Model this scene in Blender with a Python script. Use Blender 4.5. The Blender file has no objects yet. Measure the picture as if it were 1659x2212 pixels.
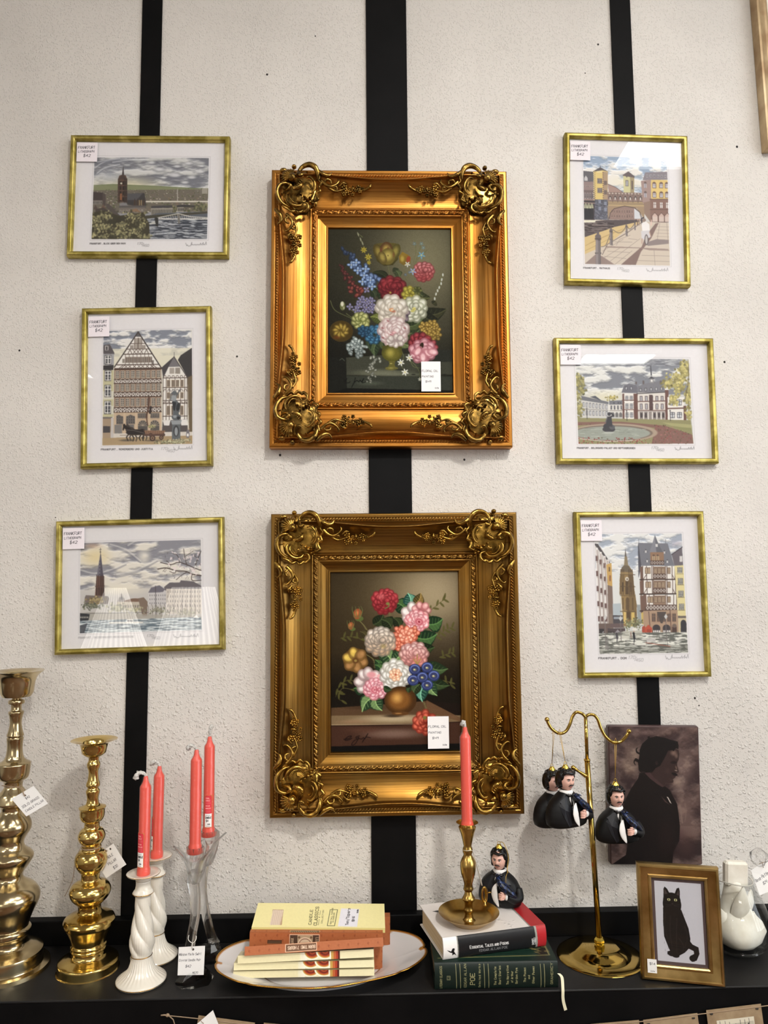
import bpy, math, random
import numpy as np
from mathutils import Vector, Matrix
sc = bpy.context.scene
C = sc.collection
PI = math.pi
# ------------------------------------------------------------------ camera
FPX, IW, IH = 1600.0, 1659.0, 2212.0
PITCH, YAW, ROLL = 0.0945, 0.0225, 0.0084
CAM = Vector((0.0, -1.55, 0.70))
_f = Vector((math.sin(YAW)*math.cos(PITCH), math.cos(YAW)*math.cos(PITCH), math.sin(PITCH)))
_r = Vector((math.cos(YAW), -math.sin(YAW), 0.0))
_u = _r.cross(_f)
RT = _r*math.cos(ROLL) - _u*math.sin(ROLL)
UP = _u*math.cos(ROLL) + _r*math.sin(ROLL)
FW = _f
cd = bpy.data.cameras.new('camera')
cd.sensor_fit = 'HORIZONTAL'; cd.sensor_width = 36.0; cd.lens = FPX/IW*36.0
cd.clip_start = 0.02; cd.clip_end = 60
cam = bpy.data.objects.new('camera', cd); C.objects.link(cam)
cam.matrix_world = Matrix.Translation(CAM) @ Matrix((RT, UP, -FW)).transposed().to_4x4()
sc.camera = cam
# ------------------------------------------------------------------ world, exposure
w = bpy.data.worlds.new('world'); sc.world = w; w.use_nodes = True
w.node_tree.nodes['Background'].inputs[0].default_value = (0.9, 0.95, 1.0, 1)
w.node_tree.nodes['Background'].inputs[1].default_value = 0.3
sc.view_settings.view_transform = 'Standard'; sc.view_settings.look = 'None'
sc.view_settings.gamma = 1; sc.view_settings.use_curve_mapping = False
sc.view_settings.exposure = 0.0
PANEL_LIGHT = 16.5      # far ceiling panels
NEAR_PANEL = 7.0        # panel over the right hand pictures
SPOT_W = 12.0           # ceiling spot lamp aimed at the pictures
# room, shelf top is z = 0, wall face is y = 0
ZF, ZC, XL, XR, YB = -0.86, 2.55, -3.4, 3.9, -6.2
SHELF_FRONT = -0.213
# ------------------------------------------------------------------ pixel -> place helpers (used to measure places from the photo)
def ray(x, y): return RT*(x-829.5) + UP*(1106.0-y) + FW*FPX
def P(x, y, Y=0.0):
    d = ray(x, y); return CAM + d*((Y-CAM.y)/d.y)
def S(x, y, z=0.0):
    d = ray(x, y); return CAM + d*((z-CAM.z)/d.z)
def ppm(pt):            # pixels per metre at a point
    return FPX/((Vector(pt)-CAM).dot(FW))
def fit_rect(cs, Y):    # TL TR BR BL pixels on plane y=Y -> centre, w, h, angle
    p = [P(a, b, Y) for a, b in cs]
    c = (p[0]+p[1]+p[2]+p[3])/4
    ex = ((p[1]-p[0])+(p[2]-p[3]))/2; ez = ((p[0]-p[3])+(p[1]-p[2]))/2
    w2, h2 = ex.length_squared, ez.length_squared; a = (w2*math.atan2(ex.z, ex.x) + h2*math.atan2(-ez.x, ez.z))/(w2+h2)
    return c, ex.length, ez.length, -a      # rotation about +y
# ------------------------------------------------------------------ materials
def lin(c):
    c = np.asarray(c, float)/255.0
    return np.where(c <= 0.04045, c/12.92, ((c+0.055)/1.055)**2.4)
def rgba(c): 
    l = lin(c); return (float(l[0]), float(l[1]), float(l[2]), 1.0)
def mat(name, col, rough=0.5, metal=0.0, spec=0.5, **k):
    m = bpy.data.materials.new(name); m.use_nodes = True
    b = m.node_tree.nodes['Principled BSDF']
    b.inputs['Base Color'].default_value = rgba(col)
    b.inputs['Roughness'].default_value = rough; b.inputs['Metallic'].default_value = metal
    b.inputs['Specular IOR Level'].default_value = spec
    for a, v in k.items():
        b.inputs[a.replace('_', ' ')].default_value = v
    return m
def N(m, t, **k):
    n = m.node_tree.nodes.new(t)
    for a, v in k.items():
        if a in n.inputs: n.inputs[a].default_value = v
        else: setattr(n, a, v)
    return n
def L(m, a, b): m.node_tree.links.new(a, b)
def bsdf(m): return m.node_tree.nodes['Principled BSDF']
def ramp(m, stops):
    n = m.node_tree.nodes.new('ShaderNodeValToRGB'); e = n.color_ramp.elements
    while len(e) < len(stops): e.new(0.5)
    for i, (p, c) in enumerate(stops):
        e[i].position = p; e[i].color = c if len(c) == 4 else rgba(c)
    return n
def noisy(m, c1, c2, scale=20, stretch=(1, 1, 1), lo=0.35, hi=0.65, bump=0, detail=4, bscale=None, dist=0.001, coord='Object'):
    tc = N(m, 'ShaderNodeTexCoord'); mp = N(m, 'ShaderNodeMapping'); mp.inputs['Scale'].default_value = stretch
    L(m, tc.outputs[coord], mp.inputs['Vector'])
    n = N(m, 'ShaderNodeTexNoise', Scale=scale, Detail=detail); L(m, mp.outputs[0], n.inputs['Vector'])
    r = ramp(m, [(lo, c1), (hi, c2)]); L(m, n.outputs['Fac'], r.inputs[0]); L(m, r.outputs[0], bsdf(m).inputs['Base Color'])
    if bump:
        n2 = N(m, 'ShaderNodeTexNoise', Scale=bscale or scale*3, Detail=4); L(m, mp.outputs[0], n2.inputs['Vector'])
        b = N(m, 'ShaderNodeBump', Strength=bump, Distance=dist); L(m, n2.outputs['Fac'], b.inputs['Height']); L(m, b.outputs[0], bsdf(m).inputs['Normal'])
    return m
def painted(name, rough=0.6, spec=0.3, coat=0.0, bump=0, metal=0.0):
    m = mat(name, (200, 200, 200), rough, metal, spec, Coat_Weight=coat, Coat_Roughness=0.15)
    a = N(m, 'ShaderNodeAttribute', attribute_name='Col'); L(m, a.outputs['Color'], bsdf(m).inputs['Base Color'])
    if bump:
        tc = N(m, 'ShaderNodeTexCoord'); n2 = N(m, 'ShaderNodeTexNoise', Scale=900, Detail=2); L(m, tc.outputs['Object'], n2.inputs['Vector'])
        b = N(m, 'ShaderNodeBump', Strength=bump, Distance=0.0005); L(m, n2.outputs['Fac'], b.inputs['Height']); L(m, b.outputs[0], bsdf(m).inputs['Normal'])
    return m
def two_sided(nt, fr, ior):      # same reflectance from both faces of a thin sheet
    g = nt.nodes.new('ShaderNodeNewGeometry'); m = nt.nodes.new('ShaderNodeMapRange'); m.inputs[3].default_value = ior; m.inputs[4].default_value = 1/ior
    nt.links.new(g.outputs['Backfacing'], m.inputs[0]); nt.links.new(m.outputs[0], fr.inputs['IOR'])
# ------------------------------------------------------------------ mesh builder
class MB:
    def __init__(s): s.v = []; s.f = []; s.m = []; s.sm = []
    def add(s, vs, fs, mi=0, smooth=True):
        o = len(s.v); s.v += [tuple(p) for p in vs]
        for q in fs: s.f.append([i+o for i in q]); s.m.append(mi); s.sm.append(smooth)
        return s
    def box(s, x0, x1, y0, y1, z0, z1, mi=0, M=None, bev=0):
        if bev:
            b = bev; vs = []; 
            # bevelled box: rings around z with inset top and bottom
            def ring(ix, z): 
                a0, a1, c0, c1 = x0+ix, x1-ix, y0+ix, y1-ix; e = b if ix == 0 else b*0.4
                return [(a0+e, c0, z), (a1-e, c0, z), (a1, c0+e, z), (a1, c1-e, z), (a1-e, c1, z), (a0+e, c1, z), (a0, c1-e, z), (a0, c0+e, z)]
            for ix, z in ((b, z0), (0, z0+b), (0, z1-b), (b, z1)): vs += ring(ix, z)
            fs = [[7-i for i in range(8)], [24+i for i in range(8)]]
            for k in range(3):
                for i in range(8): fs.append([k*8+i, k*8+(i+1) % 8, k*8+8+(i+1) % 8, k*8+8+i])
        else:
            vs = [(x0, y0, z0), (x1, y0, z0), (x1, y1, z0), (x0, y1, z0), (x0, y0, z1), (x1, y0, z1), (x1, y1, z1), (x0, y1, z1)]
            fs = [(3, 2, 1, 0), (4, 5, 6, 7), (0, 1, 5, 4), (1, 2, 6, 5), (2, 3, 7, 6), (3, 0, 4, 7)]
        if M is not None: vs = [tuple(M @ Vector(v)) for v in vs]
        return s.add(vs, fs, mi, False)
    def lathe(s, prof, n=48, c=(0, 0, 0), mi=0, rfun=None, cap=True):
        vs = []; fs = []; k = len(prof)
        for j, (z, r) in enumerate(prof):
            for i in range(n):
                a = 2*PI*i/n; rr = r if rfun is None else rfun(a, z, r)
                vs.append((c[0]+rr*math.cos(a), c[1]+rr*math.sin(a), c[2]+z))
        for j in range(k-1):
            for i in range(n):
                fs.append((j*n+i, j*n+(i+1) % n, (j+1)*n+(i+1) % n, (j+1)*n+i))
        if cap:
            fs.append([n-1-i for i in range(n)]); fs.append([(k-1)*n+i for i in range(n)])
        return s.add(vs, fs, mi, True)
    def tube(s, pts, rad, n=8, mi=0, flat=1.0, nrm=None, cap=True):
        pts = [Vector(p) for p in pts]; k = len(pts)
        if not hasattr(rad, '__len__'): rad = [rad]*k
        vs = []; fs = []; up = None
        for j in range(k):
            t = (pts[min(j+1, k-1)] - pts[max(j-1, 0)]).normalized()
            if nrm is not None: side = t.cross(Vector(nrm)).normalized(); up = side.cross(t).normalized()
            else:
                if up is None: up = Vector((0, 0, 1)) if abs(t.z) < 0.9 else Vector((1, 0, 0))
                side = t.cross(up).normalized(); up = side.cross(t).normalized()
            for i in range(n):
                a = 2*PI*i/n; vs.append(pts[j] + side*(rad[j]*math.cos(a)) + up*(rad[j]*flat*math.sin(a)))
        for j in range(k-1):
            for i in range(n): fs.append((j*n+i, j*n+(i+1) % n, (j+1)*n+(i+1) % n, (j+1)*n+i))
        if cap: fs.append([n-1-i for i in range(n)]); fs.append([(k-1)*n+i for i in range(n)])
        return s.add(vs, fs, mi, True)
    def ball(s, c, r, n=14, m=8, mi=0, M=None):
        if not hasattr(r, '__len__'): r = (r, r, r)
        vs = []; fs = []
        for j in range(m+1):
            th = PI*j/m
            for i in range(n):
                a = 2*PI*i/n; p = Vector((r[0]*math.sin(th)*math.cos(a), r[1]*math.sin(th)*math.sin(a), -r[2]*math.cos(th)))
                if M is not None: p = M @ p
                vs.append((c[0]+p.x, c[1]+p.y, c[2]+p.z))
        for j in range(m):
            for i in range(n): fs.append((j*n+i, j*n+(i+1) % n, (j+1)*n+(i+1) % n, (j+1)*n+i))
        return s.add(vs, fs, mi, True)
    def prism(s, poly, y0, y1, mi=0):      # polygon in x,z extruded along y
        n = len(poly); vs = [(a, y0, b) for a, b in poly] + [(a, y1, b) for a, b in poly]
        fs = [list(range(n)), [2*n-1-i for i in range(n)]] + [(i, (i+1) % n, n+(i+1) % n, n+i)[::-1] for i in range(n)]
        return s.add(vs, fs, mi, False)
    def build(s, name, mats, parent=None, loc=(0, 0, 0), rot=(0, 0, 0), sharp=None, mirror=False):
        me = bpy.data.meshes.new(name); me.from_pydata(s.v, [], s.f)
        if not isinstance(mats, (list, tuple)): mats = [mats]
        for m in mats: me.materials.append(m)
        me.polygons.foreach_set('material_index', s.m); me.polygons.foreach_set('use_smooth', s.sm)
        me.validate(); me.update()
        import bmesh
        bm = bmesh.new(); bm.from_mesh(me); bmesh.ops.remove_doubles(bm, verts=bm.verts, dist=1e-6); bmesh.ops.recalc_face_normals(bm, faces=bm.faces)
        if sharp:
            for e in bm.edges:
                if len(e.link_faces) == 2 and e.calc_face_angle(0) > sharp: e.smooth = False
        bm.to_mesh(me); bm.free()
        o = bpy.data.objects.new(name, me); C.objects.link(o); o.location = loc; o.rotation_euler = rot
        if parent is not None: o.parent = parent
        return o
def thing(name, label, cat, loc=(0, 0, 0), rot=(0, 0, 0), group=None):
    o = bpy.data.objects.new(name, None); C.objects.link(o); o.empty_display_size = 0.02
    o.location = loc; o.rotation_euler = rot; return tag(o, label, cat, group)
def tag(o, label=None, cat=None, group=None, kind=None):
    if label: o['label'] = label
    if cat: o['category'] = cat
    if group: o['group'] = group
    if kind: o['kind'] = kind
    return o
def struct(name, mb, m, **k): return tag(mb.build(name, m, **k), kind='structure')
def spline(pts, n=8):
    pts = [Vector(p) for p in pts]; out = []
    for i in range(len(pts)-1):
        a = pts[max(i-1, 0)]; b = pts[i]; c = pts[i+1]; d = pts[min(i+2, len(pts)-1)]
        for k in range(n):
            t = k/n; out.append(0.5*((2*b)+(c-a)*t+(2*a-5*b+4*c-d)*t*t+(3*b-a-3*c+d)*t**3))
    out.append(pts[-1]); return out
def lerpl(a, n):     # resample a list of values
    return [float(x) for x in np.interp(np.linspace(0, len(a)-1, n), range(len(a)), a)]
def grid_obj(name, V, m, parent=None, col=None, loc=(0, 0, 0), rot=(0, 0, 0), st=None, smooth=True, flip=False):
    """V: array (H, W, 3) of vertices; col: (H, W, 3) linear colours"""
    H, W, _ = V.shape
    me = bpy.data.meshes.new(name); me.vertices.add(H*W); me.vertices.foreach_set('co', V.reshape(-1).astype(np.float32))
    i = np.arange(H*W).reshape(H, W); q = np.stack([i[:-1, :-1], i[1:, :-1], i[1:, 1:], i[:-1, 1:]], -1).reshape(-1, 4)
    if flip: q = q[:, ::-1]
    nf = len(q); me.loops.add(nf*4); me.polygons.add(nf)
    me.loops.foreach_set('vertex_index', q.reshape(-1).astype(np.int32))
    me.polygons.foreach_set('loop_start', (np.arange(nf)*4).astype(np.int32))
    me.polygons.foreach_set('use_smooth', np.full(nf, smooth))
    me.update(calc_edges=True)
    for nm, arr in (('Col', col), ('st', st)):
        if arr is not None:
            a = me.color_attributes.new(nm, 'FLOAT_COLOR', 'POINT')
            d = np.ones((H*W, 4), np.float32); d[:, :arr.shape[-1]] = arr.reshape(H*W, -1); a.data.foreach_set('color', d.reshape(-1))
    me.materials.append(m)
    o = bpy.data.objects.new(name, me); C.objects.link(o); o.location = loc; o.rotation_euler = rot
    if parent is not None: o.parent = parent
    return o
# ------------------------------------------------------------------ painter: draws flat pictures as colours on a fine mesh
def homog(src, dst):
    A = []; b = []
    for (x, y), (u, v) in zip(src, dst):
        A.append([x, y, 1, 0, 0, 0, -u*x, -u*y]); b.append(u); A.append([0, 0, 0, x, y, 1, -v*x, -v*y]); b.append(v)
    h = np.linalg.solve(np.array(A, float), np.array(b, float)); return np.append(h, 1).reshape(3, 3)
_rng = np.random.RandomState(7)
def fbm(H, W, sx, sy=None, octv=4, seed=0):
    """smooth value noise 0..1; sx, sy cell size in px"""
    sy = sy or sx; r = np.random.RandomState(seed); out = np.zeros((H, W)); amp = 1; tot = 0
    for o in range(octv):
        gx = max(2, int(W/sx)+2); gy = max(2, int(H/sy)+2); g = r.rand(gy+1, gx+1)
        yy = np.linspace(0, min(gy-1, H/sy), H); xx = np.linspace(0, min(gx-1, W/sx), W)
        y0 = yy.astype(int); x0 = xx.astype(int); fy = (yy-y0)[:, None]; fx = (xx-x0)[None]
        fy = fy*fy*(3-2*fy); fx = fx*fx*(3-2*fx)
        a = g[np.ix_(y0, x0)]; b = g[np.ix_(y0, x0+1)]; c = g[np.ix_(y0+1, x0)]; d = g[np.ix_(y0+1, x0+1)]
        out += amp*((a*(1-fx)+b*fx)*(1-fy)+(c*(1-fx)+d*fx)*fy); tot += amp; amp *= 0.5; sx = max(sx/2, 1); sy = max(sy/2, 1)
    return out/tot
GL = {'A': '00 26 40|12 32', 'B': '00 06 36 45 43 03|33 42 41 30 00', 'C': '45 36 16 05 01 10 30 41', 'D': '00 06 26 44 42 20 00', 'E': '46 06 00 40|03 33', 'F': '46 06 00|03 33',
 'G': '45 36 16 05 01 10 30 41 43 23', 'H': '00 06|40 46|03 43', 'I': '20 26', 'J': '01 10 20 31 36', 'K': '00 06|46 03 40', 'L': '06 00 40', 'M': '00 06 22 46 40', 'N': '00 06 40 46',
 'O': '10 01 05 16 36 45 41 30 10', 'P': '00 06 36 45 44 33 03', 'Q': '10 01 05 16 36 45 41 30 10|22 40', 'R': '00 06 36 45 44 33 03|23 40', 'S': '45 36 16 05 04 13 33 42 41 30 10 01', 'T': '06 46|26 20',
 'U': '06 01 10 30 41 46', 'V': '06 20 46', 'W': '06 10 24 30 46', 'X': '00 46|06 40', 'Y': '06 23 46|23 20', 'Z': '06 46 00 40', '0': '10 01 05 16 36 45 41 30 10', '1': '15 26 20', '2': '05 16 36 45 44 00 40',
 '3': '05 16 36 45 44 33 42 41 30 10 01', '4': '30 36 02 42', '5': '46 06 03 33 42 41 30 10 01', '6': '45 36 16 05 01 10 30 41 42 33 03', '7': '06 46 10', '8': '13 04 05 16 36 45 44 33 13 02 01 10 30 41 42 33',
 '9': '41 30 45 36 16 05 04 13 44', '$': '45 36 16 05 04 13 33 42 41 30 10 01|27 2-', '#': '10 16|30 36|02 42|04 44', '.': '10 20', ',': '20 1-', '/': '0- 47', '&': '40 05 16 25 02 01 10 20 42', '-': '13 33', '+': '13 33|22 24', ' ': '', ':': '11 12|14 15', "'": '26 24', '^': '',
 'a': '34 14 03 01 10 30|34 30', 'e': '02 32 33 24 14 03 01 10 30', 'r': '00 04|03 14 34', 'm': '00 04|03 14 20|23 34 40', 'i': '20 24|26 25', 'n': '00 04|03 14 24 33 30', 'o': '10 01 03 14 24 33 31 20 10', 'l': '26 20', 't': '26 21 30|14 34', 'u': '04 01 10 30|34 30', 'h': '06 00|03 14 24 33 30', 's': '34 14 03 32 31 20 00', 'f': '36 26 15 10|04 24', 'd': '34 14 03 01 10 30|36 30', 'k': '06 00|34 02 30', 'y': '04 12|34 0-', 'w': '04 10 23 30 44', 'p': '04 0-|04 24 33 31 20 00', 'c': '34 14 03 01 10 30', 'x': '00 34|04 30', 'v': '04 20 44', 'g': '34 14 03 01 10 30|34 3- 1-', 'b': '06 00 20 31 33 24 04'}
def glyph(ch):
    out = []
    for st in GL.get(ch, '').split('|'):
        if st: out.append([(int(a[0]), -1.3 if a[1] == '-' else int(a[1])) for a in st.split()])
    return out
class Pic:
    def __init__(s, corners, W, H, bg=(255, 255, 255)):
        s.W, s.H = W, H; s.a = np.zeros((H, W, 3)); s.a[:] = bg
        s.h = homog(corners, [(0, 0), (W, 0), (W, H), (0, H)])
        (x0, y0), (x1, y1), (x2, y2), (x3, y3) = corners
        s.sc = (W/(0.5*(math.hypot(x1-x0, y1-y0)+math.hypot(x2-x3, y2-y3))) + H/(0.5*(math.hypot(x3-x0, y3-y0)+math.hypot(x2-x1, y2-y1))))/2
        s.r = random.Random(3)
    def m(s, pts):
        p = np.array([(a, b, 1.0) for a, b in pts]) @ s.h.T; return p[:, :2]/p[:, 2:]
    def _put(s, x0, y0, cov, col):
        H, W = cov.shape; sl = s.a[y0:y0+H, x0:x0+W]; sl += (np.asarray(col, float)-sl)*cov[..., None]
    def _bb(s, x0, x1, y0, y1):
        x0 = max(0, int(math.floor(x0))); y0 = max(0, int(math.floor(y0))); x1 = min(s.W, int(math.ceil(x1))+1); y1 = min(s.H, int(math.ceil(y1))+1)
        if x1 <= x0 or y1 <= y0: return None
        yy, xx = np.mgrid[y0:y1, x0:x1]; return x0, y0, xx+0.5, yy+0.5
    def poly(s, pts, col, al=1.0, col2=None, raw=False):
        p = np.asarray(pts, float) if raw else s.m(pts); bb = s._bb(p[:, 0].min(), p[:, 0].max(), p[:, 1].min(), p[:, 1].max())
        if bb is None: return
        x0, y0, X, Y = bb; cov = np.zeros(X.shape)
        for dx, dy in ((-.25, -.25), (.25, -.25), (-.25, .25), (.25, .25)):
            x = X+dx; y = Y+dy; ins = np.zeros(X.shape, bool); j = len(p)-1
            for i in range(len(p)):
                xi, yi = p[i]; xj, yj = p[j]
                if yi != yj: ins ^= ((yi > y) != (yj > y)) & (x < (xj-xi)*(y-yi)/(yj-yi)+xi)
                j = i
            cov += ins*0.25
        c = np.asarray(col, float)
        if col2 is not None:
            t = (Y-p[:, 1].min())/max(1e-6, np.ptp(p[:, 1])); c = c + (np.asarray(col2, float)-c)*t[..., None]
        s._put(x0, y0, cov*al, c)
    def rect(s, x0, y0, x1, y1, col, al=1.0, col2=None): s.poly([(x0, y0), (x1, y0), (x1, y1), (x0, y1)], col, al, col2)
    def ell(s, cx, cy, rx, ry, col, ang=0, al=1.0, soft=0.0, raw=False):
        (px, py), = ([(cx, cy)] if raw else s.m([(cx, cy)])); k = 1 if raw else s.sc; rx *= k; ry *= k; R = max(rx, ry)+1
        bb = s._bb(px-R, px+R, py-R, py+R)
        if bb is None: return
        x0, y0, X, Y = bb; ca, sa = math.cos(ang), math.sin(ang); dx = X-px; dy = Y-py
        u = (dx*ca+dy*sa)/rx; v = (-dx*sa+dy*ca)/ry; d = np.sqrt(u*u+v*v)
        if soft: cov = np.clip((1-d)/soft, 0, 1); cov = cov*cov*(3-2*cov)
        else: cov = np.clip((1-d)*min(rx, ry)+0.5, 0, 1)
        s._put(x0, y0, cov*al, col)
    def line(s, pts, col, w=1.0, al=1.0, w2=None, sm=0, raw=False):
        if sm: pts = [(q.x, q.y) for q in spline([(a, b, 0) for a, b in pts], sm)]
        p = np.asarray(pts, float) if raw else s.m(pts); k = 1 if raw else s.sc; n = len(p)
        w1 = w*k/2; w3 = (w if w2 is None else w2)*k/2; M = max(w1, w3)+1
        bb = s._bb(p[:, 0].min()-M, p[:, 0].max()+M, p[:, 1].min()-M, p[:, 1].max()+M)
        if bb is None: return
        x0, y0, X, Y = bb; cov = np.zeros(X.shape)
        for i in range(n-1):
            ax, ay = p[i]; bx, by = p[i+1]; wa = w1+(w3-w1)*i/(n-1); wb = w1+(w3-w1)*(i+1)/(n-1); mm = max(wa, wb)+1
            ya, yb = int(max(0, min(ay, by)-mm-y0)), int(max(0, max(ay, by)+mm+1-y0)); xa, xb = int(max(0, min(ax, bx)-mm-x0)), int(max(0, max(ax, bx)+mm+1-x0))
            x = X[ya:yb, xa:xb]; y = Y[ya:yb, xa:xb]
            if x.size == 0: continue
            vx, vy = bx-ax, by-ay; l2 = vx*vx+vy*vy+1e-9; t = np.clip(((x-ax)*vx+(y-ay)*vy)/l2, 0, 1)
            d = np.hypot(x-ax-t*vx, y-ay-t*vy); ww = wa+(wb-wa)*t
            c = np.where(ww >= 0.5, np.clip(ww-d+0.5, 0, 1), np.clip(1-d, 0, 1)*ww*2); cov[ya:yb, xa:xb] = np.maximum(cov[ya:yb, xa:xb], c)
        s._put(x0, y0, cov*al, col)
    def lines(s, L, col, w=1.0, al=1.0):
        for q in L: s.line(q, col, w, al)
    def text(s, x, y, t, h, col=(40, 40, 45), w=None, ang=0, sx=1.0, jit=0, al=1.0, serif=0, slant=0):
        """baseline start x,y, cap height h (all in source px)"""
        if getattr(s, 'q', None): s.clip()
        w = w or h*0.12; u = h/6.0; ca, sa = math.cos(ang), math.sin(ang); cx = 0; r = s.r
        for ch in t:
            adv = 5.6*(0.62 if ch in "I.,: 'l1i" else 1.0)
            for st in glyph(ch):
                j = lambda: r.uniform(-jit, jit)
                off = -1.4 if ch in "I.,:'l1i" else 0
                q = [(((a+off+j()+b*slant)*u*sx+cx), -(b+j())*u) for a, b in st]
                s.line([(x+a*ca-b*sa, y+a*sa+b*ca) for a, b in q], col, w, al)
                if serif:
                    for e, g in ((st[0], st[1]), (st[-1], st[-2])):
                        if e[1] in (0, 6) and abs(e[0]-g[0]) <= 2 and ch != 'O':
                            q = [((e[0]+off+k*0.9)*u*sx+cx, -e[1]*u) for k in (-1, 1)]
                            s.line([(x+a*ca-b*sa, y+a*sa+b*ca) for a, b in q], col, w*0.7, al)
            cx += adv*u*sx
        return cx
    def clip(s):       # keep the drawing inside the printed area
        q = s.q; s.q = None; b = s.bgcopy; m = Pic.__new__(Pic); m.W, m.H, m.h, m.sc = s.W, s.H, s.h, s.sc; m.a = np.zeros((s.H, s.W, 3)); m.poly(q, (1, 1, 1)); s.a = b+(s.a-b)*m.a
    # --- natural motifs
    def petal(s, cx, cy, rx, ry, ang, dark, light, hl=0.8):
        dark = np.asarray(dark, float)*.84+np.asarray(light, float)*.16; light = np.minimum(255, np.asarray(light, float)*1.02+4)
        s.ell(cx, cy, rx*1.06, ry*1.06, dark, ang, al=.8); s.ell(cx+math.cos(ang)*rx*.12, cy+math.sin(ang)*rx*.12-ry*.06, rx*.93, ry*.9, light, ang, al=hl, soft=.55)
        s.ell(cx+math.cos(ang)*rx*.35, cy+math.sin(ang)*rx*.35, rx*.5, ry*.55, [min(255, v*1.12+12) for v in light], ang, al=.55, soft=1)
    def flower(s, cx, cy, r, dark, light, n=9, rings=3, sq=1.0, rot=0.0, core=None, ps=0.42, jit=0.12, grad=None):
        R = s.r
        s.ell(cx, cy, r*.9, r*.9*sq, dark)
        for k in range(rings):
            f = 1-k/rings; nn = max(5, int(n*(0.55+0.45*f)))
            for i in range(nn):
                a = rot+2*PI*(i+0.5*(k % 2))/nn+R.uniform(-jit, jit); d = r*(0.72*f)*(1+R.uniform(-jit, jit)*.6); pr = r*ps*(0.55+0.45*f)
                li = np.array(light, float)
                if grad is not None: t = (math.sin(a)*d/r+1)/2; li = li*(1-t)+np.array(grad, float)*t
                li = li*(0.9+0.16*R.random()); dk = np.array(dark, float)*(0.85+0.3*R.random())
                s.petal(cx+math.cos(a)*d, cy+math.sin(a)*d*sq, pr*1.05, pr*.9, math.atan2(math.sin(a)*sq, math.cos(a)), dk, np.clip(li, 0, 255), .75)
        if core is not None:
            s.ell(cx, cy, r*.16, r*.14, core, soft=.6)
            for i in range(7): a = R.uniform(0, 2*PI); s.ell(cx+math.cos(a)*r*.12, cy+math.sin(a)*r*.1, r*.05, r*.04, [min(255, v*1.25) for v in core])
    def leaf(s, x0, y0, x1, y1, wd, dark, light, veins=5, bend=0.15):
        dx, dy = x1-x0, y1-y0; l = math.hypot(dx, dy); nx, ny = -dy/l, dx/l; A = []; B = []; mid = []
        n = 12
        for i in range(n+1):
            t = i/n; b = bend*l*math.sin(PI*t); ww = wd*(math.sin(PI*t**0.8)**.85)*(1+(.10*math.sin(t*38))); mx = x0+dx*t+nx*b; my = y0+dy*t+ny*b
            mid.append((mx, my)); A.append((mx+nx*ww, my+ny*ww)); B.append((mx-nx*ww, my-ny*ww))
        s.poly(A+B[::-1], dark); s.poly([((a*3+m_[0])/4, (b*3+m_[1])/4) for (a, b), m_ in zip(A, mid)]+mid[::-1], light, .75)
        for i in range(2, n-1, max(1, n//veins)):
            for q, k in ((A, .8), (B, .7)):
                m_ = mid[i]; e = q[min(n, i+2)]; s.line([m_, (m_[0]+(e[0]-m_[0])*k, m_[1]+(e[1]-m_[1])*k)], light, max(1.2, wd*.12), .5)
        s.line(mid, [min(255, v*1.25+8) for v in light], max(1.4, wd*.12), .8)
    def clouds(s, x0, y0, x1, y1, dark, light, sx=60, sy=25, seed=1, lo=.35, hi=.65, al=1.0, dirn=0):
        p = s.m([(x0, y0), (x1, y1)]); a, b = p[0].astype(int), p[1].astype(int); a = np.maximum(a, 0); W = min(b[0], s.W)-a[0]; H = min(b[1], s.H)-a[1]
        n = fbm(H, W, sx*s.sc, sy*s.sc, 5, seed); t = np.clip((n-lo)/(hi-lo), 0, 1); t = t*t*(3-2*t)
        e = np.gradient(t, axis=0); c = np.asarray(dark, float)*(1-t[..., None])+np.asarray(light, float)*t[..., None]+np.clip(e*220, -18, 25)[..., None]
        sl = s.a[a[1]:a[1]+H, a[0]:a[0]+W]; sl += (np.clip(c, 0, 255)-sl)*al
    def grain(s, amt=6, size=2, seed=5): s.a += (fbm(s.H, s.W, size, size, 2, seed)-.5)[..., None]*2*amt
    def foliage(s, cx, cy, rx, ry, n, cols, r=8, seed=1, al=.9):
        R = random.Random(seed)
        pts = sorted([(R.gauss(0, .42), R.gauss(0, .42), R.random()) for _ in range(n)], key=lambda q: q[2])
        for u, v, t in pts:
            if u*u+v*v > 1.3: continue
            c = np.array(cols[0], float)*(1-t)+np.array(cols[-1], float)*t; s.ell(cx+u*rx, cy+v*ry-(t*r*.3), r*(.5+.6*R.random()), r*(.4+.5*R.random()), c*(.85+.3*R.random()), R.uniform(0, 3), al=al, soft=.5)
    def mesh(s, name, w, h, m, parent=None, y=0.0, loc=(0, 0, 0), rot=(0, 0, 0), fn=None):
        """plane in local x,z facing -y"""
        W, H = s.W, s.H; a = s.a; ap = np.pad(a, ((0, 1), (0, 1), (0, 0)), 'edge'); ap = (ap+np.pad(a, ((1, 0), (0, 1), (0, 0)), 'edge')+np.pad(a, ((0, 1), (1, 0), (0, 0)), 'edge')+np.pad(a, ((1, 0), (1, 0), (0, 0)), 'edge'))/4
        if W*H < 60000:   # small ones keep crisp: corner colours
            ap = np.pad(a, ((0, 1), (0, 1), (0, 0)), 'edge')
        V = np.zeros((H+1, W+1, 3)); V[..., 0] = np.linspace(-w/2, w/2, W+1)[None]; V[..., 2] = np.linspace(h/2, -h/2, H+1)[:, None]; V[..., 1] = y
        if fn: V = fn(V)
        return grid_obj(name, V, m, parent, lin(np.clip(ap, 0, 255)), loc, rot, smooth=True)
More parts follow.
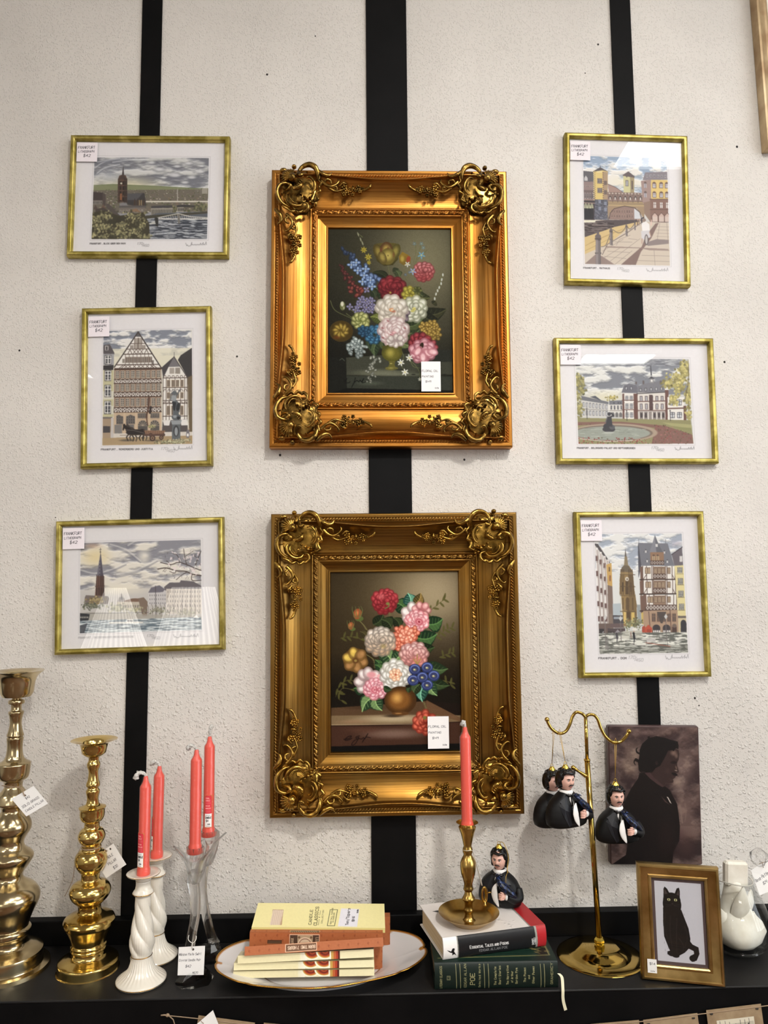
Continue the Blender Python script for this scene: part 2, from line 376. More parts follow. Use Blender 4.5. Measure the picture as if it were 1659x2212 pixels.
# ------------------------------------------------------------------ setting materials
wallm = mat('textured_plaster', (214, 205, 196), 0.62, spec=0.35)
tc = N(wallm, 'ShaderNodeTexCoord')
n1 = N(wallm, 'ShaderNodeTexNoise', Scale=150, Detail=2.5, Roughness=0.45, Distortion=0.6); L(wallm, tc.outputs['Object'], n1.inputs['Vector'])
def blobs(scale, keep, warp, rad):      # sprayed droplets: warped cells, only some of them raised
    nz = N(wallm, 'ShaderNodeTexNoise', Scale=scale*1.3, Detail=2); L(wallm, tc.outputs['Object'], nz.inputs['Vector'])
    ad = N(wallm, 'ShaderNodeVectorMath', operation='MULTIPLY_ADD'); L(wallm, nz.outputs['Color'], ad.inputs[0]); ad.inputs[1].default_value = (warp/scale,)*3; L(wallm, tc.outputs['Object'], ad.inputs[2])
    v = N(wallm, 'ShaderNodeTexVoronoi', Scale=scale); L(wallm, ad.outputs[0], v.inputs['Vector'])
    sp = N(wallm, 'ShaderNodeSeparateXYZ'); L(wallm, v.outputs['Color'], sp.inputs[0])
    rr = N(wallm, 'ShaderNodeMath', operation='MULTIPLY_ADD'); L(wallm, sp.outputs['Y'], rr.inputs[0]); rr.inputs[1].default_value = rad*.8; rr.inputs[2].default_value = rad*.5
    dv = N(wallm, 'ShaderNodeMath', operation='DIVIDE'); L(wallm, v.outputs['Distance'], dv.inputs[0]); L(wallm, rr.outputs[0], dv.inputs[1])
    m1 = N(wallm, 'ShaderNodeMapRange', interpolation_type='SMOOTHSTEP'); m1.inputs[1].default_value = 1.0; m1.inputs[2].default_value = 0.35; L(wallm, dv.outputs[0], m1.inputs[0])
    g = N(wallm, 'ShaderNodeMath', operation='GREATER_THAN'); L(wallm, sp.outputs['X'], g.inputs[0]); g.inputs[1].default_value = 1-keep
    o = N(wallm, 'ShaderNodeMath', operation='MULTIPLY'); L(wallm, m1.outputs[0], o.inputs[0]); L(wallm, g.outputs[0], o.inputs[1]); return o
r2 = blobs(125, .5, 1.0, .5); r1 = blobs(240, .7, 1.1, .55)
nm = N(wallm, 'ShaderNodeTexNoise', Scale=3.5, Detail=2); L(wallm, tc.outputs['Object'], nm.inputs['Vector'])
# coarse blobs gather lower on the wall, mist coat above
sx = N(wallm, 'ShaderNodeSeparateXYZ'); L(wallm, tc.outputs['Object'], sx.inputs[0])
mr = N(wallm, 'ShaderNodeMapRange'); mr.inputs[1].default_value = 1.15; mr.inputs[2].default_value = 0.25; mr.inputs[3].default_value = 0.18; mr.inputs[4].default_value = 1.0
L(wallm, sx.outputs['Z'], mr.inputs[0])
a1 = N(wallm, 'ShaderNodeMath', operation='MULTIPLY'); L(wallm, r2.outputs[0], a1.inputs[0]); L(wallm, mr.outputs[0], a1.inputs[1])
a2 = N(wallm, 'ShaderNodeMath', operation='MULTIPLY_ADD'); L(wallm, r1.outputs[0], a2.inputs[0]); a2.inputs[1].default_value = 0.5; L(wallm, a1.outputs[0], a2.inputs[2])
n3 = N(wallm, 'ShaderNodeTexNoise', Scale=420, Detail=3); L(wallm, tc.outputs['Object'], n3.inputs['Vector'])
a3 = N(wallm, 'ShaderNodeMath', operation='MULTIPLY_ADD'); L(wallm, n3.outputs['Fac'], a3.inputs[0]); a3.inputs[1].default_value = 0.35; L(wallm, a2.outputs[0], a3.inputs[2])
bp = N(wallm, 'ShaderNodeBump', Strength=.9, Distance=0.0013); L(wallm, a3.outputs[0], bp.inputs['Height']); L(wallm, bp.outputs[0], bsdf(wallm).inputs['Normal'])
rc = ramp(wallm, [(0.35, (208, 203, 197)), (0.65, (217, 212, 206))]); L(wallm, nm.outputs['Fac'], rc.inputs[0]); L(wallm, rc.outputs[0], bsdf(wallm).inputs['Base Color'])
plainw = mat('plain_plaster', (192, 188, 180), 0.8)
floorm = noisy(mat('wood_floor', (92, 62, 40), 0.45), (70, 46, 30), (118, 82, 54), 6, (1, 14, 1))
ceilm = mat('ceiling_tile', (205, 203, 198), 0.9)
blackp = noisy(mat('black_paint', (18, 17, 18), 0.6, spec=0.14), (3, 3, 4), (9, 8, 9), 12, bump=0.10, bscale=160, dist=0.0006)
blackwood = noisy(mat('black_shelf_paint', (26, 25, 26), 0.5, spec=0.22), (22, 21, 21), (32, 31, 31), 9, bump=0.12, bscale=220, dist=0.0008)
# ------------------------------------------------------------------ setting
T = 0.12
struct('wall_back', MB().box(XL-T, XR+T, 0, T, ZF-T, ZC+T), wallm)
struct('wall_left', MB().box(XL-T, XL, YB, 0, ZF-T, ZC+T), plainw)
struct('wall_right', MB().box(XR, XR+T, YB, 0, ZF-T, ZC+T), plainw)
struct('wall_front', MB().box(XL-T, XR+T, YB-T, YB, ZF-T, ZC+T), mat('front_wall_paint', (165, 158, 148), 0.8))
struct('floor', MB().box(XL-T, XR+T, YB-T, T, ZF-T, ZF), floorm)
struct('ceiling', MB().box(XL-T, XR+T, YB-T, T, ZC, ZC+T), ceilm)
def strip(name, e, zb=0.0):
    xs0, xs1, y0, y1 = e
    a = P(xs0[0], y0); b = P(xs0[1], y1); c = P(xs1[0], y0); d = P(xs1[1], y1)
    x0 = (a.x+b.x)/2; x1 = (c.x+d.x)/2
    struct(name, MB().box(x0, x1, -0.004, 0.0, 0.0475, ZC-0.001), blackp)
    return x0, x1
strip('trim_1', ((308, 263), (352, 309), 0, 1980))
strip('trim_2', ((791, 802), (878, 899), 0, 1960))
strip('trim_3', ((1317, 1378), (1360, 1425), 0, 1560))
# nail holes left in the plaster
nails = MB()
for x, y, r in ((577, 161, 2.4), (512, 770, 2.2), (42, 757, 2.2), (605, 983, 2.6), (1003, 993, 2.4), (1592, 317, 2.6), (1501, 1508, 2.4), (1510, 1524, 1.6), (681, 78, 1.4), (1500, 1106, 1.6), (1565, 782, 2.4), (1292, 96, 2.2), (1264, 158, 1.3), (120, 1118, 1.2)):
    p = P(x, y); k = r/ppm(p); nails.ball((p.x, -0.0001, p.z), (k, 0.0006, k*1.1), 8, 4)
struct('wall_nail_holes', nails, mat('nail_hole', (40, 36, 34), 0.9))
# ------------------------------------------------------------------ ceiling light panels
panel = mat('light_diffuser', (255, 255, 255), 0.5); bsdf(panel).inputs['Emission Color'].default_value = (1.0, 0.975, 0.925, 1); bsdf(panel).inputs['Emission Strength'].default_value = PANEL_LIGHT
metalw = mat('white_metal', (225, 225, 222), 0.4)
panel2 = mat('light_diffuser_dim', (255, 255, 255), 0.5); bsdf(panel2).inputs['Emission Color'].default_value = (1.0, 0.985, 0.95, 1); bsdf(panel2).inputs['Emission Strength'].default_value = NEAR_PANEL
def troffer(x0, x1, y0, y1, lab, panel=panel):
    t = thing('ceiling_light', lab, 'light', ((x0+x1)/2, (y0+y1)/2, ZC-0.03), group='ceiling light panels')
    w, d = (x1-x0)/2, (y1-y0)/2; f = MB()
    for a in ((-w-.03, -w, -d-.03, d+.03), (w, w+.03, -d-.03, d+.03), (-w, w, -d-.03, -d), (-w, w, d, d+.03)): f.box(*a, -0.012, 0.03)
    f.build('frame', metalw, t)
    MB().box(-w, w, -d, d, 0.0, 0.025).build('diffuser', panel, t)
troffer(1.09, 2.3, -1.56, -0.96, 'ceiling light panel nearest above the right hand pictures', panel2)
troffer(-3.3, -2.4, -2.6, -2.0, 'ceiling light panel over the left of the shop')
troffer(0.0, 1.22, -3.6, -3.0, 'ceiling light panel behind the viewer')
troffer(2.3, 3.5, -3.9, -3.3, 'ceiling light panel over the far right of the shop')
troffer(-3.3, -2.4, -4.9, -4.3, 'ceiling light panel over the far left of the shop')
troffer(1.76, 2.34, -4.52, -4.24, 'small ceiling light panel at the back right of the shop')
troffer(0.1, 1.2, -5.6, -5.0, 'ceiling light panel by the front wall')
def spot_lamp(x, y, aim, lab, W):
    t = thing('ceiling_spot_lamp', lab, 'light', (x, y, ZC)); d = (Vector(aim)-Vector((x, y, ZC-.16))).normalized()
    MB().lathe([(-.012, .05), (0, .05)], 24).tube([(0, 0, -.01), (0, 0, -.09)], .012, 10).build('stem', metalw, t)
    h = MB().lathe([(-.09, .035), (-.08, .075), (.02, .105), (.021, .10), (-.07, .07), (-.07, .001)], 36).build('housing', metalw, t, (0, 0, -.16)); h.rotation_euler = d.to_track_quat('Z', 'Y').to_euler()
    l = bpy.data.lights.new('spot_bulb', 'AREA'); l.shape = 'DISK'; l.size = .17; l.spread = math.radians(105); l.energy = W; l.color = (1, .965, .90); o = bpy.data.objects.new('spot_bulb', l); C.objects.link(o); o.parent = t
    o.location = Vector((0, 0, -.16))+d*.022; o.rotation_euler = d.to_track_quat('-Z', 'Y').to_euler()
spot_lamp(.72, -1.98, (-.02, 0, .30), 'white ceiling spot lamp aimed at the pictures', SPOT_W)
# shop window in the right hand wall
day = mat('daylit_glass', (255, 255, 255), 0.5); bsdf(day).inputs['Emission Color'].default_value = (0.86, 0.93, 1.0, 1); bsdf(day).inputs['Emission Strength'].default_value = 5.0
wf = MB()
for k in range(4): wf.box(XR-0.06, XR, -3.9+k*0.9-.03, -3.9+k*0.9+.03, 0.05, 2.1)
for z in (0.05, 1.5, 2.1): wf.box(XR-0.06, XR, -3.93, -1.17, z-.03, z+.03)
struct('window_1', wf, metalw)
tag(MB().box(XR-0.012, XR-0.002, -3.9, -1.2, 0.05, 2.1).build('window_pane', day, bpy.data.objects['window_1']))
# ------------------------------------------------------------------ mantel shelf
zf = -0.0
sh = thing('mantel_shelf', 'long black painted mantel shelf under the pictures', 'shelf', (0, 0, ZF))
zo = -ZF
m = MB(); m.box(XL+.01, XR-.01, SHELF_FRONT, 0.0, zo-0.004, zo, bev=0.0012); m.build('shelf_top', blackwood, sh)
m = MB(); m.box(XL+.01, XR-.01, -0.022, 0.0, zo, zo+0.0465, bev=0.0015); tag(m.build('trim_4', blackp, None, (0, 0, ZF)), kind='structure')
m = MB(); m.box(XL+.02, XR-.02, SHELF_FRONT+0.0004, 0.0, zo-0.20, zo-0.004); m.build('apron', blackp, sh)
m = MB()
for x in (-3.2, -1.1, 1.1, 3.2): m.box(x-.06, x+.06, SHELF_FRONT+0.02, 0.0, 0, zo-0.20)
m.box(XL+.02, XR-.02, -0.03, 0.0, 0, zo-0.20)
m.build('cabinet', blackp, sh)
# ------------------------------------------------------------------ gilt frames
def gold(name, a, b, rough=0.34, streak=True):
    m = mat(name, a, rough, 1.0)
    at = N(m, 'ShaderNodeAttribute', attribute_name='st'); mp = N(m, 'ShaderNodeMapping'); mp.inputs['Scale'].default_value = (3.5, 260, 1)
    L(m, at.outputs['Vector'], mp.inputs[0])
    n = N(m, 'ShaderNodeTexNoise', Scale=1.0, Detail=5, Roughness=0.65); L(m, mp.outputs[0], n.inputs['Vector'])
    tc = N(m, 'ShaderNodeTexCoord'); n2 = N(m, 'ShaderNodeTexNoise', Scale=9, Detail=3); L(m, tc.outputs['Object'], n2.inputs['Vector'])
    r = ramp(m, [(0.30, b), (0.55, a)]); L(m, n.outputs['Fac'], r.inputs[0])
    r2 = ramp(m, [(0.35, (255, 235, 200)), (0.7, (255, 255, 255))]); L(m, n2.outputs['Fac'], r2.inputs[0])
    mx = N(m, 'ShaderNodeMixRGB', blend_type='MULTIPLY'); mx.inputs[0].default_value = 1; L(m, r.outputs[0], mx.inputs[1]); L(m, r2.outputs[0], mx.inputs[2]); L(m, mx.outputs[0], bsdf(m).inputs['Base Color'])
    rr = N(m, 'ShaderNodeMapRange'); rr.inputs[3].default_value = rough+0.12; rr.inputs[4].default_value = rough-0.08; L(m, n.outputs['Fac'], rr.inputs[0]); L(m, rr.outputs[0], bsdf(m).inputs['Roughness'])
    b_ = N(m, 'ShaderNodeBump', Strength=0.25, Distance=0.0006); L(m, n.outputs['Fac'], b_.inputs['Height']); L(m, b_.outputs[0], bsdf(m).inputs['Normal'])
    return m
goldA = gold('orange_gold_leaf', (176, 128, 66), (108, 68, 30))
goldB = gold('olive_gold_leaf', (150, 118, 64), (84, 62, 32))
antiqueA = noisy(mat('antique_gold', (150, 118, 58), 0.27, 1.0), (98, 76, 38), (180, 142, 72), 60, bump=0.2, bscale=200)
antiqueB = noisy(mat('bright_antique_gold', (170, 134, 62), 0.25, 1.0), (118, 90, 40), (196, 156, 76), 60, bump=0.2, bscale=200)
FW_, FH_ = 0.5062, 0.604      # outer size
BW = 0.1215                   # moulding width
def sst(a, b, x): t = np.clip((x-a)/(b-a), 0, 1); return t*t*(3-2*t)
def mould_h(t, u, s, L_, seed):
    """height (toward viewer) of the moulding; t metres from outer edge, u 0..1 along, s metres along"""
    k = t/0.000335            # in hundredths measured from the photo
    e = np.minimum(u, 1-u)*L_  # distance to the corner
    bow = sst(0.06, 0.24, e)
    rg = 52+36*bow
    h = np.where(k < 26, 0.030+0.003*sst(0, 6, k), 0)
    h = np.where(k >= 26, 0.0305, h)
    rope = np.exp(-((k-37)/7.5)**2); h = h+rope*(0.0022+0.0018*np.sin(2*PI*(s/0.0062+t/0.006)))
    rise = sst(44, rg, k); fall = np.clip((k-rg)/(243-rg), 0, 1)
    h = np.where(k > 44, 0.029+0.019*rise, h)
    rim = np.clip((k-rg)/12, 0, 1)
    cove = 0.048-0.004*np.sin(rim*PI/2) - 0.022*(1-(1-fall)**2.2)
    h = np.where(k > rg, cove, h)
    h = np.where((k > 240) & (k < 247), 0.0185, h)
    h = np.where((k >= 247) & (k < 256), 0.0245, h)
    q = (k-272)/15.0; band = np.clip(1-q*q, 0, 1)
    p = 0.0165; ph = s/p
    leafs = 0.5*np.sin(2*PI*ph+2.2*q*np.sin(PI*ph))*np.cos(q*2.6)+0.35*np.sin(4*PI*ph+q*3.5)+0.25*np.sin(2*PI*s/0.0047+q*5)
    h = np.where((k >= 256) & (k < 288), 0.0225+0.0042*np.sqrt(band)+0.0024*band*leafs, h)
    h = np.where((k >= 288) & (k < 294), 0.0235, h)
    h = np.where((k >= 294) & (k < 350), 0.0145-0.0035*np.clip((k-294)/56, 0, 1)+0.0012*np.cos((k-294)/56*PI*1.2), h)
    h = np.where((k >= 350) & (k < 357), 0.0135, h)
    h = np.where(k >= 357, 0.0135-0.0055*np.clip((k-357)/6, 0, 1), h)
    return h
def frame_moulding(parent, m, seed=1):
    tk = np.unique(np.concatenate([np.arange(0, 26, 3), np.arange(24, 52, 2), np.arange(50, 104, 2.6), np.arange(104, 240, 7), [238, 240, 241, 246, 247, 248, 255, 256], np.arange(257, 289, 2), [290, 293, 294, 295], np.arange(300, 350, 8), [349, 350, 351, 356, 357, 358, 361, 363]])).astype(float)
    t = tk*0.000335; Vs = []; off = 0; allv = []; allf = []; allst = []
    for side in range(4):
        Ls = FW_ if side % 2 == 0 else FH_
        n = int(Ls/0.00105); u = np.linspace(0, 1, n)
        Tt, U = np.meshgrid(t, u, indexing='ij'); Sx = Tt+U*(Ls-2*Tt)
        h = mould_h(Tt, U, Sx, Ls, seed)
        X = Sx-Ls/2; other = (FH_ if side % 2 == 0 else FW_)/2-Tt
        if side == 0: x, z = X, other
        elif side == 1: x, z = other, -X
        elif side == 2: x, z = -X, -other
        else: x, z = -other, X
        V = np.stack([x, -h, z], -1)
        back = V[:1].copy(); back[..., 1] = 0; V = np.concatenate([back, V], 0); H, W, _ = V.shape
        i = np.arange(H*W).reshape(H, W)+off; q = np.stack([i[:-1, :-1], i[1:, :-1], i[1:, 1:], i[:-1, 1:]], -1).reshape(-1, 4)
        allv.append(V.reshape(-1, 3)); allf.append(q); off += H*W
        st = np.stack([np.concatenate([Sx[:1], Sx])+side*3.7, np.concatenate([Tt[:1], Tt]), Tt[0:1].repeat(H, 0)*0], -1); allst.append(st.reshape(-1, 3))
    V = np.concatenate(allv); F = np.concatenate(allf); ST = np.concatenate(allst)
    me = bpy.data.meshes.new('moulding'); me.vertices.add(len(V)); me.vertices.foreach_set('co', V.reshape(-1).astype(np.float32))
    nf = len(F); me.loops.add(nf*4); me.polygons.add(nf); me.loops.foreach_set('vertex_index', F.reshape(-1).astype(np.int32)); me.polygons.foreach_set('loop_start', (np.arange(nf)*4).astype(np.int32))
    me.polygons.foreach_set('use_smooth', np.full(nf, True)); me.update(calc_edges=True)
    a = me.color_attributes.new('st', 'FLOAT_COLOR', 'POINT'); d = np.ones((len(V), 4), np.float32); d[:, :3] = ST; a.data.foreach_set('color', d.reshape(-1))
    me.materials.append(m); o = bpy.data.objects.new('moulding', me); C.objects.link(o); o.parent = parent
    return o
K7 = 1/6.38/1028.0      # crop pixels -> metres
def corner_orn(parent, m, sx, sz):
    """rocaille corner: fan shell outside, C scrolls around a croissant; coordinates read from a close view of the corner"""
    M = MB(); ox, oz = 50, (105 if sz > 0 else 30)       # outer corner in crop px
    def q(x, y, h): return ((-FW_/2+(x-ox)*K7)*sx, -h, (FH_/2-(y-oz)*K7)*sz)
    def tb(pts, rad, hs, n=10, flat=0.8):
        P3 = spline([(x, y, 0) for x, y in pts], 6); hh = lerpl(hs, len(P3)); rr = [r*K7 for r in lerpl(rad, len(P3))]
        M.tube([q(p.x, p.y, h) for p, h in zip(P3, hh)], [r*1.18 for r in rr], n, flat=flat)
    # scalloped back plate
    n = 64; vs = []; fs = []
    for j in range(9):
        f = 1-j/8; 
        for i in range(n):
            a = 2*PI*i/n; R = (300+14*math.cos(11*a)+10*math.sin(5*a))*f
            h = 0.034+0.007*(1-f*f)**0.5 if f < 1 else 0.030
            vs.append(q(425+R*math.cos(a)*.98, 430+R*math.sin(a)*1.03, h))
    for j in range(8):
        for i in range(n): fs.append((j*n+i, j*n+(i+1) % n, (j+1)*n+(i+1) % n, (j+1)*n+i))
    M.add(vs, fs)
    # fan shell
    for i in range(9):
        a = math.radians(158+i*14.5); r0 = 45; r1 = 150+25*math.sin(PI*i/8)
        cx, cy = 355, 305
        tb([(cx+r0*math.cos(a), cy+r0*math.sin(a)), (cx+(r0+r1)/2*math.cos(a), cy+(r0+r1)/2*math.sin(a)), (cx+r1*math.cos(a), cy+r1*math.sin(a))], [8, 13, 17, 6], [0.058, 0.055, 0.045], 8)
    c = q(355, 305, 0.055); M.ball(c, (58*K7, 0.010, 58*K7), 20, 10); c = q(370, 95, 0.040); M.ball(c, (34*K7, 0.007, 30*K7), 16, 8)
    c = q(225, 150, 0.040); M.ball(c, (55*K7, 0.006, 36*K7), 16, 8)
    # big C scrolls
    tb([(500, 265), (470, 285), (445, 255), (445, 195), (500, 125), (590, 105), (670, 150), (705, 240), (690, 320)], [26, 28, 24, 20, 26, 32, 34, 26, 10], [0.057, 0.058, 0.055, 0.050, .049, .052, .054, .052, .045])
    tb([(300, 400), (335, 430), (310, 465), (255, 470), (215, 440)], [20, 28, 22, 14, 6], [.056, .057, .055, .05, .046])
    tb([(330, 400), (260, 385), (180, 420), (150, 510), (175, 610), (240, 680), (320, 700)], [10, 22, 30, 32, 30, 24, 10], [.050, .053, .054, .054, .052, .05, .046])
    tb([(545, 300), (600, 290), (655, 350), (672, 430), (640, 500), (590, 520)], [8, 16, 20, 20, 16, 6], [.052, .054, .054, .053, .051, .048])
    tb([(575, 335), (615, 360), (630, 430), (600, 480)], [4, 10, 10, 4], [.054, .056, .055, .051])
    tb([(290, 520), (270, 570), (300, 650), (380, 705), (460, 700), (500, 650)], [8, 16, 20, 20, 16, 6], [.052, .054, .054, .053, .051, .048])
    tb([(325, 545), (325, 600), (370, 660), (430, 670)], [4, 10, 10, 4], [.054, .056, .055, .051])
    # croissant with ribs
    tb([(375, 470), (430, 465), (480, 430), (500, 365)], [14, 34, 32, 10], [.054, .058, .058, .054])
    for i in range(8):
        t = i/7; x = 385+115*t; y = 492-95*t*t-18*t; tb([(x, y), (x-18-10*t, y-32+8*t)], [6, 5], [.059, .061], 6)
    # ruffled rim
    tb([(205, 640), (240, 700), (300, 735), (350, 770), (400, 745), (450, 780), (500, 745), (520, 765), (570, 720), (560, 660), (500, 640)], [18, 22, 18, 22, 16, 22, 14, 18, 18, 12, 6], [.044, .047, .046, .047, .045, .047, .045, .046, .048, .049, .047])
    tb([(680, 190), (735, 240), (720, 310), (760, 360), (725, 410), (740, 470), (690, 500), (700, 550), (715, 590), (660, 620), (640, 590)], [14, 20, 16, 22, 16, 20, 16, 16, 18, 14, 6], [.044, .047, .046, .047, .045, .047, .046, .047, .048, .047, .045])
    for x, y, r in ((560, 590, 30), (600, 640, 24), (520, 560, 22), (640, 660, 26), (430, 590, 24), (470, 530, 20), (600, 570, 18), (560, 200, 16), (205, 520, 14), (650, 700, 20)):
        c = q(x, y, .046); M.ball(c, (r*K7, 0.008, r*K7*.8), 12, 6)
    for i in range(7):
        a = math.radians(20+i*13); tb([(430+30*math.cos(a), 560+30*math.sin(a)), (430+105*math.cos(a), 560+105*math.sin(a))], [9, 7, 3], [.053, .052, .047], 6)
    o = M.build('corner_ornament', m, parent)
    return o
def spray(parent, m, sx, sz, vert):
    """acanthus and blossoms trailing from a corner along the rail"""
    M = MB(); ox, oz = 50, 78
    def q(x, y, h):
        if vert: dx, dz = (y-oz)*1.0, (x-ox)*1.0      # swapped for the upright rail
        else: dx, dz = x-ox, y-oz
        return ((-FW_/2+dx*K7)*sx, -h, (FH_/2-dz*K7)*sz)
    def tb(pts, rad, hs, n=8, flat=0.8):
        P3 = spline([(x, y, 0) for x, y in pts], 5); hh = lerpl(hs, len(P3)); rr = [r*K7 for r in lerpl(rad, len(P3))]
        M.tube([q(p.x, p.y, h) for p, h in zip(P3, hh)], rr, n, flat=flat)
    _tb = tb
    def tb(pts, rad, hs, n=8, flat=0.8): _tb(pts, [r*1.65 for r in rad], [h+.001 for h in hs], n, flat)
    tb([(700, 150), (770, 210), (830, 235), (880, 220), (905, 175)], [16, 24, 20, 14, 4], [.049, .051, .050, .049, .048])
    tb([(760, 300), (820, 360), (890, 385), (960, 350), (1000, 300), (985, 265)], [20, 18, 16, 14, 10, 5], [.046, .047, .047, .046, .046, .045])
    tb([(800, 330), (830, 290), (880, 300), (890, 345)], [6, 14, 12, 4], [.048, .049, .048, .047])
    tb([(850, 390), (940, 440), (1010, 430), (1100, 400)], [14, 14, 10, 8], [.045, .043, .043, .042])
    tb([(900, 400), (960, 385), (975, 440)], [5, 14, 4], [.045, .046, .043]); tb([(1000, 380), (1060, 330), (1110, 335)], [5, 16, 4], [.044, .046, .043])
    tb([(1100, 430), (1200, 430), (1300, 430), (1380, 400), (1430, 370), (1445, 335)], [8, 9, 10, 13, 15, 9], [.040, .040, .041, .041, .043, .044])
    tb([(1180, 440), (1195, 400), (1190, 360)], [5, 13, 4], [.042, .045, .044])
    R = random.Random(5)
    for cx, cy, r in ((1075, 380, 40), (1070, 480, 30), (1110, 440, 30), (1190, 485, 24), (1270, 385, 34), (1290, 440, 26), (1330, 400, 22), (1150, 400, 22), (945, 420, 18), (1235, 425, 24)):
        a0 = R.uniform(0, 1)
        for i in range(5):
            a = a0+2*PI*i/5; c = q(cx+r*.72*math.cos(a), cy+r*.72*math.sin(a), .0425); M.ball(c, (r*.56*K7, .0048, r*.56*K7), 10, 6)
        c = q(cx, cy, .0455); M.ball(c, (r*.32*K7, .004, r*.32*K7), 8, 5)
    for i in range(9):
        c = q(1040+R.uniform(0, 330), 420+R.uniform(-70, 70)*(1-abs(i-4)/9), .041); M.ball(c, (17*K7, .004, 17*K7), 8, 5)
    return M.build('floral_spray', m, parent)
pricem = painted('price_card', 0.75)
def card(rows, W=110, H=160, w=.0, h=.0, parent=None, loc=(0, 0, 0), rot=(0, 0, 0), name='price_tag', bg=(240, 238, 238), ink=(38, 36, 44), lw=None, hole=None, extra=None, thick=0.0006, fn=None):
    p = Pic([(0, 0), (W, 0), (W, H), (0, H)], W, H, bg); p.grain(2, 3)
    if extra: extra(p)
    for (x, y, t, s, *r) in rows: p.text(x, y, t, s, ink, lw or max(1.2, s*.13), ang=(r[0] if r else 0), jit=.35, slant=.12, sx=(r[1] if len(r) > 1 else 1))
    if hole: p.ell(hole[0], hole[1], hole[2], hole[2], (60, 55, 50))
    o = p.mesh(name, w, h, pricem, parent, -thick, loc, rot, fn=fn)
    return o
canvasm = painted('oil_paint_on_canvas', 0.6, 0.08, bump=0.15)
def gilt_frame(px, label, gm, am, pic, picname, tagpos):
    c, w_, h_, a = fit_rect(px, -0.030)
    t = thing('gilt_picture_frame', label, 'picture', (c.x, 0, c.z), (0, a, 0), group=None)
    frame_moulding(t, gm)
    for sx in (1, -1):
        for sz in (1, -1):
            corner_orn(t, am, sx, sz)
            spray(t, am, sx, sz, False); spray(t, am, sx, sz, True)
    iw, ih = FW_-2*BW+.001, FH_-2*BW+.001
    cv = pic.mesh('oil_painting', iw, ih, canvasm, t, -0.0085); cv['label'] = picname
    MB().box(-iw/2-.01, iw/2+.01, -0.008, -0.002, -ih/2-.01, ih/2+.01).build('backing_board', blackp, t)
    k = 0.0003405
    x0, z1, tw, th = tagpos
    card([(4, 58, 'FLORAL OIL', 11), (4, 88, 'PAINTING', 10), (24, 116, '$149', 10), (78, 150, 'bdm', 8)], 110, 165, tw, th, t, (x0+tw/2, -0.0125, z1-th/2), (0, math.radians(-1.5 if x0 < .06 else 0), 0))
    return t
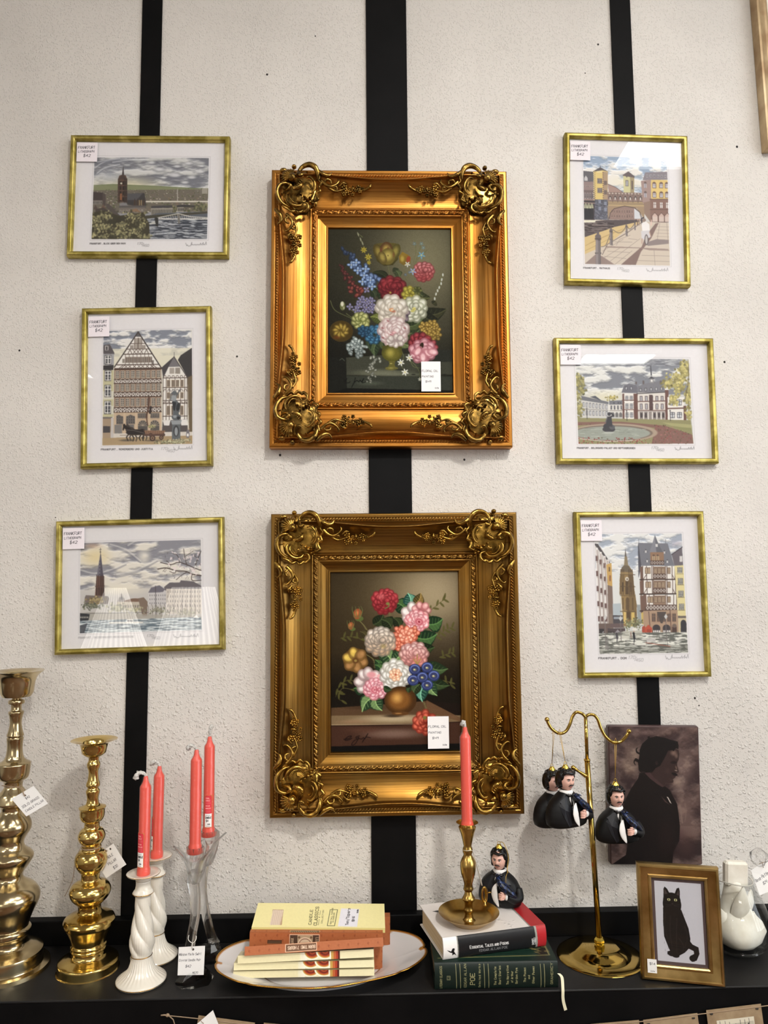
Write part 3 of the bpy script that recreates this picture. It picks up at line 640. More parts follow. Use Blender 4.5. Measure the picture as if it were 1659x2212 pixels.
# ------------------------------------------------------------------ oil paintings (flower pieces)
def floral_upper():
    p = Pic([(427, 430), (1192, 430), (1207, 1455), (430, 1455)], 330, 440, (62, 60, 44))
    H, W = p.H, p.W; yy, xx = np.mgrid[0:H, 0:W]; yy = yy/H; xx = xx/W
    g = np.exp(-(((xx-.78)/.42)**2+((yy-.18)/.36)**2)); dk = np.array((46, 44, 30.)); lt = np.array((122, 116, 84.))
    p.a = dk+(lt-dk)*g[..., None]; p.a *= (1-.35*np.clip((.4-xx)/.4, 0, 1)*np.clip((yy-.2)/.5, 0, 1))[..., None]; p.a *= (1-.35*np.clip((yy-.62)/.2, 0, 1))[..., None]
    # table
    p.poly([(540, 1235), (1210, 1190), (1210, 1340), (540, 1345)], (62, 64, 50)); p.poly([(1000, 1190), (1210, 1185), (1210, 1260), (1010, 1265)], (38, 40, 32))
    p.ell(760, 1330, 260, 34, (128, 130, 104), al=.7, soft=.9); p.ell(900, 1345, 300, 20, (120, 124, 100), al=.6, soft=.9)
    p.poly([(540, 1348), (1210, 1352), (1210, 1440), (545, 1425)], (52, 56, 45)); p.poly([(430, 1425), (1210, 1440), (1210, 1460), (430, 1460)], (14, 15, 12)); p.poly([(425, 1235), (540, 1235), (545, 1425), (430, 1460)], (26, 27, 21), .8)
    p.ell(690, 1395, 120, 22, (88, 96, 78), al=.6, soft=.9)
    p.line([(500, 1250), (515, 1240), (530, 1255)], (70, 74, 60), 5)
    st = (84, 84, 48); sg = (104, 108, 64)
    for q in ([(800, 660), (812, 720), (805, 780), (830, 900)], [(1000, 740), (965, 830), (930, 900)], [(1010, 520), (985, 600), (950, 690), (900, 770)], [(970, 500), (975, 570), (960, 640)], [(1045, 560), (1000, 600), (975, 640)], [(540, 960), (600, 1000), (700, 1040)], [(440, 880), (470, 940), (560, 985), (590, 1005)], [(560, 930), (600, 960), (640, 990)], [(1140, 720), (1120, 800), (1090, 870)], [(640, 480), (610, 455)], [(935, 1240), (960, 1290), (1010, 1300)], [(880, 1180), (900, 1230), (885, 1270), (900, 1320)], [(920, 1240), (970, 1280), (1000, 1330), (1000, 1380)]):
        p.line(q, sg, 5, .9, 3, sm=5)
    # dim leaves behind
    for a in ((830, 700, 870, 680, 30, (48, 54, 34), (66, 74, 44)), (810, 760, 700, 700, 26, (34, 38, 24), (48, 54, 32)), (960, 820, 1070, 860, 34, (48, 52, 28), (84, 88, 46)), (1000, 950, 1170, 930, 46, (34, 36, 22), (62, 62, 34)), (1010, 960, 1120, 1000, 40, (30, 32, 20), (52, 54, 30)), (1080, 900, 1100, 880, 22, (40, 42, 26), (60, 60, 34)), (780, 900, 710, 790, 34, (38, 48, 28), (72, 86, 50)), (720, 860, 690, 810, 26, (36, 46, 30), (60, 72, 46)), (760, 1010, 690, 980, 34, (70, 78, 32), (122, 130, 58)), (900, 1040, 1020, 990, 40, (40, 52, 28), (78, 92, 48)), (890, 1090, 1000, 1060, 30, (46, 58, 32), (84, 98, 54)), (860, 1110, 960, 1160, 34, (60, 74, 42), (116, 128, 76)), (740, 1130, 720, 1230, 34, (42, 56, 34), (84, 102, 62)), (760, 1120, 800, 1190, 24, (50, 62, 36), (80, 94, 54)), (700, 1100, 690, 1190, 22, (38, 52, 34), (60, 76, 50)), (980, 790, 1020, 850, 28, (52, 60, 36), (84, 92, 54)), (870, 730, 850, 690, 24, (56, 66, 40), (86, 98, 60)), (950, 1080, 900, 1150, 20, (60, 70, 40), (100, 110, 64)), (1130, 1100, 1060, 1160, 22, (44, 46, 28), (64, 66, 40))):
        p.leaf(*a)
    # delphinium and dark red spike
    R = random.Random(4)
    for i in range(34):
        t = i/33; x = 520+200*t+R.uniform(-1, 1)*(14+34*t); y = 560+215*t+R.uniform(-1, 1)*(12+30*t); r = 13+13*t
        li = np.array((48, 60, 84))*(1-t)+np.array((106, 134, 186))*t; p.petal(x, y, r, r*.7, R.uniform(-2.6, -.6), (28, 40, 66), li, .9)
    for x, y in ((570, 655), (610, 690), (650, 720), (640, 760), (690, 750), (700, 790), (600, 640), (660, 680)): 
        for k in range(4): p.petal(x+14*math.cos(k*1.6), y+12*math.sin(k*1.6), 14, 9, k*1.6, (52, 76, 124), (138, 168, 214), .95)
        p.ell(x, y, 5, 4, (200, 205, 190))
    for i in range(30):
        t = i/29; x = 505+110*t+R.uniform(-1, 1)*(8+26*t); y = 665+170*t+R.uniform(-14, 14); r = 10+10*t
        p.petal(x, y, r, r*.7, R.uniform(-3, 0), (52, 24, 26), np.array((86, 42, 40))*(1-t)+np.array((150, 64, 52))*t, .85)
    # lavender cluster
    for i in range(26):
        x = 655+R.gauss(0, 36); y = 910+R.gauss(0, 34); k0 = R.uniform(0, 1)
        for k in range(4): p.petal(x+11*math.cos(k*1.57+k0), y+11*math.sin(k*1.57+k0), 12, 8, k*1.57+k0, (66, 62, 92), (136, 132, 172), .85)
        p.ell(x, y, 3, 3, (190, 180, 120))
    # tulip
    p.poly([(708, 560), (730, 520), (790, 512), (850, 518), (872, 560), (862, 620), (830, 655), (775, 660), (730, 630)], (96, 84, 30), col2=(64, 58, 22))
    for a in ((740, 575, 30, 55, -.35, (84, 70, 26), (150, 130, 52)), (845, 575, 30, 58, .35, (84, 76, 30), (150, 136, 56)), (790, 560, 40, 52, 0, (92, 60, 30), (176, 150, 62)), (800, 600, 46, 54, .1, (110, 96, 36), (188, 168, 76)), (765, 610, 26, 44, -.3, (100, 84, 34), (166, 146, 64))):
        x, y, rx, ry, an, d, l = a; p.ell(x, y, rx, ry, d, an); p.ell(x, y-4, rx*.9, ry*.85, l, an, soft=.8)
    for a in ((755, 560, 10, 22, (120, 60, 36)), (800, 548, 8, 12, (110, 56, 34)), (835, 590, 8, 26, (128, 70, 38)), (800, 595, 5, 8, (60, 40, 24))): p.ell(a[0], a[1], a[2], a[3], a[4], al=.7, soft=.8)
    # orange tulip side, pink carnation
    p.poly([(868, 600), (890, 570), (925, 590), (943, 605), (940, 645), (905, 660), (872, 640)], (150, 116, 30), col2=(120, 96, 34)); p.ell(928, 618, 17, 27, (160, 62, 36), .2, soft=.5); p.ell(890, 615, 18, 28, (186, 160, 60), soft=.8)
    p.flower(1026, 696, 60, (120, 42, 44), (226, 150, 150), 12, 3, .95, grad=(170, 60, 60)); p.ell(1020, 735, 46, 20, (140, 44, 48), al=.5, soft=.9)
    # small blooms
    def star(x, y, r, c, n=5, cc=(220, 200, 90)):
        for i in range(n): a = 2*PI*i/n+.3; p.ell(x+r*.55*math.cos(a), y+r*.55*math.sin(a), r*.5, r*.2, c, a)
        p.ell(x, y, r*.18, r*.18, cc)
    for x, y, r in ((648, 560, 20), (676, 605, 22), (680, 640, 14)): star(x, y, r, (176, 158, 44), 7, (120, 100, 30))
    for x, y, r, c in ((1010, 592, 24, (104, 156, 180)), (956, 694, 22, (140, 160, 200)), (922, 650, 18, (206, 208, 206)), (1010, 520, 12, (96, 132, 150)), (966, 520, 12, (90, 120, 140)), (1022, 545, 12, (96, 132, 150)), (935, 700, 10, (80, 110, 150)), (910, 715, 9, (70, 96, 140))): star(x, y, r, c)
    for i, (x, y) in enumerate(((1145, 715), (1138, 745), (1134, 770), (1122, 795), (1112, 815), (1102, 836), (1094, 865))): p.ell(x, y, 5, 10, (196, 200, 186), .2*(i % 2))
    for x, y in ((612, 462), (628, 495), (640, 518)): p.ell(x, y, 4, 14, (150, 150, 118), -.3)
    # red peony, yellow rose
    p.flower(826, 800, 82, (84, 18, 24), (168, 48, 54), 11, 3, .82, grad=(120, 26, 34), jit=.2); p.ell(815, 828, 12, 10, (180, 150, 60), soft=.8); p.ell(790, 760, 26, 20, (190, 66, 72), al=.5, soft=1)
    p.flower(940, 835, 52, (110, 100, 26), (196, 184, 60), 8, 2, .8); p.flower(985, 815, 26, (70, 74, 34), (110, 112, 54), 6, 1)
    # gillyflower lower left of centre, orange bloom far left
    p.flower(630, 1005, 48, (88, 96, 40), (196, 196, 120), 9, 2, .95, core=(96, 104, 40), ps=.5)
    p.ell(508, 1070, 74, 66, (74, 56, 16)); p.ell(505, 1068, 60, 52, (132, 106, 28), soft=.7)
    for i in range(9): a = i*.7; p.petal(506+26*math.cos(a), 1066+20*math.sin(a), 30, 13, a-.6, (86, 66, 18), (176, 146, 52), .8)
    p.ell(480, 1110, 36, 18, (120, 56, 20), al=.6, soft=.9)
    p.ell(516, 912, 17, 28, (104, 110, 60)); p.ell(514, 900, 13, 20, (224, 222, 196), soft=.5); p.ell(524, 925, 8, 12, (160, 160, 120), soft=.5)
    # blue blooms
    p.flower(716, 1090, 56, (22, 54, 84), (66, 132, 172), 10, 3, .95, core=(30, 50, 40)); p.flower(650, 1070, 38, (20, 44, 70), (44, 92, 126), 7, 2, .8); p.ell(722, 1098, 20, 18, (60, 56, 44), al=.7, soft=.9)
    # yellow chrysanthemum right, white ones
    for x, y in ((1060, 1050), (1095, 1060), (1030, 1040), (1065, 1080), (1100, 1095), (1045, 1090), (1078, 1030)): p.flower(x, y, 34, (98, 72, 20), (192, 158, 66), 6, 2, .9)
    p.ell(1110, 1110, 30, 30, (70, 60, 24), al=.4, soft=1)
    p.flower(965, 930, 74, (128, 132, 104), (226, 226, 202), 9, 3, .95, core=(190, 180, 90), ps=.46); p.ell(955, 942, 18, 12, (206, 196, 96), soft=.7)
    p.flower(890, 960, 44, (82, 70, 82), (140, 120, 128), 8, 2, 1.4)
    p.flower(822, 935, 88, (160, 150, 134), (246, 242, 228), 10, 3, .95, core=(190, 120, 70), ps=.44, grad=(220, 200, 180)); p.ell(836, 945, 20, 13, (186, 96, 66), al=.8, soft=.8); p.ell(826, 936, 10, 7, (232, 200, 160))
    p.flower(838, 1075, 90, (176, 140, 138), (250, 240, 236), 12, 4, .95, ps=.4, grad=(236, 214, 212)); p.ell(838, 1082, 26, 18, (206, 110, 120), al=.75, soft=.9); p.ell(838, 1078, 13, 10, (240, 190, 190), soft=.8); p.line([(815, 1090), (835, 1100), (860, 1088)], (176, 70, 84), 5)
    for x, y in ((768, 1050), (800, 1005), (905, 1050), (770, 1110)): p.ell(x, y, 13, 7, (150, 60, 66), .5, al=.6, soft=.6)
    # grey white snowball
    R = random.Random(9)
    for i in range(60):
        a = R.uniform(0, 2*PI); d = math.sqrt(R.random())*58; x = 606+d*math.cos(a); y = 1170+d*math.sin(a)*1.05; t = .6-.4*math.sin(a)*d/60; b = 120+100*t
        p.petal(x, y, 14, 10, R.uniform(0, 3), (78, 92, 92), (b*.94, b, b*.98), .9)
    for i in range(30):
        t = i/29; x = 720-35*t+R.gauss(0, 24*(1-t*.7)); y = 1230+160*t; p.petal(x, y, 13-5*t, 9-3*t, R.uniform(0, 3), (66, 70, 62), (170-30*t, 172-30*t, 156-30*t), .85)
    # red and pink peony
    p.flower(1000, 1140, 66, (88, 18, 28), (164, 50, 58), 10, 2, .8); p.flower(1058, 1170, 48, (96, 24, 34), (176, 70, 76), 8, 2, 1.0)
    p.flower(1020, 1195, 74, (156, 76, 92), (232, 168, 176), 9, 3, .85, ps=.46); p.ell(1012, 1160, 12, 20, (50, 34, 20), .3)
    for x, y, a in ((990, 1195, 2.2), (1050, 1205, .6), (1020, 1230, 1.5), (1080, 1200, .2)): p.petal(x, y, 34, 22, a, (190, 104, 118), (244, 192, 196), .9)
    # vase
    p.ell(826, 1205, 64, 54, (88, 84, 22)); p.rect(766, 1160, 888, 1205, (80, 78, 24)); p.ell(826, 1208, 62, 50, (110, 104, 30), soft=.5); p.ell(815, 1205, 40, 40, (186, 172, 70), al=.9, soft=1)
    p.poly([(806, 1255), (848, 1255), (842, 1275), (850, 1300), (800, 1300), (810, 1275)], (104, 98, 36)); p.ell(824, 1302, 40, 12, (112, 106, 42)); p.ell(820, 1300, 24, 6, (160, 150, 70), soft=.8); p.ell(820, 1272, 12, 4, (190, 176, 90), soft=.7)
    p.ell(880, 1310, 60, 8, (40, 42, 32), al=.8, soft=.8)
    p.flower(850, 1130, 52, (150, 130, 126), (236, 226, 216), 8, 1, .6)
    for x, y, r in ((882, 1266, 22), (935, 1236, 22), (908, 1326, 22), (1002, 1370, 12), (1045, 1280, 12), (1120, 1290, 12)): star(x, y, r, (226, 228, 214), 6)
    for x, y in ((960, 1340), (1155, 1340)): p.ell(x, y, 14, 3, (30, 32, 26))
    ink = (14, 14, 12)
    p.line([(528, 1385), (545, 1365), (535, 1390), (555, 1392), (565, 1385)], ink, 4, sm=4); p.line([(598, 1360), (590, 1390), (575, 1420), (585, 1400), (605, 1378), (620, 1385), (628, 1376), (636, 1386), (650, 1365), (640, 1392), (665, 1385)], ink, 4, sm=4)
    g = p.a.mean(-1, keepdims=True); p.a = (p.a*.84+g*.16)*.9; p.grain(7, 1.5); return p
def floral_lower():
    p = Pic([(425, 408), (1192, 408), (1212, 1480), (422, 1480)], 340, 455, (46, 36, 22))
    H, W = p.H, p.W; yy, xx = np.mgrid[0:H, 0:W]; yy = yy/H; xx = xx/W
    g = np.exp(-(((xx-.82)/.40)**2+((yy-.12)/.24)**2)); dk = np.array((44, 34, 19.)); lt = np.array((150, 134, 104.))
    p.a = dk+(lt-dk)*g[..., None]; g2 = np.exp(-(((xx-.35)/.5)**2+((yy-.15)/.3)**2)); p.a += np.array((16, 14, 8))*g2[..., None]
    p.a *= (1-.5*np.clip((yy-.45)/.2, 0, 1))[..., None]
    # table
    p.poly([(420, 1215), (640, 1205), (1010, 1180), (1215, 1290), (1215, 1330), (420, 1322)], (84, 60, 38)); p.poly([(1000, 1180), (1215, 1285), (1215, 1200), (1050, 1185)], (28, 18, 12), .8)
    p.poly([(420, 1262), (760, 1262), (1215, 1270), (1215, 1322), (420, 1322)], (120, 98, 68)); p.ell(800, 1285, 330, 34, (196, 176, 140), al=.75, soft=.9); p.ell(560, 1300, 160, 20, (150, 116, 84), al=.7, soft=.9); p.ell(640, 1215, 190, 20, (60, 40, 26), al=.6, soft=.8)
    p.poly([(420, 1324), (1215, 1310), (1215, 1448), (420, 1448)], (66, 40, 28)); p.ell(800, 1375, 280, 44, (134, 106, 92), al=.75, soft=.9); p.ell(620, 1350, 160, 26, (92, 58, 42), al=.6, soft=.9); p.line([(420, 1324), (800, 1325), (1215, 1310)], (44, 26, 18), 6); p.line([(425, 1316), (1000, 1320)], (176, 154, 118), 4, .7)
    p.poly([(420, 1446), (1215, 1440), (1215, 1485), (420, 1485)], (14, 12, 10))
    p.ell(800, 1268, 90, 14, (40, 26, 16), al=.8, soft=.8)
    p.poly([(1000, 1175), (1215, 1290), (1215, 1310), (1000, 1250)], (104, 72, 46), .8)
    # tendrils
    R = random.Random(8); dim = (92, 84, 46)
    for q, k in (([(650, 830), (590, 800), (530, 790), (480, 800)], 9), ([(600, 1080), (540, 1050), (480, 1075), (450, 1150)], 10), ([(1000, 660), (1050, 620), (1100, 580), (1110, 570)], 8), ([(1060, 800), (1110, 760), (1160, 740)], 8), ([(1080, 920), (1130, 900), (1170, 890)], 6), ([(1100, 1060), (1140, 1070), (1150, 1090)], 5), ([(560, 1110), (490, 1100), (470, 1160), (500, 1175)], 5)):
        p.line(q, dim, 4, .9, 2, sm=6); pts = spline([(a, b, 0) for a, b in q], 8)
        for i in range(k):
            t = pts[int((i+.5)/k*(len(pts)-1))]; s_ = -1 if i % 2 else 1; an = R.uniform(.6, 1.3)*s_-.5; p.ell(t.x+16*math.cos(an), t.y+16*math.sin(an), 20, 6.5, (dim[0]*.9, dim[1]*.95, dim[2]*.8), an, al=.85)
    for q in ([(770, 620), (780, 660), (765, 720)], [(590, 690), (620, 720), (640, 750)], [(640, 900), (680, 930), (690, 980)], [(985, 1190), (1000, 1240), (990, 1270)]):
        p.line(q, (110, 104, 60), 4, sm=4)
        for t in spline([(a, b, 0) for a, b in q], 5): p.line([(t.x-9, t.y-5), (t.x+9, t.y+5)], (120, 112, 66), 1.6)
    # leaves
    G1, G2, G3 = ((24, 46, 26), (74, 112, 56)), ((36, 60, 36), (128, 160, 96)), ((28, 66, 56), (110, 172, 140))
    for a, (d, l) in (((880, 640, 800, 590, 50), G1), ((900, 610, 890, 535, 48), G3), ((930, 600, 968, 535, 34), ((70, 60, 26), (150, 120, 60))), ((1000, 720, 1100, 690, 52), G1), ((940, 800, 1065, 780, 54), G1), ((940, 850, 1050, 860, 40), ((22, 34, 18), (56, 76, 36))), ((1000, 960, 1130, 990, 46), ((30, 46, 26), (74, 98, 54))), ((1010, 1040, 1140, 1090, 40), ((26, 38, 20), (60, 80, 42))), ((1020, 1060, 1065, 1150, 38), G2), ((990, 1080, 975, 1185, 44), G3), ((960, 1080, 920, 1150, 34), ((30, 40, 22), (70, 90, 50))), ((680, 720, 740, 660, 40), ((26, 34, 18), (50, 62, 32))), ((790, 740, 730, 690, 44), ((26, 34, 18), (54, 66, 34))), ((840, 740, 800, 680, 34), ((26, 34, 18), (54, 66, 34))), ((790, 940, 705, 880, 52), G2), ((800, 940, 850, 860, 42), G2), ((720, 980, 690, 930, 28), G1), ((620, 1130, 560, 1100, 34), G1), ((690, 1150, 610, 1240, 46), G2), ((690, 1150, 730, 1235, 44), G2), ((730, 1000, 690, 960, 30), G1), ((640, 800, 600, 760, 24), ((50, 44, 24), (80, 72, 40))), ((860, 900, 880, 850, 28), G1)):
        p.leaf(*a, d, l)
    # buds
    for x, y, s_ in ((585, 655, 1.0), (545, 725, .7)):
        p.ell(x+10, y+28*s_, 26*s_, 16*s_, (84, 98, 46)); p.ell(x, y, 26*s_, 32*s_, (150, 74, 40), .3); p.ell(x-4, y-4, 16*s_, 24*s_, (206, 120, 64), .3, soft=.8)
        for k in (-1, -.3, .5, 1): p.line([(x+k*16*s_, y+20*s_), (x+k*30*s_, y-18*s_), (x+k*26*s_-5, y-46*s_)], (100, 108, 56), 7*s_, .9, 2, sm=4)
    # crimson ball
    p.flower(750, 582, 78, (110, 22, 28), (216, 78, 84), 13, 4, .95, ps=.34, grad=(120, 24, 30)); p.ell(728, 552, 36, 28, (240, 130, 130), al=.55, soft=1)
    p.line([(770, 590), (775, 612), (750, 625)], (108, 110, 60), 6); p.ell(768, 596, 12, 9, (120, 118, 60))
    # pink rose upper right
    p.flower(925, 660, 60, (150, 120, 122), (246, 232, 226), 7, 1, .9, ps=.55); p.flower(970, 640, 50, (160, 80, 84), (238, 180, 176), 7, 1, .8, ps=.5)
    p.ell(944, 702, 72, 60, (196, 104, 112)); p.flower(944, 702, 70, (190, 92, 102), (246, 196, 198), 12, 3, .85, ps=.36)
    for r, c in ((34, (214, 122, 132)), (26, (190, 84, 98)), (18, (226, 140, 148)), (10, (160, 50, 66))): p.ell(957, 706, r, r*.8, c, .3, soft=.3)
    # coral cluster
    for x, y in ((830, 800), (870, 770), (905, 800), (860, 830), (820, 840), (910, 840), (880, 800), (845, 765), (920, 770), (790, 830)): p.flower(x, y, 36, (160, 56, 34), (244, 146, 116), 5, 2, .95, ps=.5)
    p.flower(880, 785, 44, (196, 86, 62), (252, 178, 150), 8, 2, 1, ps=.42)
    # white hydrangea left
    p.flower(720, 820, 92, (120, 110, 100), (244, 238, 232), 13, 4, .9, ps=.34, grad=(186, 140, 96)); p.ell(740, 850, 30, 22, (150, 130, 66), al=.6, soft=.9)
    # yellow brown bloom
    p.ell(570, 930, 74, 70, (90, 60, 24))
    for i in range(6):
        a = i*PI/3+.3; l = (214, 178, 74) if math.cos(a) < .3 and math.sin(a) < .4 else (158, 112, 62); p.petal(570+42*math.cos(a), 930+40*math.sin(a), 38, 31, a, (104, 74, 30), l, .95)
    p.ell(572, 934, 24, 22, (96, 60, 28), soft=.5); p.ell(572, 934, 12, 10, (150, 124, 60), soft=.5)
    # pink and white cluster right
    p.flower(925, 900, 82, (150, 90, 88), (246, 226, 222), 12, 4, .82, ps=.36, grad=(214, 120, 110)); p.ell(940, 935, 50, 34, (206, 110, 96), al=.6, soft=.9); p.line([(925, 930), (945, 960), (965, 930)], (160, 140, 60), 6); p.line([(945, 900), (942, 965)], (160, 140, 60), 4)
    # pink rose lower left
    p.flower(650, 1060, 70, (150, 120, 120), (246, 236, 232), 8, 1, .95, ps=.5); p.ell(668, 1020, 40, 26, (226, 150, 156), soft=.6); p.ell(716, 1030, 22, 18, (236, 170, 174), soft=.5)
    p.flower(690, 1105, 72, (180, 84, 100), (246, 196, 202), 13, 3, .82, ps=.34)
    for r, c in ((36, (222, 134, 146)), (28, (196, 88, 104)), (20, (232, 150, 158)), (11, (150, 40, 58))): p.ell(690, 1112, r, r*.75, c, .2, soft=.3)
    # white camellia
    p.flower(812, 1022, 86, (150, 144, 130), (252, 250, 244), 11, 4, .98, ps=.4); p.flower(812, 1022, 34, (214, 140, 100), (252, 214, 180), 7, 2, 1, ps=.45); p.ell(815, 1020, 9, 9, (190, 84, 60), soft=.8)
    # blue bells
    for x, y in ((930, 990), (1005, 980), (920, 1055), (1045, 1030), (1005, 1085), (976, 1038)):
        p.ell(x, y, 36, 32, (40, 50, 100)); p.ell(x, y-3, 34, 28, (112, 132, 200), soft=.35); p.ell(x, y, 24, 20, (52, 58, 100)); p.ell(x, y+3, 15, 11, (120, 120, 96), soft=.7); p.ell(x-3, y+1, 6, 4, (214, 206, 150))
    # vase
    p.ell(842, 1175, 98, 82, (70, 42, 16)); p.ell(836, 1172, 92, 76, (128, 80, 30), soft=.5); p.ell(822, 1160, 52, 48, (216, 160, 78), al=.95, soft=1); p.ell(842, 1254, 52, 12, (92, 58, 26)); p.ell(830, 1254, 30, 4, (170, 120, 60), soft=.6)
    p.flower(700, 1110, 20, (190, 90, 104), (240, 180, 188), 5, 1)
    for a in ((740, 1092, 790, 1112, 20), (900, 1100, 890, 1130, 18)): p.leaf(*a, (30, 44, 24), (60, 80, 44))
    # fallen flower
    p.flower(990, 1310, 68, (120, 30, 20), (206, 92, 66), 9, 3, .95, ps=.42); p.ell(960, 1290, 30, 22, (226, 130, 100), al=.5, soft=1); p.ell(990, 1282, 16, 14, (120, 110, 50), soft=.5)
    ink = (20, 10, 10)
    p.line([(498, 1405), (530, 1400), (545, 1385), (520, 1392), (505, 1410), (530, 1408), (548, 1398)], ink, 4, sm=4); p.line([(595, 1385), (575, 1390), (572, 1400), (590, 1395), (565, 1435), (545, 1438), (560, 1415), (590, 1402), (605, 1405), (618, 1396), (625, 1405), (645, 1372), (610, 1425), (630, 1395), (660, 1398)], ink, 3.6, sm=4)
    g = p.a.mean(-1, keepdims=True); p.a = p.a*.9+g*.1; p.grain(5, 1.5); return p
GA = gilt_frame([(583, 363), (1097, 368), (1107, 970), (583, 970)], 'upper ornate gilt frame, orange gold, holding a dim flower piece with a yellow tulip', goldA, antiqueA, floral_upper(), 'oil painting of tulip, roses and blue delphinium in a small urn', (0.0652, -0.1140, 0.0412, 0.0650))
GB = gilt_frame([(585, 1112), (1116, 1107), (1136, 1757), (579, 1766)], 'lower ornate gilt frame, olive gold, holding bright roses and bluebells in a bowl', goldB, antiqueB, floral_lower(), 'oil painting of pink roses and blue bells in a round bowl', (0.0640, -0.1125, 0.0430, 0.0640))
for o in (GA, GB): o['group'] = 'ornate gilt framed flower paintings'
# ------------------------------------------------------------------ six framed city views
INK = (52, 48, 50)
def sheet(corners, W, H, img, bg=(226, 223, 226)):
    p = Pic(corners, W, H, bg); p.grain(2, 4, 2); return p
def plate(p, c, col=(188, 184, 186)):
    p.line(c+[c[0]], col, 3); cx = sum(a for a, b in c)/4; cy = sum(b for a, b in c)/4
    p.q = [(a+(12 if a < cx else -12), b+(12 if b < cy else -12)) for a, b in c]; p.bgcopy = p.a.copy()
def wins(p, x0, y0, x1, y1, nx, ny, fr=(190, 184, 176), gl=(60, 58, 62), fx=.55, fy=.6, sk=0.0, div=True):
    for i in range(nx):
        for j in range(ny):
            cx = x0+(i+.5)*(x1-x0)/nx; cy = y0+(j+.5)*(y1-y0)/ny + sk*(cx-x0); a = (x1-x0)/nx*fx/2; b = (y1-y0)/ny*fy/2
            p.rect(cx-a, cy-b, cx+a, cy+b, fr); p.rect(cx-a*.78, cy-b*.85, cx+a*.78, cy+b*.85, gl)
            if div: p.line([(cx, cy-b), (cx, cy+b)], fr, a*.28); p.line([(cx-a, cy-b*.3), (cx+a, cy-b*.3)], fr, a*.22)
def timber(p, x0, x1, y0, y1, n, col=(82, 62, 52), wht=(232, 228, 222), w=5):
    p.rect(x0, y0, x1, y1, wht); d = (x1-x0)/n
    for i in range(n): p.lines([[(x0+i*d, y0), (x0+(i+1)*d, y1)], [(x0+(i+1)*d, y0), (x0+i*d, y1)]], col, w)
    for i in range(n+1): p.line([(x0+i*d, y0), (x0+i*d, y1)], col, w)
    p.line([(x0, y0), (x1, y0)], col, w*1.4); p.line([(x0, y1), (x1, y1)], col, w*1.4)
def sign(p, x, y, h, ln=180, ang=0):
    k = ln/180
    pts = [(0, -20), (8, 5), (14, -5), (22, 8), (40, 5), (52, -28), (50, 0), (58, -8), (66, 0), (72, -8), (80, 0), (86, -8), (92, 0), (100, -8), (106, 0), (112, -8), (118, 0), (126, -20), (130, 0), (150, -24), (144, 0), (156, -10), (162, 0), (172, -30), (176, -2)]
    p.line([(x+a*k, y+b*h/30) for a, b in pts], (92, 90, 94), 2.6)
def frac(p, x, y, h):
    p.text(x, y, '170', h, (110, 108, 112), 2.2, slant=.3); p.line([(x+h*2.1, y+h*.7), (x+h*2.9, y-h*.7)], (110, 108, 112), 2.2); p.text(x+h*2.5, y+h*.9, '450', h, (110, 108, 112), 2.2, slant=.2)
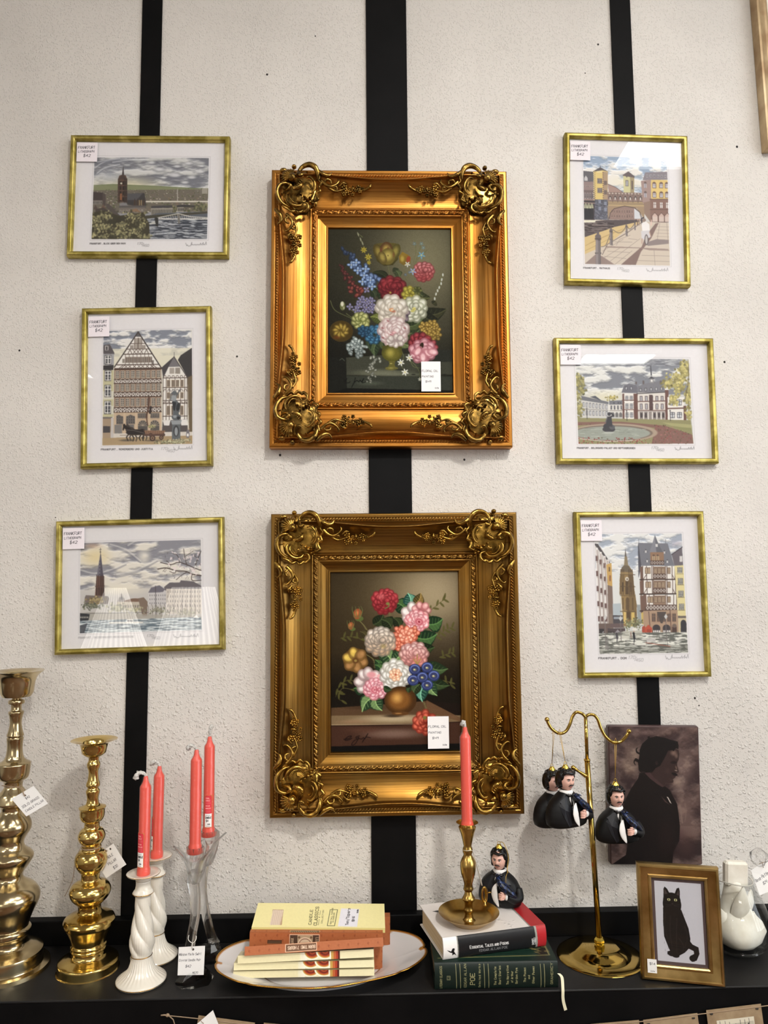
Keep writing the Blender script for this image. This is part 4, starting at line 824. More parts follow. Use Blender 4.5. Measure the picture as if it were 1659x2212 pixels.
def litho_river():
    p = sheet([(178, 165), (1505, 187), (1500, 1175), (155, 1155)], 400, 300, 0)
    plate(p, [(325, 290), (1372, 308), (1362, 1058), (306, 1048)])
    Q = [(335, 305), (1358, 318), (1350, 1046), (318, 1040)]
    p.poly(Q, (150, 152, 160)); p.clouds(330, 305, 1358, 600, (118, 120, 130), (206, 206, 204), 150, 46, 3, .35, .7)
    p.ell(620, 560, 460, 120, (224, 216, 178), al=.85, soft=1); p.ell(480, 480, 200, 110, (196, 200, 206), al=.6, soft=1)
    for x, y, r in ((1080, 400, 60), (1180, 375, 55), (1290, 450, 60), (1210, 500, 70), (1060, 480, 90), (920, 425, 80), (1150, 545, 60), (1300, 400, 40), (850, 365, 60), (960, 500, 50)):
        p.ell(x, y, r, r*.42, (98, 100, 112), al=.55, soft=.8); p.ell(x-4, y-8, r*.85, r*.3, (226, 226, 228), al=.8, soft=.8)
    for q in ([(340, 400), (440, 340), (620, 318)], [(345, 350), (470, 325), (560, 315)], [(360, 450), (430, 400), (560, 370)], [(500, 350), (650, 330), (800, 330)]): p.line(q, (216, 218, 224), 12, .5, sm=5); p.line([(a, b+10) for a, b in q], (120, 124, 136), 8, .5, sm=5)
    p.poly([(328, 560), (500, 550), (700, 556), (900, 570), (1180, 590), (1356, 590), (1356, 680), (326, 640)], (132, 138, 100)); p.line([(328, 556), (500, 548), (900, 568), (1180, 588), (1350, 600)], (110, 124, 80), 6)
    # town band
    R = random.Random(2)
    p.rect(326, 600, 1354, 800, (112, 104, 92))
    for i in range(420):
        x = R.uniform(328, 1345); y = R.uniform(585, 800); s_ = (y-560)/240; c = R.choice([(196, 186, 164), (140, 112, 92), (86, 78, 72), (160, 150, 120), (92, 98, 66), (120, 116, 80), (214, 208, 190)])
        p.rect(x, y, x+R.uniform(6, 26)*s_+4, y+R.uniform(4, 12)*s_+3, c, .75)
        if R.random() < .3: p.ell(x, y+6, 14*s_+4, 7*s_+3, (86, 92, 58), soft=.5)
    wins(p, 1235, 595, 1300, 650, 3, 3, (150, 144, 130), (80, 78, 76)); p.rect(1300, 590, 1350, 640, (170, 164, 150), .8)
    p.line([(800, 705), (1350, 710)], (216, 210, 196), 12); p.line([(1080, 600), (1082, 700)], (200, 196, 186), 5)
    # left buildings
    p.poly([(328, 615), (420, 622), (432, 690), (326, 690)], (70, 60, 60)); p.rect(326, 690, 410, 725, (128, 122, 114)); wins(p, 326, 690, 410, 728, 6, 1, (150, 144, 136), (60, 56, 56)); p.poly([(412, 620), (440, 640), (440, 740), (412, 740)], (84, 74, 70))
    p.poly([(330, 770), (350, 728), (372, 770)], (88, 72, 66)); p.poly([(395, 770), (420, 722), (446, 770)], (110, 84, 72)); p.poly([(350, 770), (420, 755), (480, 790), (350, 800)], (74, 66, 62)); p.poly([(440, 720), (470, 720), (600, 860), (560, 862), (450, 760)], (88, 80, 76)); p.poly([(560, 720), (620, 706), (640, 740), (570, 750)], (130, 128, 130))
    # cathedral nave, tower
    p.poly([(632, 632), (785, 628), (798, 700), (800, 760), (632, 730)], (62, 60, 62)); p.poly([(632, 632), (770, 630), (720, 690), (630, 690)], (84, 84, 88))
    for x in (700, 725, 752, 780): p.rect(x-7, 690, x+7, 760, (92, 70, 52)); p.line([(x, 680), (x, 790)], (48, 40, 38), 5)
    for x in (742, 760): p.rect(x-5, 690, x+5, 740, (150, 128, 90))
    p.poly([(548, 500), (560, 470), (590, 462), (618, 470), (628, 500), (632, 710), (548, 710)], (92, 70, 58)); p.rect(600, 500, 630, 710, (64, 50, 46), .8)
    p.poly([(582, 465), (594, 380), (602, 465)], (66, 58, 60)); p.poly([(560, 500), (590, 455), (616, 500)], (76, 62, 58))
    for x in (550, 562, 606, 618, 629): p.line([(x, 715), (x, 480+abs(x-590)*.5)], (52, 42, 40), 4)
    for y in (520, 565, 610, 665): p.rect(566, y, 580, y+34, (50, 38, 36)); p.rect(590, y, 602, y+34, (46, 36, 34)); p.line([(548, y-6), (632, y-6)], (120, 90, 70), 3)
    p.ell(577, 540, 9, 9, (206, 200, 176)); p.rect(568, 630, 584, 690, (150, 92, 56))
    # blocks before the river
    p.rect(560, 745, 790, 810, (120, 112, 104)); wins(p, 560, 770, 780, 815, 8, 1, (206, 200, 188), (70, 62, 60)); p.poly([(640, 790), (712, 765), (760, 800)], (140, 108, 80)); p.rect(560, 740, 800, 758, (92, 88, 88))
    p.poly([(850, 745), (1035, 740), (1045, 760), (845, 768)], (70, 68, 72)); p.rect(845, 765, 1045, 830, (160, 154, 140)); wins(p, 850, 768, 1042, 828, 14, 1, (120, 112, 100), (66, 62, 60), .5, .8, div=False)
    p.poly([(1080, 740), (1150, 735), (1240, 745), (1240, 760), (1070, 760)], (62, 60, 62)); p.rect(1080, 758, 1140, 800, (150, 144, 132)); wins(p, 1085, 758, 1140, 800, 4, 1, (100, 94, 86), (60, 58, 60), div=False)
    p.foliage(1280, 760, 90, 40, 70, [(62, 66, 46), (132, 130, 92)], 14, 4); p.foliage(1055, 770, 22, 40, 20, [(70, 72, 50), (140, 136, 96)], 12, 5)
    # river
    p.poly([(800, 840), (900, 810), (1354, 800), (1352, 1044), (800, 1040)], (92, 98, 108)); p.clouds(800, 850, 1352, 1044, (64, 70, 82), (168, 172, 178), 60, 7, 6, .4, .66)
    p.poly([(800, 830), (1352, 800), (1352, 815), (900, 850), (800, 860)], (70, 68, 56))
    p.line([(900, 852), (1090, 815), (1200, 845), (1352, 855)], (226, 222, 210), 6); p.line([(900, 862), (1352, 866)], (232, 228, 216), 7)
    for i in range(22): x = 920+i*20; yt = 852-37*(1-abs(x-1092)/190) if abs(x-1092) < 190 else 852; p.line([(x, yt), (x+8, 862)], (206, 200, 190), 3)
    p.poly([(1084, 820), (1104, 820), (1106, 905), (1088, 905)], (120, 116, 108)); p.poly([(880, 850), (912, 850), (912, 930), (890, 930)], (50, 50, 50)); p.poly([(830, 900), (880, 880), (890, 905), (840, 912)], (190, 190, 184))
    # trees in front
    p.poly([(320, 800), (430, 780), (560, 830), (780, 800), (830, 900), (840, 1042), (318, 1040)], (66, 62, 46))
    for a in ((420, 840, 80, 60, 60), (690, 840, 110, 60, 80), (350, 870, 60, 60, 40), (600, 910, 60, 45, 45), (460, 940, 60, 45, 45), (560, 980, 70, 50, 60), (380, 930, 60, 60, 45), (770, 910, 60, 60, 50), (700, 980, 80, 50, 55), (420, 1020, 60, 30, 30), (620, 1020, 90, 30, 40), (790, 1020, 60, 26, 30), (340, 990, 40, 50, 30)):
        p.foliage(*a, [(60, 60, 44), (176, 168, 118)], 15, int(a[0]), .85)
    for i in range(14): p.line([(470+i*11, 850), (468+i*11, 905)], (48, 48, 44), 4, .7)
    p.rect(324, 290, 380, 300, (226, 223, 226), 0)
    p.text(304, 1082, 'FRANKFURT . BLICK UBER DEN MAIN', 12, INK, 2.6, ang=.005, sx=1.02); frac(p, 728, 1090, 20); sign(p, 1160, 1100, 30, 190)
    return p
def litho_gable():
    p = sheet([(182, 178), (1468, 172), (1482, 1785), (185, 1805)], 320, 400, 0)
    plate(p, [(338, 350), (1322, 348), (1334, 1612), (336, 1620)])
    p.poly([(352, 362), (1312, 358), (1320, 1600), (350, 1610)], (214, 210, 196)); p.clouds(352, 362, 1312, 640, (130, 136, 150), (228, 226, 222), 110, 40, 11, .38, .62); p.poly([(352, 560), (1312, 560), (1312, 800), (352, 800)], (226, 220, 196), .8)
    # dark roof right
    p.poly([(1160, 690), (1190, 640), (1312, 560), (1316, 920), (1270, 890)], (64, 62, 64)); p.poly([(1265, 880), (1316, 860), (1318, 1510), (1285, 1510)], (112, 96, 74))
    # left house
    p.poly([(352, 515), (420, 508), (470, 600), (470, 620), (352, 612)], (92, 86, 90)); p.rect(370, 525, 405, 575, (196, 192, 190)); p.rect(378, 532, 398, 570, (80, 78, 80)); p.poly([(352, 612), (466, 615), (466, 740), (352, 735)], (160, 160, 166)); p.poly([(352, 740), (466, 735), (460, 790), (352, 790)], (60, 58, 60))
    p.poly([(352, 790), (466, 795), (466, 1300), (352, 1300)], (198, 192, 150)); 
    for y in (1020, 1180): p.rect(352, y, 466, y+90, (214, 210, 196), .9)
    for y, h in ((632, 90), (798, 105), (958, 120), (1132, 130)): p.rect(366, y-6, 440, y+h+8, (90, 88, 88)); wins(p, 370, y, 438, y+h, 1, 1, (226, 224, 220), (70, 72, 78), .95, .98); p.line([(404, y), (404, y+h)], (236, 234, 230), 8); p.line([(372, y+h*.35), (438, y+h*.35)], (236, 234, 230), 7); p.line([(372, y+h*.68), (438, y+h*.68)], (210, 208, 204), 4)
    p.rect(352, 1300, 455, 1320, (120, 112, 108)); p.rect(352, 1320, 440, 1530, (170, 146, 120)); p.rect(356, 1400, 432, 1470, (74, 70, 74)); p.rect(440, 1310, 470, 1530, (196, 190, 186))
    # main gabled house
    B = (88, 70, 62); Wt = (232, 228, 222)
    p.poly([(728, 378), (985, 780), (472, 780)], Wt); p.rect(472, 775, 980, 1300, (140, 112, 94))
    for y in (620, 735, 775): 
        hw = (y-378)/402*255; p.line([(728-hw, y), (728+hw, y)], B, 10)
    p.poly([(728, 378), (760, 430), (696, 430)], (96, 92, 96)); 
    for x0, y0, n, w_, h_ in ((690, 445, 2, 38, 60), (688, 512, 2, 36, 55), (648, 524, 1, 26, 36), (778, 524, 1, 26, 36)):
        for i in range(n): p.rect(x0+i*42, y0, x0+i*42+w_*.9, y0+h_, (170, 160, 150)); p.line([(x0+i*42, y0), (x0+i*42, y0+h_)], B, 5); p.line([(x0+i*42+w_, y0), (x0+i*42+w_, y0+h_)], B, 5)
    for y in (505, 565): hw = (y-378)/402*255; p.line([(728-hw, y), (728+hw, y)], B, 7)
    for x in (690, 728, 766): p.lines([[(x-18, 570), (x+18, 620)], [(x+18, 570), (x-18, 620)]], B, 5)
    for x in (640, 820): p.lines([[(x-24, 620), (x, 570)], [(x+24, 620), (x, 570)]], B, 6)
    for i in range(7): x = 595+i*42; p.rect(x, 650, x+34, 715, (150, 132, 116)); p.rect(x+4, 655, x+30, 712, (108, 96, 88)); p.line([(x+17, 650), (x+17, 715)], (214, 206, 196), 4); p.line([(x-4, 625), (x-4, 735)], B, 5)
    p.rect(558, 670, 585, 715, (150, 140, 130)); p.rect(876, 690, 900, 730, (120, 110, 104)); 
    for x in (600, 640, 690, 740, 780, 830, 880): p.lines([[(x-18, 738), (x+18, 772)], [(x+18, 738), (x-18, 772)]], B, 5)
    for x in (520, 545, 905, 935): p.line([(x, 775), (728+(x-728)*.78, 740)], B, 6)
    p.line([(728, 378), (985, 780)], (70, 62, 60), 12); p.line([(728, 378), (472, 760)], (70, 62, 60), 12)
    for y0, y1 in ((795, 890), (940, 1030), (1095, 1195)):
        p.rect(474, y0, 980, y1, (146, 116, 96))
        for i in range(9):
            x = 484+i*56; p.rect(x, y0+4, x+42, y1-6, (206, 196, 176)); 
            for a in range(2):
                for b in range(4): p.rect(x+5+a*19, y0+10+b*(y1-y0-18)/4, x+18+a*19, y0+4+(b+1)*(y1-y0-18)/4, (74, 68, 70))
    for y0, y1 in ((893, 935), (1034, 1078), (1200, 1245)): timber(p, 474, 980, y0, y1, 11, B, Wt, 6)
    for y in (785, 938, 1082, 1250): p.line([(472, y), (984, y)], (70, 52, 46), 9)
    for y in (922, 1070, 1240): 
        for i in range(16): p.rect(480+i*31, y, 496+i*31, y+9, Wt)
    # ground floor
    p.rect(470, 1255, 985, 1480, (196, 170, 140)); 
    for x0, x1 in ((478, 572), (604, 700)): p.poly([(x0, 1380), (x0, 1300), ((x0+x1)/2, 1278), (x1, 1300), (x1, 1380)], (100, 94, 92)); wins(p, x0, 1290, x1, 1378, 4, 3, (140, 132, 124), (84, 80, 80), .8, .8, div=False)
    for x in (730, 860): p.rect(x, 1262, x+105, 1320, (110, 100, 94)); wins(p, x, 1262, x+105, 1320, 4, 1, (150, 140, 130), (84, 78, 76), .8, .9)
    for x in (785, 912): p.ell(x, 1400, 52, 58, (92, 88, 86)); p.rect(x-52, 1400, x+52, 1450, (92, 88, 86)); [p.line([(x, 1400), (x+60*math.cos(a*.52), 1400-60*math.sin(a*.52))], (190, 170, 146), 4) for a in range(7)]
    for x in (475, 575, 700, 845, 965): p.rect(x, 1260, x+22, 1480, (206, 180, 150))
    p.rect(470, 1480, 985, 1530, (214, 206, 196)); p.rect(480, 1385, 560, 1480, (130, 126, 124)); p.rect(610, 1385, 690, 1480, (120, 116, 114))
    # right half timbered house
    p.poly([(985, 770), (1120, 650), (1265, 885), (1000, 885)], (120, 116, 120)); p.poly([(985, 770), (1120, 650), (1060, 760), (1005, 870)], (72, 68, 72)); p.poly([(1060, 765), (1190, 765), (1260, 885), (1005, 885)], Wt)
    p.line([(1120, 655), (1120, 605)], (70, 66, 70), 4); p.line([(1118, 655), (1268, 888)], (80, 74, 76), 9); p.line([(1118, 655), (1000, 800)], (80, 74, 76), 5)
    p.rect(1070, 775, 1122, 840, (170, 160, 150)); p.rect(1132, 775, 1185, 840, (150, 140, 130)); p.rect(1000, 885, 1262, 1340, Wt)
    for y in (885, 990, 1130, 1160, 1300): p.line([(1000, y), (1265, y)], B, 8)
    for x in (1002, 1035, 1070, 1130, 1190, 1235, 1262): p.line([(x, 885), (x, 1340)], B, 6)
    for y in (860, 1010, 1145): 
        for i in range(6): x = 1022+i*44; p.lines([[(x-16, y+22), (x-8, y), (x+8, y), (x+16, y+22)]], B, 5)
    for y0, y1 in ((905, 985), (1040, 1110), (1185, 1290)):
        for i in range(4): x = 1042+i*48; p.rect(x, y0, x+38, y1, (196, 176, 146)); p.rect(x+5, y0+5, x+17, y1-5, (110, 96, 88)); p.rect(x+21, y0+5, x+33, y1-5, (110, 96, 88))
    p.poly([(1000, 1345), (1265, 1335), (1270, 1480), (990, 1480)], (90, 84, 84)); p.poly([(1000, 1345), (1085, 1340), (1070, 1400), (1015, 1400)], (228, 224, 220)); p.poly([(1190, 1340), (1262, 1335), (1272, 1400), (1200, 1400)], (228, 224, 220)); p.rect(985, 1470, 1320, 1530, (216, 208, 198))
    # square, horses, cart, fountain
    p.poly([(350, 1528), (1318, 1510), (1320, 1600), (350, 1610)], (176, 150, 112)); p.ell(620, 1555, 120, 16, (92, 84, 74), al=.8, soft=.6); p.ell(900, 1560, 130, 12, (92, 84, 74), al=.7, soft=.6)
    dk = (50, 44, 44)
    for dx, c in ((34, (74, 66, 62)), (0, dk)):
        p.ell(690+dx, 1470, 85, 32, c); p.ell(775+dx*.3, 1468, 32, 34, c); p.poly([(600+dx, 1450), (590+dx, 1400), (640+dx, 1415), (680+dx, 1450), (650+dx, 1490)], c); p.ell(595+dx, 1410, 34, 16, c, .9); p.line([(585+dx, 1385), (575+dx, 1440)], c, 18)
        for a in ([(640, 1480), (610, 1520), (625, 1560)], [(665, 1490), (690, 1530), (680, 1565)], [(770, 1490), (745, 1530), (760, 1560)], [(790, 1490), (795, 1530), (785, 1558)]): p.line([(x+dx, y) for x, y in a], c, 15, w2=9)
    p.line([(540, 1500), (800, 1500)], (120, 100, 80), 5); p.line([(575, 1440), (690, 1450), (800, 1480)], (170, 160, 150), 3)
    p.poly([(795, 1450), (1030, 1455), (1010, 1492), (815, 1490)], (150, 112, 88)); 
    for i in range(11): p.line([(805+i*20, 1455), (812+i*19, 1490)], (90, 60, 50), 4)
    for x, y, r in ((890, 1535, 32), (985, 1530, 24), (870, 1500, 20), (1010, 1500, 16)): p.ell(x, y, r, r, (70, 52, 48)); p.ell(x, y, r*.6, r*.6, (150, 120, 96)); p.ell(x, y, r*.25, r*.25, (70, 52, 48))
    p.rect(800, 1490, 1020, 1512, (96, 70, 62)); p.foliage(880, 1410, 50, 30, 40, [(96, 96, 60), (206, 200, 140)], 10, 3)
    p.line([(850, 1100), (845, 1200), (825, 1300), (840, 1400)], (92, 60, 50), 22, .9, 10, sm=5); p.line([(870, 1200), (862, 1260)], (60, 50, 50), 24)
    g = (96, 102, 108); g2 = (150, 156, 160)
    p.rect(1100, 1380, 1190, 1555, (100, 106, 110)); p.ell(1145, 1460, 30, 60, (60, 62, 66)); p.ell(1145, 1465, 18, 46, g2); p.poly([(1085, 1345), (1205, 1345), (1190, 1390), (1100, 1390)], g2); p.ell(1145, 1310, 50, 36, g); p.ell(1130, 1300, 20, 20, g2); p.ell(1170, 1320, 18, 16, (50, 52, 56)); p.rect(1110, 1240, 1170, 1290, g)
    p.poly([(1110, 1240), (1100, 1140), (1140, 1120), (1190, 1180), (1180, 1260)], g); p.poly([(1100, 1140), (1145, 1150), (1130, 1240), (1115, 1240)], (52, 54, 58)); p.ell(1165, 1200, 20, 45, (56, 58, 62), .2); p.ell(1120, 1100, 28, 36, g2); p.ell(1125, 1050, 26, 24, g); p.line([(1085, 1130), (1085, 1060), (1120, 1030)], g, 12); p.line([(1145, 1080), (1170, 1040), (1185, 1010)], g, 12); p.lines([[(1110, 1030), (1105, 1005)], [(1125, 1028), (1128, 1000)], [(1140, 1030), (1152, 1008)]], g2, 6)
    p.poly([(1250, 1500), (1262, 1445), (1282, 1445), (1290, 1500), (1282, 1535), (1256, 1535)], (120, 116, 124)); p.ell(1278, 1440, 9, 10, (200, 180, 160)); p.rect(1258, 1490, 1280, 1520, (232, 230, 228))
    p.foliage(1110, 1580, 190, 22, 170, [(70, 70, 50), (196, 190, 150)], 14, 9, .9); p.foliage(1200, 1560, 110, 16, 60, [(80, 76, 54), (214, 206, 170)], 11, 12, .9)
    p.text(336, 1660, 'FRANKFURT . ROMERBERG UND JUSTITIA', 17, INK, 3.2, sx=1.13); frac(p, 985, 1662, 28); sign(p, 1118, 1658, 40, 205)
    return p
def litho_spire():
    p = sheet([(133, 157), (1528, 125), (1535, 1207), (128, 1250)], 400, 315, 0, (222, 219, 221))
    plate(p, [(283, 292), (1384, 266), (1388, 1092), (280, 1120)])
    p.poly([(295, 302), (1370, 280), (1375, 1082), (290, 1112)], (196, 192, 188)); p.clouds(295, 290, 1370, 700, (138, 138, 148), (224, 218, 206), 190, 60, 21, .38, .64)
    p.ell(430, 430, 200, 130, (226, 206, 150), al=.85, soft=1); p.ell(400, 330, 120, 40, (190, 150, 120), al=.6, soft=1); p.ell(860, 430, 90, 110, (228, 222, 208), al=.8, soft=1); p.ell(650, 720, 400, 80, (230, 222, 200), al=.7, soft=1)
    for q in ([(300, 560), (420, 590), (560, 560), (700, 500)], [(560, 330), (700, 380), (830, 480)], [(620, 600), (800, 560), (980, 470)], [(720, 340), (800, 300), (890, 296)]): p.line(q, (122, 122, 134), 40, .45, 14, sm=5); p.line([(a, b-14) for a, b in q], (226, 222, 216), 14, .5, sm=5)
    # blossom tree
    br = (70, 58, 56)
    for q, w in (([(1375, 600), (1290, 585), (1230, 560), (1150, 555), (1060, 530), (985, 540)], 9), ([(1375, 555), (1310, 530), (1240, 500), (1170, 480), (1100, 500), (1010, 480)], 7), ([(1240, 570), (1190, 600), (1150, 635)], 5), ([(1290, 585), (1290, 640), (1370, 640)], 6), ([(1240, 500), (1225, 430), (1215, 360)], 5), ([(1180, 480), (1160, 420), (1120, 400)], 5), ([(1310, 530), (1340, 450), (1370, 380)], 6), ([(1225, 430), (1270, 400), (1300, 380)], 4), ([(1100, 510), (1080, 480), (1060, 470)], 4), ([(1150, 555), (1130, 575), (1090, 560)], 4), ([(1060, 530), (1030, 560)], 3), ([(1340, 450), (1310, 420)], 4)): p.line(q, br, w, sm=4)
    R = random.Random(5)
    for i in range(46):
        x = 1080+R.uniform(0, 290); y = 390+R.uniform(0, 200); p.ell(x, y, R.uniform(9, 20), R.uniform(7, 14), (232, 214, 216) if i % 3 else (240, 236, 232), R.uniform(0, 3), al=.75, soft=.5)
    for i in range(50): x = 1040+R.uniform(0, 330); y = 370+R.uniform(0, 270); p.line([(x, y), (x+R.uniform(-14, 14), y-R.uniform(8, 20))], br, 2.5, .8)
    # spire
    p.poly([(470, 408), (478, 408), (500, 605), (440, 605)], (112, 108, 122)); p.poly([(474, 408), (500, 605), (472, 605)], (84, 80, 94)); p.line([(472, 350), (473, 420)], (80, 72, 70), 4); p.ell(472, 385, 6, 6, (90, 80, 76)); p.line([(462, 365), (482, 362)], (80, 72, 70), 3)
    for a in range(5): p.rect(464, 460+a*30, 470, 472+a*30, (60, 58, 66))
    p.poly([(438, 600), (502, 600), (512, 780), (425, 780)], (112, 80, 68)); p.rect(470, 600, 508, 780, (88, 62, 56), .8)
    for x in (440, 458, 478, 498): p.line([(x, 590), (x, 690)], (62, 46, 44), 5)
    p.line([(428, 690), (510, 690)], (70, 50, 46), 5); 
    for x in (438, 456, 476, 496): p.rect(x, 700, x+9, 770, (56, 42, 42))
    p.poly([(335, 790), (345, 770), (420, 775), (540, 780), (552, 800), (540, 850), (330, 850)], (120, 108, 104)); p.foliage(430, 815, 90, 40, 70, [(110, 92, 60), (186, 168, 116)], 15, 2)
    # middle town
    p.poly([(620, 850), (640, 790), (652, 790), (655, 760), (665, 755), (675, 790), (690, 800), (690, 860)], (150, 142, 138)); p.ell(662, 800, 12, 16, (110, 108, 112)); p.poly([(690, 820), (760, 800), (820, 800), (860, 830), (860, 850), (680, 850)], (128, 98, 80)); p.rect(620, 830, 880, 900, (196, 186, 170)); wins(p, 630, 850, 880, 890, 12, 1, (170, 160, 148), (110, 104, 100)); p.poly([(810, 800), (860, 790), (895, 830), (890, 960), (850, 960)], (130, 110, 96))
    # right houses
    p.poly([(900, 750), (920, 710), (960, 685), (1030, 690), (1060, 740), (1060, 860), (900, 860)], (200, 196, 196)); p.poly([(900, 750), (925, 705), (1000, 684), (1050, 720), (1030, 745)], (112, 108, 120)); wins(p, 905, 755, 1060, 860, 8, 3, (226, 222, 218), (92, 90, 98), .5, .6)
    p.poly([(1040, 700), (1090, 660), (1180, 660), (1190, 640), (1300, 650), (1372, 690), (1372, 720), (1050, 730)], (104, 98, 104)); p.rect(1060, 715, 1374, 940, (206, 196, 184)); wins(p, 1065, 720, 1370, 930, 14, 5, (224, 214, 202), (122, 112, 106), .5, .6)
    for x in (1130, 1200, 1280): p.line([(x, 700), (x, 940)], (150, 140, 134), 4)
    p.line([(965, 690), (968, 980)], (80, 76, 78), 5)
    # trees on the quay
    p.foliage(400, 870, 110, 34, 80, [(60, 66, 56), (132, 134, 110)], 14, 6); p.foliage(620, 890, 110, 50, 90, [(120, 122, 100), (200, 196, 166)], 14, 7, .8); p.foliage(780, 900, 90, 50, 60, [(120, 120, 96), (206, 200, 160)], 12, 8, .8); p.foliage(1000, 910, 130, 40, 90, [(96, 98, 80), (180, 176, 150)], 12, 9, .85); p.foliage(1240, 930, 130, 40, 90, [(130, 128, 108), (196, 190, 166)], 13, 10, .8)
    for i in range(12): x = 900+i*38; p.line([(x, 960), (x+3, 880), (x-10, 850)], (104, 92, 84), 4, .8)
    p.poly([(292, 930), (380, 920), (850, 940), (1374, 960), (1374, 1000), (292, 1000)], (170, 164, 152), .8); p.line([(292, 935), (900, 925)], (92, 90, 90), 4); p.line([(380, 1000), (1374, 995)], (110, 106, 104), 5)
    p.poly([(292, 930), (380, 940), (370, 990), (292, 1050)], (50, 52, 58)); 
    for i in range(5): p.rect(296+i*15, 960, 306+i*15, 975, (170, 166, 156))
    # river
    p.poly([(290, 1000), (1374, 990), (1375, 1082), (290, 1112)], (142, 158, 166)); p.clouds(292, 1000, 1372, 1090, (104, 120, 132), (206, 214, 216), 70, 7, 33, .4, .62); p.poly([(290, 1040), (360, 1020), (330, 1110), (290, 1112)], (60, 64, 74), .8)
    p.poly([(545, 1010), (860, 1005), (850, 1020), (560, 1024)], (216, 214, 208)); p.rect(712, 985, 768, 1020, (232, 230, 226)); 
    for x in (722, 740, 756): p.rect(x-5, 992, x+5, 1006, (80, 84, 92))
    p.poly([(1300, 975), (1325, 945), (1350, 975)], (236, 234, 230))
    p.text(280, 1156, 'FRANKFURT . SACHSENHAUSER DREIKONIGSKIRCHE', 15, (140, 138, 142), 2.4, ang=-.02, sx=.9); frac(p, 890, 1142, 22); sign(p, 1125, 1142, 30, 225)
    return p
def litho_bridge():
    p = sheet([(188, 150), (1480, 165), (1490, 1782), (187, 1775)], 320, 400, 0)
    plate(p, [(338, 330), (1325, 335), (1345, 1605), (345, 1605)])
    p.poly([(352, 345), (1310, 348), (1328, 1592), (358, 1592)], (206, 204, 200)); p.clouds(352, 345, 1312, 760, (150, 170, 196), (228, 224, 218), 120, 60, 41, .36, .6); p.ell(820, 640, 330, 120, (230, 222, 200), al=.7, soft=1)
    S1 = (112, 92, 92); S2 = (146, 122, 116); yl = (222, 196, 122)
    # left range
    p.poly([(350, 515), (470, 525), (480, 760), (350, 760)], (104, 102, 108)); p.poly([(360, 600), (378, 570), (400, 600), (400, 630), (360, 630)], (196, 194, 196)); p.rect(352, 640, 470, 740, (150, 128, 126)); wins(p, 352, 680, 470, 710, 5, 1, (196, 180, 170), (90, 80, 84)); p.rect(352, 740, 480, 860, (120, 104, 104)); wins(p, 355, 770, 470, 840, 4, 1, (206, 196, 190), (76, 72, 80), .6, .95)
    p.rect(352, 860, 480, 1085, (72, 66, 70)); 
    for x in (375, 410, 445): p.ell(x, 950, 17, 60, (196, 196, 160)); p.rect(x-17, 950, x+17, 1070, (50, 50, 56)); p.line([(x, 900), (x, 1070)], (60, 58, 62), 5)
    p.lines([[(352, 850), (480, 850)], [(352, 885), (480, 890)]], (180, 150, 140), 8)
    # left tower
    p.poly([(458, 520), (470, 525), (480, 850), (630, 850), (628, 525), (640, 520), (545, 470)], yl); p.poly([(575, 520), (632, 525), (626, 850), (580, 850)], (176, 150, 120)); p.poly([(455, 525), (545, 470), (640, 522), (570, 505)], (96, 92, 100)); p.line([(546, 475), (546, 452)], (80, 78, 84), 5)
    for i in range(6): p.line([(512+i*10, 515), (512+i*10, 532)], (236, 226, 190), 4)
    for y in (600, 710): p.rect(508, y, 565, y+60, (110, 96, 92)); wins(p, 510, y+4, 563, y+56, 2, 1, (176, 160, 150), (92, 88, 96), .9, .9); p.rect(585, y+26, 620, y+76, (120, 104, 98))
    for y in range(530, 850, 24): p.rect(570, y, 582, y+12, (130, 96, 84)); p.rect(464, y, 476, y+12, (226, 206, 150)); p.rect(478, y, 486, y+10, (120, 90, 80))
    p.poly([(480, 845), (640, 845), (640, 1080), (470, 1080)], (96, 98, 112)); R = random.Random(1)
    for i in range(150): x = R.uniform(474, 636); y = R.uniform(850, 1078); p.line([(x, y), (x+R.uniform(6, 16), y+R.uniform(-5, 8))], R.choice([(60, 60, 70), (150, 154, 168), (120, 116, 124)]), 4)
    for x, y in ((535, 850), (535, 930), (600, 870), (600, 940)): p.rect(x-12, y, x+12, y+40, (150, 158, 180)); p.line([(x, y), (x, y+40)], (70, 72, 84), 3)
    # middle tower
    p.poly([(808, 560), (930, 575), (928, 775), (812, 760)], (206, 200, 150)); p.poly([(885, 570), (935, 580), (930, 775), (888, 770)], (166, 150, 116)); p.poly([(800, 555), (868, 512), (940, 570), (935, 585), (805, 565)], (110, 98, 100)); p.rect(832, 615, 868, 685, (120, 108, 104)); p.rect(838, 622, 862, 680, (166, 166, 176)); p.rect(902, 620, 918, 720, (110, 96, 92)); p.ell(848, 575, 8, 8, (110, 96, 90))
    p.poly([(630, 665), (700, 690), (800, 760), (640, 770)], (170, 140, 130)); p.line([(630, 665), (720, 700), (800, 755)], (100, 84, 84), 6)
    # bridge gallery + arch
    p.rect(625, 760, 1040, 870, (150, 126, 118)); p.rect(630, 865, 1045, 920, (190, 164, 120)); p.poly([(625, 915), (1045, 915), (1045, 1075), (1005, 1000), (960, 940), (820, 915), (700, 945), (650, 1000), (625, 1080)], (166, 140, 112))
    for i in range(7): x = 655+i*58; p.ell(x, 820, 18, 24, (96, 84, 84)); p.rect(x-7, 815, x+7, 845, (214, 206, 200)); p.line([(x+29, 770), (x+29, 870)], (110, 90, 86), 7)
    for y in (762, 785, 862, 880, 895): p.line([(625, y), (1045, y)], (104, 86, 82), 5)
    for i in range(11): p.rect(640+i*37, 763, 655+i*37, 780, (200, 186, 176))
